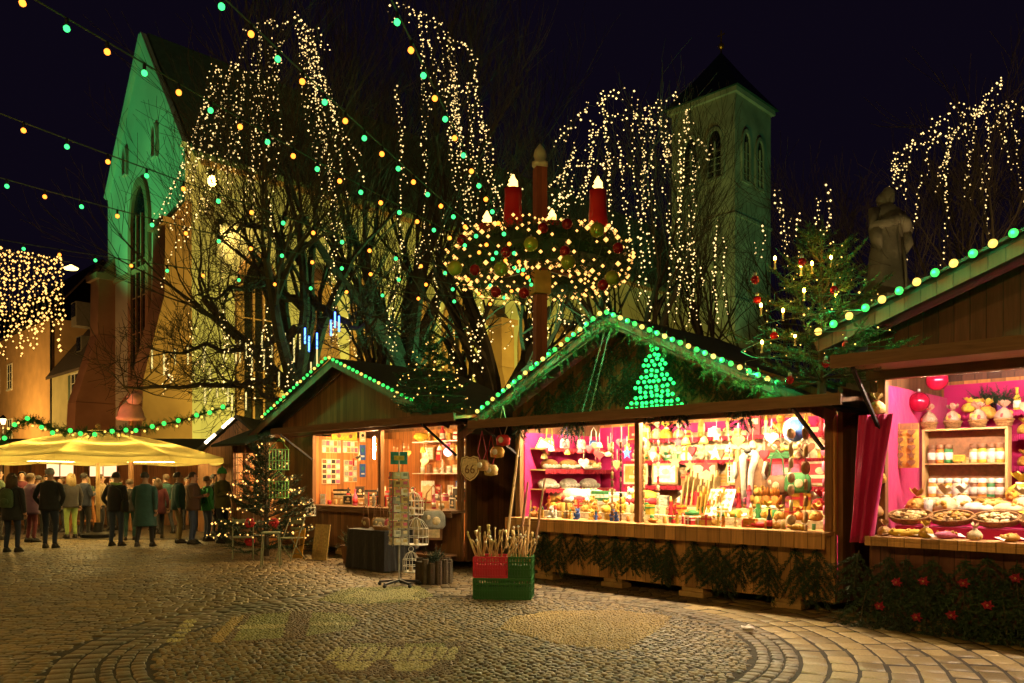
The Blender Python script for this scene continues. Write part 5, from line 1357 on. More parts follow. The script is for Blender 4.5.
# painted plate at the top right
mb = MB(); mb.lathe([(0, .0), (.11, .005), (.17, .03), (.172, .036), (.1, .018), (0, .014)], 24, rot=Matrix.Rotation(PI / 2, 3, 'X')); mb.lathe([(.12, .027), (.15, .036)], 24, rot=Matrix.Rotation(PI / 2, 3, 'X'), mi=1); mb.lathe([(.05, .021), (.075, .022)], 24, rot=Matrix.Rotation(PI / 2, 3, 'X'), mi=1)
tag(mb.build('painted_plate', [C('white'), C('blue')], None, W(-.85, .5, 2.28), RZ, smooth=True), 'blue and white painted plate hanging at the top right of the gift stall', 'plate')

# ---------------------------------------------------------------- confectionery stall
t = right; rs0 = .42; RY = RIGHT_Y
mb = MB(); mb.bb(.3, 5.2, -.02, .38, 1.022, 1.13); mb.bb(.3, 5.2, .38, .85, 1.022, 1.25); mb.bb(.3, 5.2, .85, 1.3, 1.022, 1.38); mb.build('display_step', M['pink'], t)
_, z1 = row(990, 411, RY + 1.9); _, z2 = row(1015, 434, RY + 1.9); _, z3 = row(1015, 466, RY + 1.9)
s_a, _ = row(962, 411, RY + 1.9); s_b, _ = row(1006, 411, RY + 1.9)
shelf(t, s_a - rs0, 5.1, 1.9, 2.3, z1, 'y', M['pink'], M['pink']); shelf(t, s_b - rs0, 5.1, 1.9, 2.3, z2, 'y', M['pink'], M['pink']); shelf(t, s_b - rs0, 5.1, 1.9, 2.3, z3, 'y', M['pink'], M['pink'])
# jar rack
yr = RY + 1.15; (sa_, zt1), (sb_, _) = row(922, 430, yr), row(1008, 430, yr); _, zr0 = row(960, 484, yr)
jr = thing('jar_rack', 'pale wooden two-shelf rack full of small jars in the confectionery stall', 'rack', W(sa_, yr, 1.38), RZ)
Lr = sb_ - sa_; Hr = zt1 - 1.38
mb = MB(); mb.bb(0, .03, 0, .16, 0, Hr); mb.bb(Lr - .03, Lr, 0, .16, 0, Hr); mb.build('side_panel', M['lightwood'], jr)
mb = MB(); mb.bb(.03, Lr - .03, .145, .16, .0, Hr); mb.build('back_panel', C('brown'), jr)
SHZ = [.04, .04 + (Hr - .04) * .5]
for z in SHZ + [Hr]: mb = MB(); mb.bb(.0 if z == Hr else .03, Lr if z == Hr else Lr - .03, -.005 if z != Hr else -.01, .144 if z != Hr else .16, z - .018, z + (.0 if z != Hr else .004)); mb.build('shelf', M['lightwood'], jr)
nj = 9
for r_, z in enumerate(SHZ):
    for i in range(nj):
        a = ['gold', 'brown', 'straw', 'orange', 'yellow', 'green', 'cream', 'brown', 'gold'][(i * 2 + r_) % 9]
        if r_ == 1 and i in (3, 4):
            put('box', 'yellow' if i == 3 else 'straw', 'gold', W(sa_ + .05 + (i + .5) * (Lr - .1) / nj, yr + .075, 1.38 + z), f'{"yellow" if i == 3 else "straw coloured"} small carton between the jars on the upper rack shelf', None, .3, .62); continue
        put('jar', a, 'brown' if r_ else 'white', W(sa_ + .05 + (i + .5) * (Lr - .1) / nj, yr + .07 + rnd.uniform(-.015, .015), 1.38 + z), f'{a} jar with pale label and {"brown" if r_ else "white"} lid, {od(i)} on the {"upper" if r_ else "lower"} shelf of the jar rack', 'jars in the rack', rnd.uniform(-.4, .4), min(1.7, (Lr / nj) / .075)).scale.z *= 1.75
for i in range(4):
    put('basket', 'gold', 'red', W(sa_ + .05 + i * Lr / 3.4, yr + .08, 1.38 + Hr + .006), f'wicker gift basket in clear wrapping, {od(i)} from the left on top of the jar rack', 'gift baskets on the jar rack', i * .7, 1.0, i)
for k, (px, py, lb) in enumerate(((945, 404, 'upper'), (977, 404, 'top shelf'),)): pass
def card_sign(px, py, yo, w_, h_, label):
    s_, z_ = row(px, py, yo); mb = MB(); mb.bb(-w_ / 2, w_ / 2, -.004, .004, -h_ / 2, h_ / 2); 
    for q in range(2): mb.bb(-w_ * .36, w_ * .36 - q * w_ * .2, -.0065, -.004, h_ * (.12 - .3 * q), h_ * (.2 - .3 * q), 1)
    return tag(mb.build('price_card', [C('yellow'), C('brown')], None, W(s_, yo, z_), RZ), label, 'price card')
card_sign(975, 404, RY + 1.86, .18, .12, 'yellow price card on the edge of the top pink shelf')
card_sign(959, 458, yr - .02, .13, .075, 'small yellow price card on the front of the jar rack')
# top shelf goods
for k, px in enumerate((984, 1002)):
    s_, _ = row(px, 400, RY + 2.1)
    rnd.seed(60 + k); p = thing('potted_fir', f'small dark potted fir, {("left", "right")[k]} of the two on the top pink shelf', 'plant', W(s_, RY + 2.1, z1), RZ)
    mb = MB(); mb.lathe([(.05, 0), (.07, .1), (.075, .1), (.065, .09)], 10); mb.build('pot', C(('red', 'purple')[k]), p)
    mb = MB()
    for i in range(70): d = V((rnd.gauss(0, 1), rnd.gauss(0, .8), rnd.gauss(.5, .6))).normalized(); twig(mb, (0, 0, .1), d, rnd.uniform(.12, .27), 0, .035, .018, .008, None, 3)
    mb.build('foliage', M['firdark'], p, fixn=False)
s_, _ = row(1017, 400, RY + 2.1)
put('bottle', 'yellow', 'white', W(s_, RY + 2.1, z1), 'yellow bottle with white label right of the potted firs', None, 0, 1.25)
for z, n_ in ((z2, 5), (z3, 5)):
    for i in range(n_):
        put(('pouch', 'basket', 'jar')[i % 3] if z == z2 else ('pouch', 'bottle', 'box')[i % 3], ('gold', 'orange', 'straw')[i % 3], 'red', W(s_b + .15 + i * .24, RY + 2.08, z), f'{("gold", "orange", "straw coloured")[i % 3]} wrapped sweets, {od(i)} on the {"middle" if z == z2 else "lowest"} pink side shelf', 'wrapped sweets on the pink shelves', .3 * i, 1.2, i)
# trays, heaps and small bags
for i in range(9):
    put('tray', ('straw', 'gold', 'cream')[i % 3], ('cream', 'tan', 'straw')[i % 3], W(.82 + i * .42, RY + .16, 1.19), f'shallow wicker tray heaped with biscuits, {od(i)} from the left along the confectionery counter', 'biscuit trays', rnd.uniform(-.05, .05), 1.0, i, (.42, 0))
rnd.seed(71)
for r_, (y, z, n_) in enumerate(((.46, 1.25, 12), (.7, 1.27, 12), (.98, 1.38, 11))):
    for i in range(n_):
        if r_ == 2 and sa_ - .1 < .7 + i * .3 < sb_ + .05: continue
        kd = rnd.choice(['lying_bag', 'pouch', 'lying_bag']); a = rnd.choice(['cream', 'yellow', 'white', 'straw', 'gold'])
        put(kd, a, rnd.choice(['white', 'yellow', 'red']), W(.78 + i * .3 + .1 * (r_ == 1), RY + y + rnd.uniform(-.04, .04), z), f'{a} {NICE[kd]} heaped {od(i)} from the left in the {("front", "middle", "rear")[r_]} row behind the biscuit trays', 'sweet bags behind the trays', rnd.uniform(-.8, .8), rnd.uniform(1.6, 2.1), rnd.randrange(3))
mb = MB(); mb.lathe([(0, .0), (.2, .0), (.24, .05), (.225, .05), (.19, .015), (0, .012)], 20, sx=1.3); s_, _ = row(965, 484, RY + .95)
tag(mb.build('wicker_bowl', wicker, None, W(s_, RY + .9, 1.385), RZ, smooth=True), 'wide flat wicker bowl in front of the jar rack', 'bowl')
for k, (px, kd, a) in enumerate(((884, 'pouch', 'tan'), (900, 'lying_bag', 'yellow'), (926, 'pouch', 'yellow'), (912, 'lying_bag', 'yellow'), (946, 'lying_bag', 'pink'), (975, 'pouch', 'cream'), (1010, 'lying_bag', 'gold'))):
    s_, _ = row(px, 532, RY - .2)
    put(kd, a, 'white' if k else 'red', W(s_, RY - .2 + (.06 if k == 3 else 0), 1.02), f'{a} {"upright tied" if kd == "pouch" else "lying"} sweet bag, {od(k)} on the front ledge of the confectionery stall', 'sweet bags on the front ledge', .2 * k, 1.05, k)
for k in range(5):
    put('candle', 'white', 'black', W(.78 + .07 * k, RY + .42 + .05 * (k % 2), 1.25), f'slim white candle, {od(k)} from the left at the left end of the sweets', 'white candles', 0, 1.0 + .25 * (k % 3)); 
# hanging panel of gingerbread, big red baubles, hanging bags, curtain
y_, zt_p = sidept(897, 424, .62); _, zb_p = sidept(897, 470, .62)
s_p, zpt = row(893, 424, RY + .5); _, zpb = row(893, 468, RY + .5)
t = thing('gingerbread_panel', 'narrow hanging panel with rows of small gingerbread shapes on the pink lining', 'panel', W(s_p + .14, RY + .5, zpb), RZ)
hp = zpt - zpb; mb = MB(); mb.bb(-.14, .14, 0, .012, 0, hp); mb.bb(-.14, .14, -.004, 0, hp * .86, hp, 1); mb.build('card', [C('gold'), C('brown')], t)
for i in range(2):
    for j in range(5): o = link('shape', proto('heart' if (i + j) % 2 else 'star', 'brown', 'tan'), t, (-.065 + .13 * i, -.012, .06 + j * hp * .17)); o.scale = (.6, .6, .55)
for k, (px, py, r) in enumerate(((919, 402, .12), (937, 380, .125))):
    s_, z_ = row(px, py, RY + .95)
    o = link('bauble', bauble_mesh(pm('glossy_red_bauble', (.4, .01, .05), .12, .1, 3, 0, metal=.5), r), None, W(s_, RY + .95, z_)); tag(o, f'{("lower", "upper")[k]} big glossy red bauble hanging before the pink lining', 'bauble', 'big red baubles')
for k, (px, py, a) in enumerate(((877, 405, 'straw'), (876, 440, 'cream'), (878, 475, 'gold'), (874, 508, 'tan'))):
    s_, z_ = row(px, py, RY - .14)
    o = put('pouch', a, 'red', W(s_, RY - .14, z_ - .1), f'{a} wrapped sweet bag, {od(k)} from the top hanging at the left post of the confectionery stall', 'sweet bags hanging at the left post', .5 * k, 1.35, k)
mb = MB(); n = 26; vs = []; fs = []
sc0, _ = row(864, 450, RY - .35); 
for j in range(13):
    f = j / 12; z = 2.32 - f * 1.4
    for i in range(n + 1):
        u = i / n; x = -.16 * f + (u - .5) * (.26 + .1 * (1 - f)) ; y = .05 * math.sin(u * 17 + f * 2) * (.5 + .6 * f) + .02 * math.sin(u * 40)
        vs.append((x, y, z))
for j in range(12):
    for i in range(n): a = j * (n + 1) + i; fs.append((a, a + 1, a + n + 2, a + n + 1))
mb.add(vs, fs); o = mb.build('curtain', M['pink'], None, W(sc0 + .1, RY - .28, .02), RZ, smooth=True)
sol = o.modifiers.new('thick', 'SOLIDIFY'); sol.thickness = .008
tag(o, 'magenta cloth curtain tied at the left post of the confectionery stall', 'curtain')

# ---------------------------------------------------------------- souvenir stall
t = left; ls0 = -13.3; PS = -12.02
mb = MB(); mb.bb(PS - ls0 - .05, PS - ls0, .05, 2.5, .25, 2.6); mb.build('partition', planks('orange_side_boards', (.5, .19, .05), 'Y', .16), t)
_, zs1 = row(432, 441, 2.0); _, zs2 = row(432, 473, 2.0); _, zs3 = row(432, 489, 1.2)
sA_, _ = row(412, 441, 2.0)
for z in (zs1, zs2): mb = MB(); mb.bb(sA_ - ls0, 6.2, 2.0, 2.4, z - .02, z); mb.build('shelf', M['white'], t)
mb = MB(); mb.bb(1.5, 6.1, .35, 1.0, 1.062, 1.2); mb.build('display_step', C('tan'), t)
rnd.seed(81)
for r_, z in enumerate((zs1, zs2)):
    for i in range(11):
        kd = rnd.choice(['mug', 'bottle', 'box', 'figure', 'candle', 'jar']); a = rnd.choice(['yellow', 'white', 'red', 'cream', 'pink', 'brown', 'gold'])
        put(kd, a, 'white', W(sA_ + .15 + i * .24, 2.2, z), f'{a} {NICE[kd]}, {od(i)} from the left on the {("upper", "lower")[r_]} white shelf of the souvenir stall', 'goods on the souvenir stall shelves', rnd.uniform(-.4, .4), rnd.uniform(1.3, 2.1), rnd.randrange(3))
for r_, (y, z) in enumerate(((.15, 1.06), (.6, 1.2))):
    for i in range(20):
        kd = rnd.choice(['mug', 'box', 'book', 'candle', 'bottle', 'folded', 'figure', 'picture']); a = rnd.choice(['white', 'cream', 'brown', 'black', 'red', 'straw', 'tan', 'grey', 'pink'])
        put(kd, a, rnd.choice(['white', 'black', 'red']), W(-11.8 + i * .243 + rnd.uniform(-.04, .04), y, z), f'{a} {NICE[kd]}, {od(i)} from the left in the {("front", "rear")[r_]} row on the souvenir stall counter', 'goods on the souvenir stall counter', rnd.uniform(-.5, .5), rnd.uniform(1.0, 1.55) * (.65 if kd == 'picture' else 1), rnd.randrange(3))
# things pinned on the partition: yellow car picture, postcard racks, tin boxes
def side_panel(name, px0, py0, px1, py1, label, cat, draw, mats, d=0.0):
    y0, zt_ = sidept(px0, py0, PS + .02); y1, zb_ = sidept(px1, py1, PS + .02); _, zt2 = sidept((px0 + px1) / 2, py0, PS + .02); _, zb3 = sidept((px0 + px1) / 2, py1, PS + .02)
    mb = MB(); L = y1 - y0; H_ = zt2 - zb3; mb.bb(0, .015, 0, L, 0, H_); draw(mb, L, H_)
    return tag(mb.build(name, mats, None, W(PS + .006 + d, y0, zb3), RZ), label, cat)
def dr_cards(nx, ny):
    def f(mb, L, H_):
        for i in range(nx):
            for j in range(ny): mb.box((.02, L * (i + .5) / nx, H_ * (j + .5) / ny), (.012, L / nx * .78, H_ / ny * .72), 1 + (i * 3 + j * 2) % 4)
    return f
def dr_car(mb, L, H_):
    mb.prism([(L * .08, H_ * .25), (L * .92, H_ * .25), (L * .92, H_ * .5), (L * .74, H_ * .55), (L * .62, H_ * .8), (L * .32, H_ * .8), (L * .2, H_ * .52), (L * .08, H_ * .48)], .015, .022, 'x', 1)
    for q in (.27, .73): mb.lathe([(0, .0), (H_ * .13, .0), (H_ * .13, .012), (0, .012)], 12, (.02, L * q, H_ * .25), 2, rot=Matrix.Rotation(PI / 2, 3, 'Y'))
cm = [C('cream'), C('white'), C('pink'), C('grey'), C('tan')]
side_panel('car_picture', 332, 424, 357, 440, 'yellow picture of a small car high on the orange side wall of the souvenir stall', 'picture', dr_car, [C('yellow'), C('gold'), C('brown')])
side_panel('postcard_rack', 322, 440, 341, 453, 'upper left wall rack of pale postcards in the souvenir stall', 'postcard rack', dr_cards(5, 2), cm)
side_panel('postcard_rack', 343, 441, 358, 453, 'upper right wall rack of pale postcards in the souvenir stall', 'postcard rack', dr_cards(4, 2), cm)
side_panel('postcard_rack', 322, 459, 340, 484, 'tall lower wall rack of dark and pink magnets in the souvenir stall', 'postcard rack', dr_cards(4, 5), [C('cream'), C('brown'), C('pink'), C('black'), C('white')])
side_panel('postcard_rack', 344, 460, 357, 482, 'lower wall rack of cream cards beside the dark magnets', 'postcard rack', dr_cards(3, 4), cm)
for k, (py0, py1) in enumerate(((432, 442), (445, 460), (464, 477))):
    side_panel('tin_sign', 360, py0, 365.5, py1, f'{("top cream", "middle blue", "bottom blue")[k]} tin sign in the column on the souvenir stall side wall', 'tin sign', lambda mb, L, H_: (mb.ball((.016, L / 2, H_ * .66), (.006, L * .28, H_ * .16), 9, 6, 1), mb.box((.016, L / 2, H_ * .25), (.004, L * .6, H_ * .12), 2)), [C('cream' if k == 0 else 'blue'), C('black' if k == 0 else 'teal'), C('white')])
# lit pink column of ornaments at the right of the souvenir stall
put('rod_string', 'magenta', 'pink', W(-7.7, .9, 2.3), 'glossy magenta ornament string hanging in the right half of the souvenir stall', None, 0, .85, 9)
put('rod_string', 'white', 'grey', W(-8.3, 1.1, 2.2), 'white ornament string hanging in the souvenir stall', None, 0, .7, 8)
mb = MB(); mb.ball((0, 0, 0), .09, 14, 9); mb.tube([(0, 0, .08), (0, 0, .4)], .004, 4, 1)
tag(mb.build('glowing_globe', [emit('pink_globe_glass', (1, .35, .4), 5), M['black']], None, W(*[row(448, 452, .8)[0], .8, row(448, 452, .8)[1]]), smooth=True), 'small glowing pinkish globe lamp hanging in the souvenir stall', 'lamp')
mb = MB(); mb.lathe([(0, .0), (.05, .0), (.2, .1), (.14, .2), (.03, .22)], 12); s_, _ = row(423, 436, 2.2)
tag(mb.build('yellow_jug', C('yellow'), None, W(s_, 2.15, zs1), RZ, smooth=True), 'wide yellow jug on the upper white shelf of the souvenir stall', 'jug')
# painted cursive flourish on the orange back wall
s_, z_ = row(338 + 60, 438, 2.5)

rnd.seed(88)
for i in range(22):
    kd = rnd.choice(['star', 'bird', 'bell', 'heart', 'star']); a = rnd.choice(['white', 'red', 'gold', 'yellow', 'black', 'pink', 'cream'])
    put(kd, a, 'cream', W(-11.7 + i * .215, rnd.uniform(.5, 1.6), 2.22 + rnd.uniform(-.25, .1)), f'{a} {NICE[kd]} hanging {od(i)} from the left inside the souvenir stall', 'ornaments hanging in the souvenir stall', rnd.uniform(-.6, .6), rnd.uniform(1.0, 1.5))
for i in range(12):
    kd = ('picture', 'book', 'book')[i % 3]; a = rnd.choice(['cream', 'white', 'red', 'yellow', 'tan', 'blue'])
    put(kd, a, 'white', W(sA_ + .1 + (i % 6) * .42, 2.38, (zs2 + .3) if i < 6 else 1.25), f'{a} {NICE[kd]} against the back of the souvenir stall, {od(i % 6)} in the {"upper" if i < 6 else "lower"} row', 'pictures at the back of the souvenir stall', 0, 1.2)

rnd.seed(93)
for i in range(16):
    kd = rnd.choice(['pouch', 'heart', 'star', 'pouch', 'bell']); a = rnd.choice(['gold', 'cream', 'straw', 'red', 'yellow', 'tan'])
    put(kd, a, 'red', W(.95 + i * .2, RY + rnd.uniform(1.5, 1.9), 2.42 + rnd.uniform(-.22, .08)), f'{a} {NICE[kd]} hanging {od(i)} from the left under the confectionery stall roof', 'hanging goods in the confectionery stall', rnd.uniform(-.6, .6), rnd.uniform(1.0, 1.5))
for i in range(10):
    put('jar', ('gold', 'brown', 'orange')[i % 3], ('white', 'brown')[i % 2], W(.75 + (i % 5) * .1, RY + 1.55 + .18 * (i // 5), 1.38), f'{("gold", "brown", "orange")[i % 3]} jar at the left end behind the candles, {od(i % 5)} in the {"front" if i < 5 else "rear"} row', 'jars at the left end of the confectionery stall', 0, 1.6)
# ================================================================== people
SKIN = pm('skin', (.52, .3, .2), .55, .08, 12, .03)
LIP = pm('lips', (.4, .12, .1), .5, .05, 9, 0); EYE_M = pm('eye_dark', (.03, .02, .018), .2, .1, 9, 0)
def fab(n, c): return cloth('wear_' + n, c, .85, fold=.35, scale=9)
WEAR = dict(black=fab('black', (.018, .018, .022)), navy=fab('navy', (.02, .028, .06)), dark=fab('dark', (.035, .032, .035)), teal=fab('teal', (.025, .085, .085)), brown=fab('brown', (.09, .05, .03)),
            green=fab('green', (.05, .33, .1)), olive=fab('olive', (.12, .12, .045)), beige=fab('beige', (.4, .3, .18)), jeans=fab('jeans', (.05, .075, .15)), grey=fab('grey', (.12, .12, .13)), lime=fab('lime', (.3, .42, .12)),
            wine=fab('wine', (.12, .02, .035)), khaki=fab('khaki', (.22, .18, .09)), moss=fab('moss', (.07, .11, .05)), plum=fab('plum', (.08, .035, .09)))
HAIRC = dict(dark=pm('dark_hair', (.03, .02, .014), .5, .3, 30, .4), brown=pm('brown_hair', (.1, .055, .025), .5, .3, 30, .4), blond=pm('blond_hair', (.4, .28, .12), .5, .25, 30, .4), grey=pm('grey_hair', (.3, .29, .27), .55, .2, 30, .4))
SHOE = pm('shoe_leather', (.025, .02, .018), .4, .2, 9, .1)
def skin_mesh(joints, bones, mats_of):
    me = bpy.data.meshes.new('skeleton'); names = list(joints)
    me.from_pydata([joints[n][0] for n in names], [(names.index(a), names.index(b)) for a, b, _ in bones], [])
    o = bpy.data.objects.new('skeleton', me); COL.objects.link(o)
    o.modifiers.new('skin', 'SKIN'); 
    sv = me.skin_vertices[0].data
    for i, n in enumerate(names):
        r = joints[n][1]; sv[i].radius = r if hasattr(r, '__len__') else (r, r); sv[i].use_root = (n == 'pelvis')
    s = o.modifiers.new('sub', 'SUBSURF'); s.levels = 2; s.render_levels = 2
    dg = bpy.context.evaluated_depsgraph_get(); bpy.context.view_layer.update()
    out = bpy.data.meshes.new_from_object(o.evaluated_get(bpy.context.evaluated_depsgraph_get()))
    bpy.data.objects.remove(o)
    segs = [(V(joints[a][0]), V(joints[b][0]), m) for a, b, m in bones]
    for p in out.polygons:
        c = p.center; best = 1e9
        for a, b, m in segs:
            ab = b - a; f = max(0, min(1, (c - a).dot(ab) / max(1e-9, ab.length_squared))); d = (c - a - ab * f).length
            if d < best: best = d; p.material_index = m
        p.use_smooth = True
    return out
def person(label, px, fy, ty, rz, top, legs, hair='dark', style='short', pose='stand', coat='jacket', hat=None, extra=None, scarf=None, group=None, seed=0, lean=0):
    rg = random.Random(seed + px); base = flat(px, fy)
    H_ = min(1.86, max(1.52, (fy - ty) / F * base.y * 1.0)); k = H_ / 1.76
    t = thing('person', label, 'person', base, rz, group)
    st = .0
    if pose == 'walk': la, ra = .2, -.2
    elif pose == 'stride': la, ra = -.16, .16
    else: la, ra = rg.uniform(-.05, .03), rg.uniform(-.03, .06)
    w_ = rg.uniform(.94, 1.08)
    J = {'pelvis': ((0, 0, .95), (.15 * w_, .115)), 'waist': ((0, -.0 - lean * .2, 1.1), (.145 * w_, .11)), 'chest': ((0, -.015 - lean * .6, 1.32), (.175 * w_, .125)), 'collar': ((0, -.005 - lean, 1.47), (.1, .085)),
         'neck': ((0, -.012 - lean * 1.2, 1.535), .056), 'jaw': ((0, -.035 - lean * 1.4, 1.6), (.062, .075)), 'head': ((0, -.012 - lean * 1.4, 1.67), (.075, .095)), 'crown': ((0, -.005 - lean * 1.4, 1.73), (.06, .075))}
    B = [('pelvis', 'waist', 1), ('waist', 'chest', 1), ('chest', 'collar', 1), ('collar', 'neck', 0), ('neck', 'jaw', 0), ('jaw', 'head', 0), ('head', 'crown', 0)]
    hands = []
    for sg, sn, a in ((1, 'l', la), (-1, 'r', ra)):
        J['hip' + sn] = ((sg * .1, 0, .86), .1); J['knee' + sn] = ((sg * .105, -.035 - a * .55, .5), .064); J['ankle' + sn] = ((sg * .11, .02 - a + (.05 if a < -.1 else 0), .1 + (.03 if a < -.1 else 0)), .05); J['toe' + sn] = ((sg * .125, -.13 - a, .045), (.045, .035))
        B += [('pelvis', 'hip' + sn, 2), ('hip' + sn, 'knee' + sn, 2), ('knee' + sn, 'ankle' + sn, 2), ('ankle' + sn, 'toe' + sn, 3)]
        J['sh' + sn] = ((sg * .2 * w_, -lean * .8, 1.415), .075)
        ps = pose if pose in ('hold', 'reach') else 'rest'
        if ps == 'hold' or (pose == 'cup' and sg == 1): el, wr = (sg * .26, -.04 - lean, 1.14), (sg * .12, -.27 - lean, 1.2)
        elif ps == 'reach' and sg == 1: el, wr = (sg * .27, -.2, 1.36), (sg * .24, -.44, 1.48)
        elif pose == 'pocket': el, wr = (sg * .3, .06, 1.14), (sg * .2, -.06, .95)
        else: el, wr = (sg * .27, .03 + a * .3, 1.13), (sg * .265, -.06 + a * .75, .89)
        J['el' + sn] = (el, .056); J['wr' + sn] = (wr, .042)
        d = (V(wr) - V(el)).normalized(); pm_ = V(wr) + d * .075; J['palm' + sn] = (tuple(pm_), (.042, .026))
        B += [('chest', 'sh' + sn, 1), ('sh' + sn, 'el' + sn, 1), ('el' + sn, 'wr' + sn, 1), ('wr' + sn, 'palm' + sn, 0)]
        hands.append((pm_, d, sg))
    me = skin_mesh(J, B, None)
    # face, ears and fingers join the same mesh
    mb = MB(); hy = -lean * 1.4
    mb.ball((0, -.108 + hy, 1.645), (.014, .018, .022), 7, 5, 0); mb.ball((0, -.098 + hy, 1.603), (.022, .008, .007), 7, 4, 4)
    for sg in (-1, 1): mb.ball((sg * .03, -.096 + hy, 1.672), (.012, .008, .008), 7, 5, 5); mb.ball((sg * .079, -.0 + hy, 1.65), (.012, .022, .032), 7, 5, 0); mb.ball((sg * .03, -.1 + hy, 1.69), (.018, .008, .004), 6, 4, 5)
    for p, d, sg in hands:
        sd = d.cross(V((0, -1, .2))).normalized(); fw = d.cross(sd).normalized()
        for i in range(4):
            b = p + sd * (-.028 + .019 * i) + d * .02; L = (.062, .074, .07, .055)[i]; q = b + d * L * .5 + fw * .008; mb.tube([b, q, q + d * L * .35 + fw * .028], [.0098, .009, .0065], 6, 0)
        th = p - d * .02 + sd * .036 * (1 if sg < 0 else -1); mb.tube([th, th + d * .03 + fw * .024 + sd * .014 * (1 if sg < 0 else -1), th + d * .058 + fw * .035], [.012, .0105, .008], 6, 0)
    import bmesh
    me2 = mb.mesh('face', [SKIN]); bm = bmesh.new(); bm.from_mesh(me); bm.from_mesh(me2); 
    for f in bm.faces: f.smooth = True
    bmesh.ops.recalc_face_normals(bm, faces=bm.faces)
    idx = [f.material_index for f in bm.faces]; bm.to_mesh(me); bm.free(); me.materials.clear()
    for m in (SKIN, WEAR[top], WEAR[legs], SHOE, LIP, EYE_M): me.materials.append(m)
    me.polygons.foreach_set('material_index', idx)
    b = link('body', me, t); b.scale = (k,) * 3
    for sg, sn in ((1, 'l'), (-1, 'r')):
        ax, ay, az = J['ankle' + sn][0]; tx, ty_, _ = J['toe' + sn][0]; z0 = max(0, az - .1); fw = V((tx - ax, ty_ - ay, 0)).normalized(); sd = V((-fw.y, fw.x, 0)); mb = MB(); n_ = 9; secs = [(-.07, .03, .07), (-.05, .042, .115), (.0, .045, .12), (.06, .045, .085), (.13, .05, .06), (.18, .04, .045), (.2, .015, .03)]
        for dd, hw_, hh_ in secs:
            for j in range(n_):
                a_ = PI * j / (n_ - 1); c_ = V((ax, ay, 0)) + fw * dd + sd * hw_ * math.cos(a_); mb.v.append(V((c_.x, c_.y, z0 + hh_ * math.sin(a_) ** .6)))
        for q in range(len(secs) - 1):
            for j in range(n_): mb.f.append((q * n_ + j, q * n_ + (j + 1) % n_, (q + 1) * n_ + (j + 1) % n_, (q + 1) * n_ + j)); mb.m.append(0)
        mb.f.append(tuple(range(n_))); mb.m.append(0)
        sh_ = mb.build('shoe', SHOE, t, smooth=True); sh_.scale = (k,) * 3
    # coat: a shell with its own hem, collar and folds
    if coat:
        hem = {'jacket': .84, 'short': .93, 'long': .5, 'parka': .72}[coat]; n = 22; mb = MB(); lev = [1.5, 1.46, 1.41, 1.32, 1.2, 1.08, .98]; z = .98
        while z > hem + .01: z = max(hem, z - .09); lev.append(z)
        for q, z in enumerate(lev):
            if z > 1.48: rx, ry = .085, .085
            elif z > 1.44: rx, ry = .125, .1
            elif z > 1.4: rx, ry = .195 * w_, .13
            else:
                f = (1.4 - z) / .5; rx = (.2 - .012 * math.sin(min(f, 1) * PI)) * w_ + (.0 if z > .98 else (.98 - z) * .09); ry = .15 + .008 * f + (0 if z > .98 else (.98 - z) * .12)
            yc = -.01 - lean * max(0, min(1, (z - .95) / .5))
            for j in range(n):
                a = 2 * PI * j / n; wv = 1 + .035 * math.sin(a * 3 + z * 11 + seed) * (z < 1.4) + .05 * math.sin(a * 5 + seed) * max(0, 1.0 - z)
                mb.v.append(V((rx * wv * math.cos(a), yc + ry * wv * math.sin(a), z)))
        for q in range(len(lev) - 1):
            for j in range(n): mb.f.append((q * n + j, q * n + (j + 1) % n, (q + 1) * n + (j + 1) % n, (q + 1) * n + j)); mb.m.append(0)
        c = mb.build('coat', WEAR[top], t, smooth=True); c.scale = (k,) * 3; sol = c.modifiers.new('thick', 'SOLIDIFY'); sol.thickness = .012; sol.offset = 1
    mb = MB(); hc = V((0, -.002 + hy, 1.685)); rg2 = random.Random(seed)
    if hat:
        mb.lathe([(.098, -.02), (.106, -.01), (.106, .03), (.099, .035), (.095, .07), (.07, .11), (.03, .13), (0, .133)], 16, hc, 0, 1, 1.12); mb.ball(hc + V((0, 0, .14)), .026, 8, 6) if seed % 2 else None
        h = mb.build('hat', WEAR[hat], t, smooth=True); h.scale = (k,) * 3; mb = MB()
    rows_ = 9; n = 18
    for i in range(rows_ + 1):
        f = i / rows_; th = f * (1.95 if style != 'long' else 2.1)
        for j in range(n):
            a = 2 * PI * j / n; front = max(0, -math.sin(a)); lim = th if front < .35 else min(th, 1.02 - .25 * front)
            r = .102 + .004 * math.sin(a * 7 + i) + rg2.uniform(-.002, .003)
            mb.v.append(hc + V((r * .93 * math.sin(lim) * math.cos(a), (r * 1.1) * math.sin(lim) * math.sin(a) + .006, r * 1.0 * math.cos(lim))))
    for i in range(rows_):
        for j in range(n): mb.f.append((i * n + j, i * n + (j + 1) % n, (i + 1) * n + (j + 1) % n, (i + 1) * n + j)); mb.m.append(0)
    if style == 'long':
        for i in range(15):
            a = PI * (.02 + .96 * i / 14); x, y = .09 * math.cos(a), .085 * math.sin(a); mb.tube([hc + V((x, y, .02)), hc + V((x * 1.15, y * 1.15, -.1)), hc + V((x * 1.2, y * 1.25 + .02, -.25 - .03 * rg2.random()))], [.028, .03, .012], 6)
    elif style == 'bun': mb.ball(hc + V((0, .1, .04)), .045, 9, 7)
    h = mb.build('hair', HAIRC[hair], t, smooth=True); h.scale = (k,) * 3
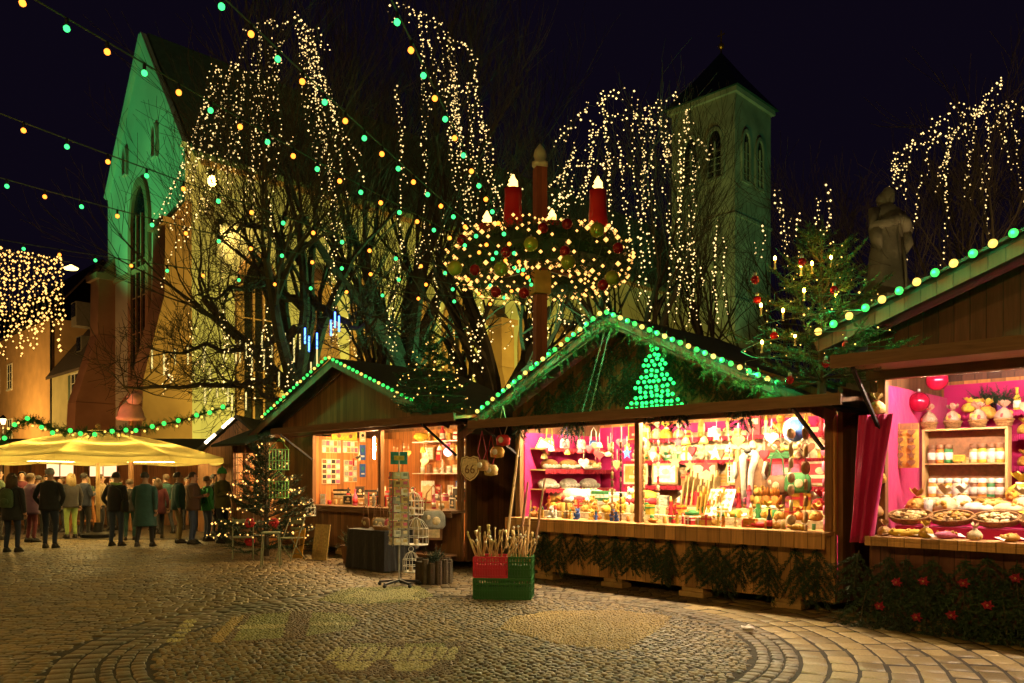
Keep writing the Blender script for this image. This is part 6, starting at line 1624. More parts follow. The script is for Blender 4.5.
    if scarf:
        mb = MB(); mb.tube([(.1 * math.cos(a * PI / 6), -.01 - lean + .095 * math.sin(a * PI / 6), 1.5 + .012 * math.sin(a)) for a in range(13)], .036, 8, cap=False); mb.tube([(.03, -.1 - lean, 1.48), (.05, -.15, 1.34), (.045, -.16, 1.18)], [.03, .035, .03], 7)
        s_ = mb.build('scarf', WEAR[scarf], t, smooth=True); s_.scale = (k,) * 3
    return t, k
PI2 = PI
people = [
    ('woman seen from behind in dark jacket and skirt with shoulder length hair at left edge', 12, 552, 474, PI, 'black', 'navy', dict(hair='brown', style='long', coat='parka', seed=1)),
    ('tall man seen from behind in long black jacket, short hair, in the left crowd', 50, 548, 467, PI + .15, 'black', 'navy', dict(hair='grey', coat='jacket', pose='pocket', seed=2)),
    ('person in plum coat standing between the black-jacketed man and the woman at left', 31, 542, 474, PI - .5, 'plum', 'wine', dict(hair='brown', coat='parka', seed=3, pose='hold')),
    ('woman in dark jacket with bright lime trousers, blond hair, facing left', 71, 538, 474, PI + .9, 'dark', 'lime', dict(hair='blond', style='long', coat='jacket', seed=4)),
    ('man in beige jacket reaching one arm forward beside the parasol pole', 101, 533, 475, PI / 2 + .35, 'beige', 'black', dict(hair='brown', coat='jacket', pose='reach', seed=5)),
    ('man from behind in black jacket with green collar and blue jeans', 116, 546, 473, PI - .1, 'black', 'jeans', dict(hair='dark', coat='jacket', pose='pocket', scarf='lime', seed=6)),
    ('person in teal trousers half hidden behind the long teal coat', 130, 540, 480, PI + .4, 'dark', 'teal', dict(hair='brown', coat='jacket', seed=7)),
    ('woman from behind in knee-length teal coat and black trousers, dark hair', 145, 547, 473, PI + .1, 'teal', 'black', dict(hair='dark', style='short', coat='long', pose='stride', seed=8)),
    ('man in dark teal jacket striding behind the long teal coat', 166, 534, 475, PI + .8, 'teal', 'black', dict(hair='brown', coat='jacket', pose='walk', seed=9)),
    ('man in teal jacket and khaki trousers seen side-on with a shoulder bag', 178, 543, 473, PI / 2 + .4, 'teal', 'khaki', dict(hair='dark', coat='jacket', pose='stand', seed=10)),
    ('man in brown jacket and blue jeans facing right, in the queue by the hut', 193, 544, 473, PI / 2 + .15, 'brown', 'jeans', dict(hair='dark', coat='jacket', pose='hold', seed=11)),
    ('person in bright green jacket and jeans, third from the hut corner', 207, 541, 477, PI / 2 + .7, 'green', 'jeans', dict(hair='brown', coat='jacket', seed=12)),
    ('person in olive jacket and green knitted hat beside the dark hut post', 222, 543, 466, PI / 2 - .3, 'olive', 'navy', dict(hair='dark', hat='green', coat='jacket', pose='hold', seed=13)),
    ('bearded stallholder facing the square under the left end of the parasol', 22, 534, 472, .2, 'wine', 'black', dict(hair='dark', coat='short', pose='hold', seed=14)),
    ('person in grey coat in the back of the crowd left of the bar table', 61, 532, 478, -.4, 'grey', 'dark', dict(hair='brown', coat='parka', pose='hold', seed=15)),
    ('person in moss green coat facing the viewer behind the bar table', 86, 530, 477, .3, 'moss', 'dark', dict(hair='blond', style='long', coat='parka', pose='hold', seed=16)),
    ('person in wine red jacket between the teal coat and the side-on man', 155, 530, 478, -.2, 'wine', 'dark', dict(hair='dark', coat='jacket', pose='hold', seed=17)),
    ('person in brown parka in the back row near the lit lamp under the parasol', 187, 529, 478, .5, 'brown', 'black', dict(hair='grey', coat='parka', seed=18)),
    ('short person in black coat at the very back between two couples', 128, 528, 480, .1, 'black', 'grey', dict(hair='blond', coat='parka', pose='hold', seed=19)),
    ('person in dark green coat cut off by the left picture edge', -2, 540, 470, PI - .8, 'moss', 'dark', dict(hair='dark', coat='parka', seed=20)),
    ('person in dark clothes behind the woman with the backpack', 38, 536, 476, PI + .6, 'dark', 'black', dict(hair='dark', coat='jacket', seed=21)),
    ('man in navy jacket in the middle row between the lime trousers and the beige jacket', 84, 536, 474, PI - .4, 'navy', 'black', dict(hair='dark', coat='jacket', pose='hold', seed=22)),
    ('woman in wine coat, middle row, just left of the striding man', 158, 538, 479, PI + .3, 'wine', 'black', dict(hair='brown', style='long', coat='parka', seed=23)),
    ('person in grey jacket in the back row under the right end of the parasol', 200, 531, 477, .6, 'grey', 'jeans', dict(hair='brown', coat='jacket', pose='hold', seed=24)),
    ('person in black parka behind the queue, second from the hut post', 214, 535, 475, PI / 2, 'black', 'dark', dict(hair='dark', coat='parka', seed=25)),
    ('blond woman in beige parka at the back left, facing the viewer', 46, 531, 476, .2, 'beige', 'dark', dict(hair='blond', style='long', coat='parka', pose='hold', seed=26)),
    ('person in moss jacket in the back row behind the jeans couple', 112, 530, 478, -.3, 'moss', 'black', dict(hair='grey', coat='jacket', pose='hold', seed=27)),
    ('person in navy parka in the back row right of the bar table', 98, 529, 479, .4, 'navy', 'dark', dict(hair='dark', coat='parka', seed=28)),
]
WHO = {}
for lb, px, fy, ty, rz, top, legs, kw in people: WHO[px] = person(lb, px, fy, ty, rz, top, legs, group='people at the market', **kw)
def backpack(who, label, mat):
    t0, k = WHO[who]; t = thing('backpack', label, 'backpack', t0.location, t0.rotation_euler.z)
    mb = MB(); mb.lathe([(.1, 1.0), (.15, 1.04), (.15, 1.3), (.12, 1.4), (.04, 1.44)], 14, (0, .2, 0), 0, 1, .55); o = mb.build('sack', WEAR[mat], t, smooth=True); o.scale = (k,) * 3
    mb = MB(); mb.ball((0, .285, 1.14), (.1, .03, .08), 10, 7); o = mb.build('pocket', WEAR[mat], t, smooth=True); o.scale = (k,) * 3
    mb = MB()
    for sg in (-1, 1): mb.tube([(sg * .09, .15, 1.42), (sg * .12, .02, 1.485), (sg * .13, -.15, 1.38), (sg * .15, -.1, 1.15), (sg * .12, .13, 1.05)], .016, 6)
    o = mb.build('strap', WEAR['black'], t); o.scale = (k,) * 3
backpack(12, 'green backpack worn by the woman at the left edge', 'moss')
backpack(207, 'light green backpack on the person in the bright green jacket', 'green')
def shoulder_bag(who, label, mat, sg):
    t0, k = WHO[who]; t = thing('shoulder_bag', label, 'bag', t0.location, t0.rotation_euler.z)
    mb = MB(); mb.lathe([(.1, .82), (.14, .86), (.13, 1.05), (.1, 1.1)], 12, (sg * .27, .06, 0), 0, .45, 1.1); o = mb.build('pouch', C(mat), t, smooth=True); o.scale = (k,) * 3
    mb = MB(); mb.tube([(sg * .27, .14, 1.08), (sg * .2, .16, 1.35), (-sg * .1, .06, 1.5), (-sg * .12, -.1, 1.46), (sg * .16, -.19, 1.2), (sg * .27, -.04, 1.08)], .012, 5); o = mb.build('strap', C('black'), t); o.scale = (k,) * 3
shoulder_bag(178, 'brown shoulder bag of the side-on man in the teal jacket', 'brown', 1); shoulder_bag(116, 'black shoulder bag of the man in black jacket and jeans', 'black', -1)
# ================================================================== parasol, bar table, drinks hut
uc = at(98, 478, 22.5); t = thing('market_parasol', 'huge yellow lit market parasol over the crowd at the left', 'parasol', (uc.x, uc.y, 0), .2)
zr_, zt_u = EYE + (HZ - 459) / F * 22.5, EYE + (HZ - 431) / F * 22.5; RU = 3.35
mb = MB(); mb.tube([(0, 0, 0), (0, 0, zt_u + .1)], .055, 12); mb.ball((0, 0, zt_u + .14), .07, 8, 6); mb.build('pole', M['lightwood'], t, smooth=True)
mb = MB(); mb.lathe([(.45, 0), (.45, .08), (.12, .14), (.09, .4)], 16); mb.build('base', M['black'], t)
vs = [(0, 0, zt_u + .05)]; fs = []; n8 = 8; sub = 6
for ring in range(1, 7):
    f = ring / 6
    for j in range(n8 * sub):
        a = 2 * PI * j / (n8 * sub); q = (j % sub) / sub; ed = math.cos(PI / n8) / math.cos((q - .5) * 2 * PI / n8); rr2 = RU * f * (ed * .94 + .06)
        sagq = .1 * math.sin(q * PI) * f
        vs.append((rr2 * math.cos(a), rr2 * math.sin(a), zt_u + .05 - (zt_u - zr_) * f - sagq * .6 + .08 * math.sin(f * PI)))
N = n8 * sub
for j in range(N): fs.append((0, 1 + j, 1 + (j + 1) % N))
for r_ in range(5):
    for j in range(N): a = 1 + r_ * N; fs.append((a + j, a + N + j, a + N + (j + 1) % N, a + (j + 1) % N))
b0 = 1 + 5 * N; b1 = len(vs)
for j in range(N): v = vs[b0 + j]; vs.append((v[0] * 1.004, v[1] * 1.004, v[2] - .15 - .02 * math.sin(j * PI / 3)))
for j in range(N): fs.append((b0 + j, b1 + j, b1 + (j + 1) % N, b0 + (j + 1) % N))
mb = MB(); mb.add(vs, fs); mb.build('canopy', cloth('parasol_cloth', (.72, .6, .2), .8, .5, .15, 2), t, smooth=False)
for j in range(n8):
    a = 2 * PI * j / n8; c_, s_ = math.cos(a), math.sin(a)
    mb = MB(); mb.beam((0, 0, zt_u - .02), (RU * .98 * c_, RU * .98 * s_, zr_ - .0), .03, .04); mb.build('rib', M['lightwood'], t)
E_RL = emit('parasol_rope_light', (1, .68, .22), 40)
t2 = thing('rope_light', 'warm rope light running round and along the ribs under the yellow parasol', 'rope light', (uc.x, uc.y, 0), .2)
mb = MB(); mb.tube([(RU * .6 * math.cos(2 * PI * j / 32), RU * .6 * math.sin(2 * PI * j / 32), zt_u - (zt_u - zr_) * .6 - .02) for j in range(33)], .022, 5, cap=False); mb.build('ring_tube', E_RL, t2)
mb = MB(); mb.tube([(RU * .84 * math.cos(2 * PI * j / 32), RU * .84 * math.sin(2 * PI * j / 32), zt_u - (zt_u - zr_) * .84 - .16) for j in range(33)], .008, 5, cap=False); mb.build('rim_tube', E_RL, t2)
for j in range(n8):
    a = 2 * PI * j / n8 + .03; mb = MB(); mb.tube([(.2 * math.cos(a), .2 * math.sin(a), zt_u - .1), (RU * .9 * math.cos(a), RU * .9 * math.sin(a), zr_ + .0)], .014, 5); mb.build('rib_tube', E_RL, t2)
p = flat(85, 531); t = thing('bar_table', 'tall reddish wooden bar table under the parasol', 'table', p, .3)
mb = MB(); mb.bb(-.38, .38, -.38, .38, 1.06, 1.1); mb.build('table_top', M['woodor'], t, bevel=.01)
for sx in (-1, 1):
    for sy in (-1, 1): mb = MB(); mb.beam((sx * .36, sy * .36, 0), (sx * .25, sy * .25, 1.06), .06, .06); mb.build('leg', M['woodor'], t)
mb = MB(); mb.bb(-.3, .3, -.3, .3, .3, .34); mb.build('footrest', M['woodor'], t)
for k in range(3): put('mug', ('white', 'red', 'brown')[k], 'gold', p + V((-.15 + .15 * k, .05 * k, 1.1)), f'{("white", "red", "brown")[k]} drinking mug on the tall bar table', 'mugs on the bar table', k, 1.1)
# drinks hut behind the parasol
d0 = at(-30, 478, 28); d1 = at(232, 478, 28); Ld = (d1 - d0).length
t = thing('drinks_hut', 'long dark drinks hut with lit serving windows behind the parasol', 'market hut', (d0.x, 28, 0), 0)
mb = MB(); mb.bb(0, Ld, 0, .06, 0, 1.05); mb.bb(0, Ld, 0, .06, 2.35, 2.6); mb.build('front_boards', M['wood'], t)
mb = MB(); mb.bb(0, Ld, 2.2, 2.26, 0, 2.6); mb.build('back_wall', M['woodor'], t)
mb = MB(); mb.bb(-.1, Ld + .1, -.3, .5, 1.05, 1.1); mb.build('counter', M['honey'], t)
for x in [Ld * i / 9 for i in range(10)]: mb = MB(); mb.bb(x - .07, x + .07, -.02, .08, 1.102, 2.348); mb.build('post', M['wood'], t)
mb = MB(); mb.prism([(-.6, 2.55), (1.1, 3.0), (2.7, 2.55), (2.7, 2.62), (1.1, 3.08), (-.6, 2.62)], -.3, Ld + .3, 'x'); mb.build('roof', M['rooffelt'], t)
for i in (1, 4, 7): stall_lamp(t, Ld * i / 9 + .2, Ld * (i + 1.3) / 9, .6, 2.3, emit('hut_lamp', (1, .6, .22), 24))
rnd.seed(44)
for i in range(26):
    kd = rnd.choice(['bottle', 'mug', 'box', 'pouch']); put(kd, rnd.choice(['red', 'gold', 'white', 'green']), 'gold', V((d0.x + Ld * (i + .5) / 26, 28.1, 1.1)), f'small {NICE[kd]} on the counter of the drinks hut, {od(i)} from the left', 'small goods on the drinks hut counter', PI / 4, 1.6, i % 3)
for i, px in enumerate((62, 105)):
    q = at(px, 470, 27.9); mb = MB(); mb.bb(-.5, .5, -.02, .02, -.36, .36); mb.bb(-.46, .46, -.03, -.02, -.32, .32, 1); mb.bb(-.02, .02, -.035, -.03, -.32, .32)
    tag(mb.build('lit_menu_board', [M['wood'], emit('menu_board_glass', (1, .6, .3), 1.6, False)], None, q + V((0, -.1, .1))), f'{("left", "right")[i]} glowing framed board on the front of the drinks hut', 'board')
# pink kettle-like figure above the parasol on a post
q = at(133, 416, 25); q = at(131, 417, 25); t = thing('kettle_sculpture', 'pinkish lit round figure with a rounded head perched on a post above the parasol', 'sculpture', (q.x, q.y, 0))
mb = MB(); mb.tube([(0, 0, 0), (0, 0, q.z - .1)], .08, 8); mb.build('post', M['wood'], t)
PKM = pm('pink_terracotta', (.75, .42, .32), .6, .2, 4, .2)
mb = MB(); mb.lathe([(.0, -.12), (.42, -.11), (.46, -.03), (.4, .02), (.38, .14), (.3, .34), (.15, .45), (.0, .47)], 16, (-.0, 0, q.z), 0, 1, .8); mb.build('body', PKM, t, smooth=True)
mb = MB(); mb.ball((.14, -.05, q.z + .58), (.24, .22, .22), 12, 9); mb.build('head', PKM, t, smooth=True)
mb = MB(); mb.tube([(-.42, 0, q.z), (-.32, 0, q.z + .42), (-.08, 0, q.z + .72), (.14, 0, q.z + .8)], .035, 6); mb.build('handle', M['wood'], t)
lamp('figure_fill_light', 'SPOT', (q.x - 2.2, q.y - 2.5, 2.6), (1, .3, .18), 260, None, (q.x, q.y, q.z + .4), .1, 50)  # added spot without a fitting, makes the figure show up
# ================================================================== dark hut with warm lattice window, right of the crowd
t = thing('small_hut', 'small dark shingled hut with a warm lattice window left of the souvenir stall', 'market hut', W(-14.75, -.55, 0), RZ); t.scale = (.56, 1, 1)
mb = MB(); mb.bb(0, 2.5, 0, .06, 0, 1.15); mb.bb(0, 2.5, 0, .06, 2.25, 2.5); mb.bb(2.1, 2.5, 0, .06, 1.152, 2.248); mb.build('front_boards', M['wood'], t)
mb = MB(); mb.bb(0, 2.5, 2, 2.06, 0, 2.5); mb.bb(2.44, 2.5, .06, 2, 0, 2.5); mb.bb(0, .06, .06, 2, 0, 2.5); mb.build('side_wall', M['woodor'], t)
for x in (.0, 1.05, 2.1): mb = MB(); mb.bb(x - .07, x + .07, -.05, .09, 0 if x == 0 else 1.152, 2.5); mb.build('post', M['post'], t)
mb = MB()
for i in range(11): mb.beam((.1 + i * .2, .03, 1.15), (.1 + i * .2, .03, 2.25), .018, .018)
for i in range(6): mb.beam((.0, .045, 1.25 + i * .18), (2.1, .045, 1.25 + i * .18), .018, .018)
mb.build('lattice', M['lightwood'], t)
mb = MB(); mb.prism([(-.5, 2.45), (-.5, 2.4), (.9, 2.95), (2.3, 2.4), (2.3, 2.45), (.9, 3.02)], -.35, 2.8, 'x'); mb.build('roof', M['rooffelt'], t)
stall_lamp(t, .3, 1.9, 1.0, 2.3, emit('hut_tube', (1, .66, .28), 500))
# lit gable of a hut behind
a, b, c = at(198, 456, 24.6), at(238, 420, 24.6), at(278, 456, 24.6)
t = thing('far_hut', 'far hut with bright white bulb bars on its small gable behind the parasol edge', 'market hut', (b.x, 24.6, 0))
mb = MB(); w2 = (c.x - a.x) / 2; mb.bb(-w2, w2, 0, 2, 0, a.z); mb.prism([(-w2, a.z), (w2, a.z), (0, b.z)], 0, 2, 'y'); mb.build('wall', M['wood'], t)
mb = MB(); mb.prism([(-w2 - .2, a.z - .1), (0, b.z + .05), (w2 + .2, a.z - .1), (w2 + .2, a.z), (0, b.z + .15), (-w2 - .2, a.z)], -.2, 2.1, 'y'); mb.build('roof', M['rooffelt'], t)
EB = emit('white_light_bar', (1, .8, .5), 7)
for f0, f1 in ((.05, .32), (.5, .74)): mb = MB(); P_ = lambda f: (-w2 * f, -.25, b.z + (a.z - b.z) * f + .1); mb.tube([P_(f0), P_(f1)], .045, 8); mb.build('light_bar', EB, t)
# ================================================================== firs
def fir(label, loc, H_, Rm, seed, pot=None, whorls=9, per=9, name='fir_tree', dens=3, nl=.055, updroop=.0, first=.08, w=.009, dark=False):
    rnd.seed(seed); t = thing(name, label, 'fir tree', loc, rnd.uniform(0, 6))
    mb = MB(); mb.tube([(0, 0, -.02), (0, 0, H_ * .5), (0, 0, H_ * .97)], [.05 * H_ / 2.2 + .01, .03, .008], 8); mb.build('trunk', M['bark'], t)
    mb = MB(); st = MB()
    for k in range(whorls):
        f = first + (1 - first) * k / whorls; z0 = H_ * f; L = Rm * (1 - f) ** .8 + .1
        for i in range(per if k < whorls - 2 else 5):
            a = 2 * PI * i / per + k * .7 + rnd.uniform(-.25, .25); l_ = L * rnd.uniform(.72, 1.15); el = rnd.uniform(-.1, .25) + f * .75
            d = V((math.cos(a) * math.cos(el), math.sin(a) * math.cos(el), math.sin(el))); p = V((0, 0, z0 + rnd.uniform(-.06, .06)))
            e1 = p + d * l_ * .55 - V((0, 0, .05 * l_)); e2 = p + d * l_ + V((0, 0, .08 * l_ + updroop))
            st.tube([p, e1, e2], [.012, .008, .003], 4, cap=False)
            d2 = (e2 - e1).normalized()
            twig(mb, p + d * l_ * .18, (e1 - p), l_ * .4, 0, nl, .02, w, None, dens); twig(mb, e1, d2, (e2 - e1).length, 0, nl, .018, w, None, dens)
            sd = d.cross(V((0, 0, 1))).normalized()
            for m_ in range(int(3 + l_ * 5)):
                g = rnd.uniform(.22, .92); sg = rnd.choice((-1, 1)); q = p.lerp(e1, g / .55) if g < .55 else e1.lerp(e2, (g - .55) / .45)
                twig(mb, q, d * .75 + sd * sg * rnd.uniform(.5, 1) + V((0, 0, rnd.uniform(-.15, .25))), l_ * (1.05 - g) * rnd.uniform(.4, .75) + .05, 0, nl, .02, w, None, dens)
    twig(mb, (0, 0, H_ * .85), (0, 0, 1), H_ * .17, 0, nl, .018, w, None, 4)
    st.build('branches', M['bark'], t, fixn=False); mb.build('needles', M['firdark'] if dark else M['fir'], t, fixn=False)
    if pot: mb = MB(); mb.lathe([(.16, 0), (.2, .25), (.21, .26)], 12, (0, 0, -.02)); mb.build('pot', C(pot), t)
    return t
F1 = W(.03, -.72, 2.6)
fir('bushy decorated fir fixed high on the corner between gift and confectionery stalls', F1, 1.95, 1.05, 301, whorls=8, per=8, dens=3)
F2 = W(-7.1, -.62, 2.75)
fir('small decorated fir fixed on the corner between souvenir and gift stalls', F2, 1.5, .72, 302, whorls=8, per=8, dark=True)
F3 = flat(266, 556)
fir('lit fir tree standing on the paving in front of the small dark hut', F3, 2.6, 1.2, 303, whorls=12, per=9, dark=True)
def tree_lights(label, base, H_, Rm, n, r, seed, mat='e_fairyo'):
    rnd.seed(seed); pts = []
    for i in range(n * 3):
        f = i / (n * 3); a = f * 2 * PI * 8; rr2 = (Rm * (1 - f) ** .8 + .08) * rnd.uniform(.75, .95); pts.append(V(base) + V((rr2 * math.cos(a), rr2 * math.sin(a), H_ * (.12 + .84 * f))))
    L = sum((b - a).length for a, b in zip(pts, pts[1:]))
    return strand(label, None, pts, L / n, r, mat, .05, 'fir_light_chain')
tree_lights('amber fairy light chain round the standing fir before the small hut', F3, 2.55, 1.25, 190, .022, 11)
tree_lights('amber fairy light chain on the small fir between the souvenir and gift stalls', F2, 1.5, .75, 70, .016, 12)
tree_lights('fine amber fairy light chain on the big fir over the stall corner', F1, 1.95, 1.0, 70, .011, 13)
for k, (px, py) in enumerate(((775, 268), (801, 275), (812, 273), (831, 267), (761, 315), (783, 320), (836, 305), (795, 345), (762, 352), (804, 300))):
    p = at(px, py, 8.6 + .12 * (k % 4)); mb = MB(); mb.tube([(0, 0, 0), (0, 0, .085)], .011, 7, 1); mb.ball((0, 0, .105), (.014, .014, .024), 8, 6, 0); mb.box((0, 0, -.004), (.03, .012, .012), 1)
    tag(mb.build('tree_candle', [emit('tree_candle_flame', (1, .42, .03), 160), C('cream')], None, p, smooth=True), 'glowing electric candle clipped on the big fir over the stall corner', 'tree candle', 'electric candles on the big fir')
rb_ = bauble_mesh(pm('dark_red_bauble', (.35, .01, .02), .15, .1, 3, 0, metal=.4), .045)
for k, (px, py) in enumerate(((755, 280), (834, 290), (774, 336), (826, 364), (802, 262), (757, 300), (846, 345), (790, 380))):
    o = tag(link('bauble', rb_, None, at(px, py, 8.55 + .1 * (k % 3))), 'dark red bauble hanging on the big fir over the stall corner', 'bauble', 'red baubles on the big fir')
for k, (px, py) in enumerate(((250, 523), (274, 523), (250, 541))):
    q = at(px, py, 16.4); mb = MB()
    for i in range(6): a = i * PI / 3; mb.ball((.06 * math.cos(a), -.02, .06 * math.sin(a)), (.055, .03, .05), 8, 6)
    mb.ball((0, -.04, 0), .03, 7, 5); tag(mb.build('red_bow', C('red'), None, q, smooth=True), f'{("upper left", "upper right", "lower left")[k]} red bow in front of the standing lit fir', 'bow', 'red bows by the fir')
# ================================================================== statue
q = at(887, 290, 22); t = thing('stone_statue', 'weathered stone monk statue with folded arms rising behind the confectionery stall', 'statue', (q.x, 22, 0), .35)
STN = pm('weathered_stone', (.2, .19, .14), .95, .4, 3, .6)
ztop = EYE + (HZ - 187) / F * 22; zf = ztop - 3.15; kk = 3.15 / 1.8
mb = MB(); mb.bb(-.75, .75, -.75, .75, 0, zf - .35); mb.bb(-.9, .9, -.9, .9, zf - .35, zf); mb.bb(-1.1, 1.1, -1.1, 1.1, 0, .5); mb.build('pedestal', STN, t, bevel=.03)
mb = MB(); n = 26; lev = [(.0, .4, .3), (.06, .39, .29), (.35, .33, .25), (.7, .29, .22), (.95, .25, .19), (1.1, .26, .19), (1.3, .29, .2), (1.42, .27, .17), (1.49, .14, .12), (1.53, .075, .08)]
for z, rx, ry in lev:
    for j in range(n):
        a = 2 * PI * j / n; fo = 1 + .07 * math.sin(a * 7) * max(0, 1 - z / 1.1) + .03 * math.sin(a * 4 + z * 5); mb.v.append(V((rx * fo * math.cos(a), ry * fo * math.sin(a), z)))
for i in range(len(lev) - 1):
    for j in range(n): mb.f.append((i * n + j, i * n + (j + 1) % n, (i + 1) * n + (j + 1) % n, (i + 1) * n + j)); mb.m.append(0)
mb.ball((0, -.02, 1.66), (.095, .11, .135), 14, 10); mb.ball((0, .04, 1.6), (.15, .11, .13), 12, 8); mb.ball((0, -.125, 1.65), (.018, .02, .03), 7, 5); mb.ball((0, -.1, 1.58), (.05, .04, .06), 9, 6)
for sg in (-1, 1): mb.tube([(sg * .24, -.0, 1.4), (sg * .34, -.06, 1.12), (sg * .1, -.26, 1.2), (-sg * .08, -.27, 1.26)], [.1, .1, .085, .05], 9); mb.tube([(sg * .3, -.05, 1.12), (sg * .31, -.1, .9), (sg * .25, -.12, .75)], [.1, .09, .03], 8)
mb.tube([(.05, -.24, .95), (.06, -.3, .5), (.05, -.33, .1)], .02, 6)
f_ = mb.build('figure', STN, t, (0, 0, zf), smooth=True); f_.scale = (kk,) * 3
# ================================================================== crates with sticks
def crate(label, loc, L, D, H_, mat, rz):
    t = thing('plastic_crate', label, 'crate', loc, rz); mb = MB(); th = .012
    mb.bb(-L / 2, L / 2, -D / 2, D / 2, 0, .012)
    for z in (.0, H_ * .33, H_ * .66, H_ - .035):
        h_ = .03 if z < H_ - .04 else .035
        mb.bb(-L / 2, L / 2, -D / 2 - .004, -D / 2 + th, z + .012, z + h_); mb.bb(-L / 2, L / 2, D / 2 - th, D / 2 + .004, z + .012, z + h_)
        mb.bb(-L / 2 - .004, -L / 2 + th, -D / 2, D / 2, z + .0125, z + h_ - .001); mb.bb(L / 2 - th, L / 2 + .004, -D / 2, D / 2, z + .0125, z + h_ - .001)
    n = int(L / .035)
    for i in range(n + 1): x = -L / 2 + L * i / n; w2 = .016 if i % 5 else .028; mb.bb(x - w2 / 2, x + w2 / 2, -D / 2 - .002, -D / 2 + .008, .013, H_ - .004); mb.bb(x - w2 / 2, x + w2 / 2, D / 2 - .008, D / 2 + .002, .013, H_ - .004)
    n = int(D / .04)
    for i in range(n + 1): y = -D / 2 + D * i / n; mb.bb(-L / 2 - .002, -L / 2 + .008, y - .009, y + .009, .013, H_ - .004); mb.bb(L / 2 - .008, L / 2 + .002, y - .009, y + .009, .013, H_ - .004)
    mb.bb(-L / 2 + .02, L / 2 - .02, -D / 2 + .02, D / 2 - .02, .012, H_ * .6)
    mb.build('crate_shell', mat, t); return t
PG = pm('green_crate_plastic', (.02, .13, .03), .45, .15, 6, .05); PR = pm('red_crate_plastic', (.68, .03, .08), .45, .15, 6, .05)
cb = flat(504, 600); cb = V((cb.x, cb.y + .22, 0)); CR = -.12
crate('long dark green plastic crate standing on the paving below the red one', cb, .78, .42, .29, PG, CR)
cr = lambda dx, dy, z: cb + Matrix.Rotation(CR, 3, 'Z') @ V((dx, dy, z))
crate('red plastic crate full of wooden sticks on top of the long green crate', cr(-.16, 0, .292), .46, .4, .29, PR, CR); crate('small bright green crate of sticks beside the red crate', cr(.24, 0, .292), .31, .4, .29, PG, CR)
rnd.seed(17)
for i in range(46):
    rx = i < 32; x = rnd.uniform(-.35, .03) if rx else rnd.uniform(.12, .36); y = rnd.uniform(-.15, .15); L = rnd.uniform(.42, .62)
    d = V((rnd.gauss(0, .3) + (x + .1) * .5, rnd.gauss(-.1, .25), 1)).normalized(); mb = MB(); mb.tube([(0, 0, 0), d * L * .5, d * L], [.008, .009, .008], 6)
    k_ = rnd.random()
    if k_ < .55: mb.ball(d * L, .018, 8, 6, 1)
    elif k_ < .8: mb.box(d * L, (.035, .02, .07), 1, d.to_track_quat('Z', 'Y').to_matrix())
    else: mb.lathe([(.01, -.12), (.022, -.06), (.012, 0), (0, .02)], 7, d * L, 1, rot=d.to_track_quat('Z', 'Y').to_matrix())
    tag(mb.build('wooden_stick', [M['lightwood'], C('white' if k_ < .3 else 'straw' if k_ < .8 else 'tan')], None, cr(x, y, .38), smooth=True), 'pale wooden toy stick poking out of the red crate' if rx else 'pale wooden toy stick poking out of the small green crate', 'stick', 'toy sticks in the red crate' if rx else 'toy sticks in the green crate')
for k, (px0, py0, px1, py1, lab, mt) in enumerate(((506, 548, 520, 434, 'long pale wooden pole leaning on the gift stall left of its opening', 'lightwood'), (520, 545, 528, 482, 'dark wooden sword leaning beside the crates', 'post'), (534, 552, 545, 478, 'short dark bow leaning at the gift stall corner', 'post'), (526, 560, 531, 500, 'blue and white toy shield stick beside the green crate', 'lightwood'))):
    a = at(px0, py0, 11.4 + .4 * k); b = at(px1, py1, 12.6 if k == 0 else 11.9 + .3 * k); mb = MB(); d = (b - a).normalized(); mb.tube([V((0, 0, 0)), (b - a) * .5, b - a], [.02, .022, .014], 7); 
    if k in (1, 3): mb.box((b - a) * .3, (.2, .02, .03), 0)
    tag(mb.build('leaning_pole', M[mt], None, a), lab, 'pole')
for k, (px, py, a, b) in enumerate(((482, 465, 'tan', 'pink'), (491, 470, 'straw', 'red'), (497, 452, 'gold', 'brown'), (503, 440, 'red', 'white'))):
    q = at(px, py, 12.9); mb = MB(); mb.tube([(0, 0, .02), (-.1, 0, .22), (0, 0, .55), (.1, 0, .22), (0, 0, .02)], .008, 4, 1, cap=False); mb.lathe([(.0, -.1), (.13, -.08), (.15, .02), (.1, .08), (0, .09)], 12, sy=.5); mb.ball((.02, -.07, 0), (.06, .02, .05), 8, 6, 2)
    tag(mb.build('toy_pouch', [C(a), C(b), C('white')], None, q, RZ, smooth=True), f'{a} toy pouch hanging by a {b} cord from the left end of the gift stall flap', 'pouch', 'hanging toy pouches')
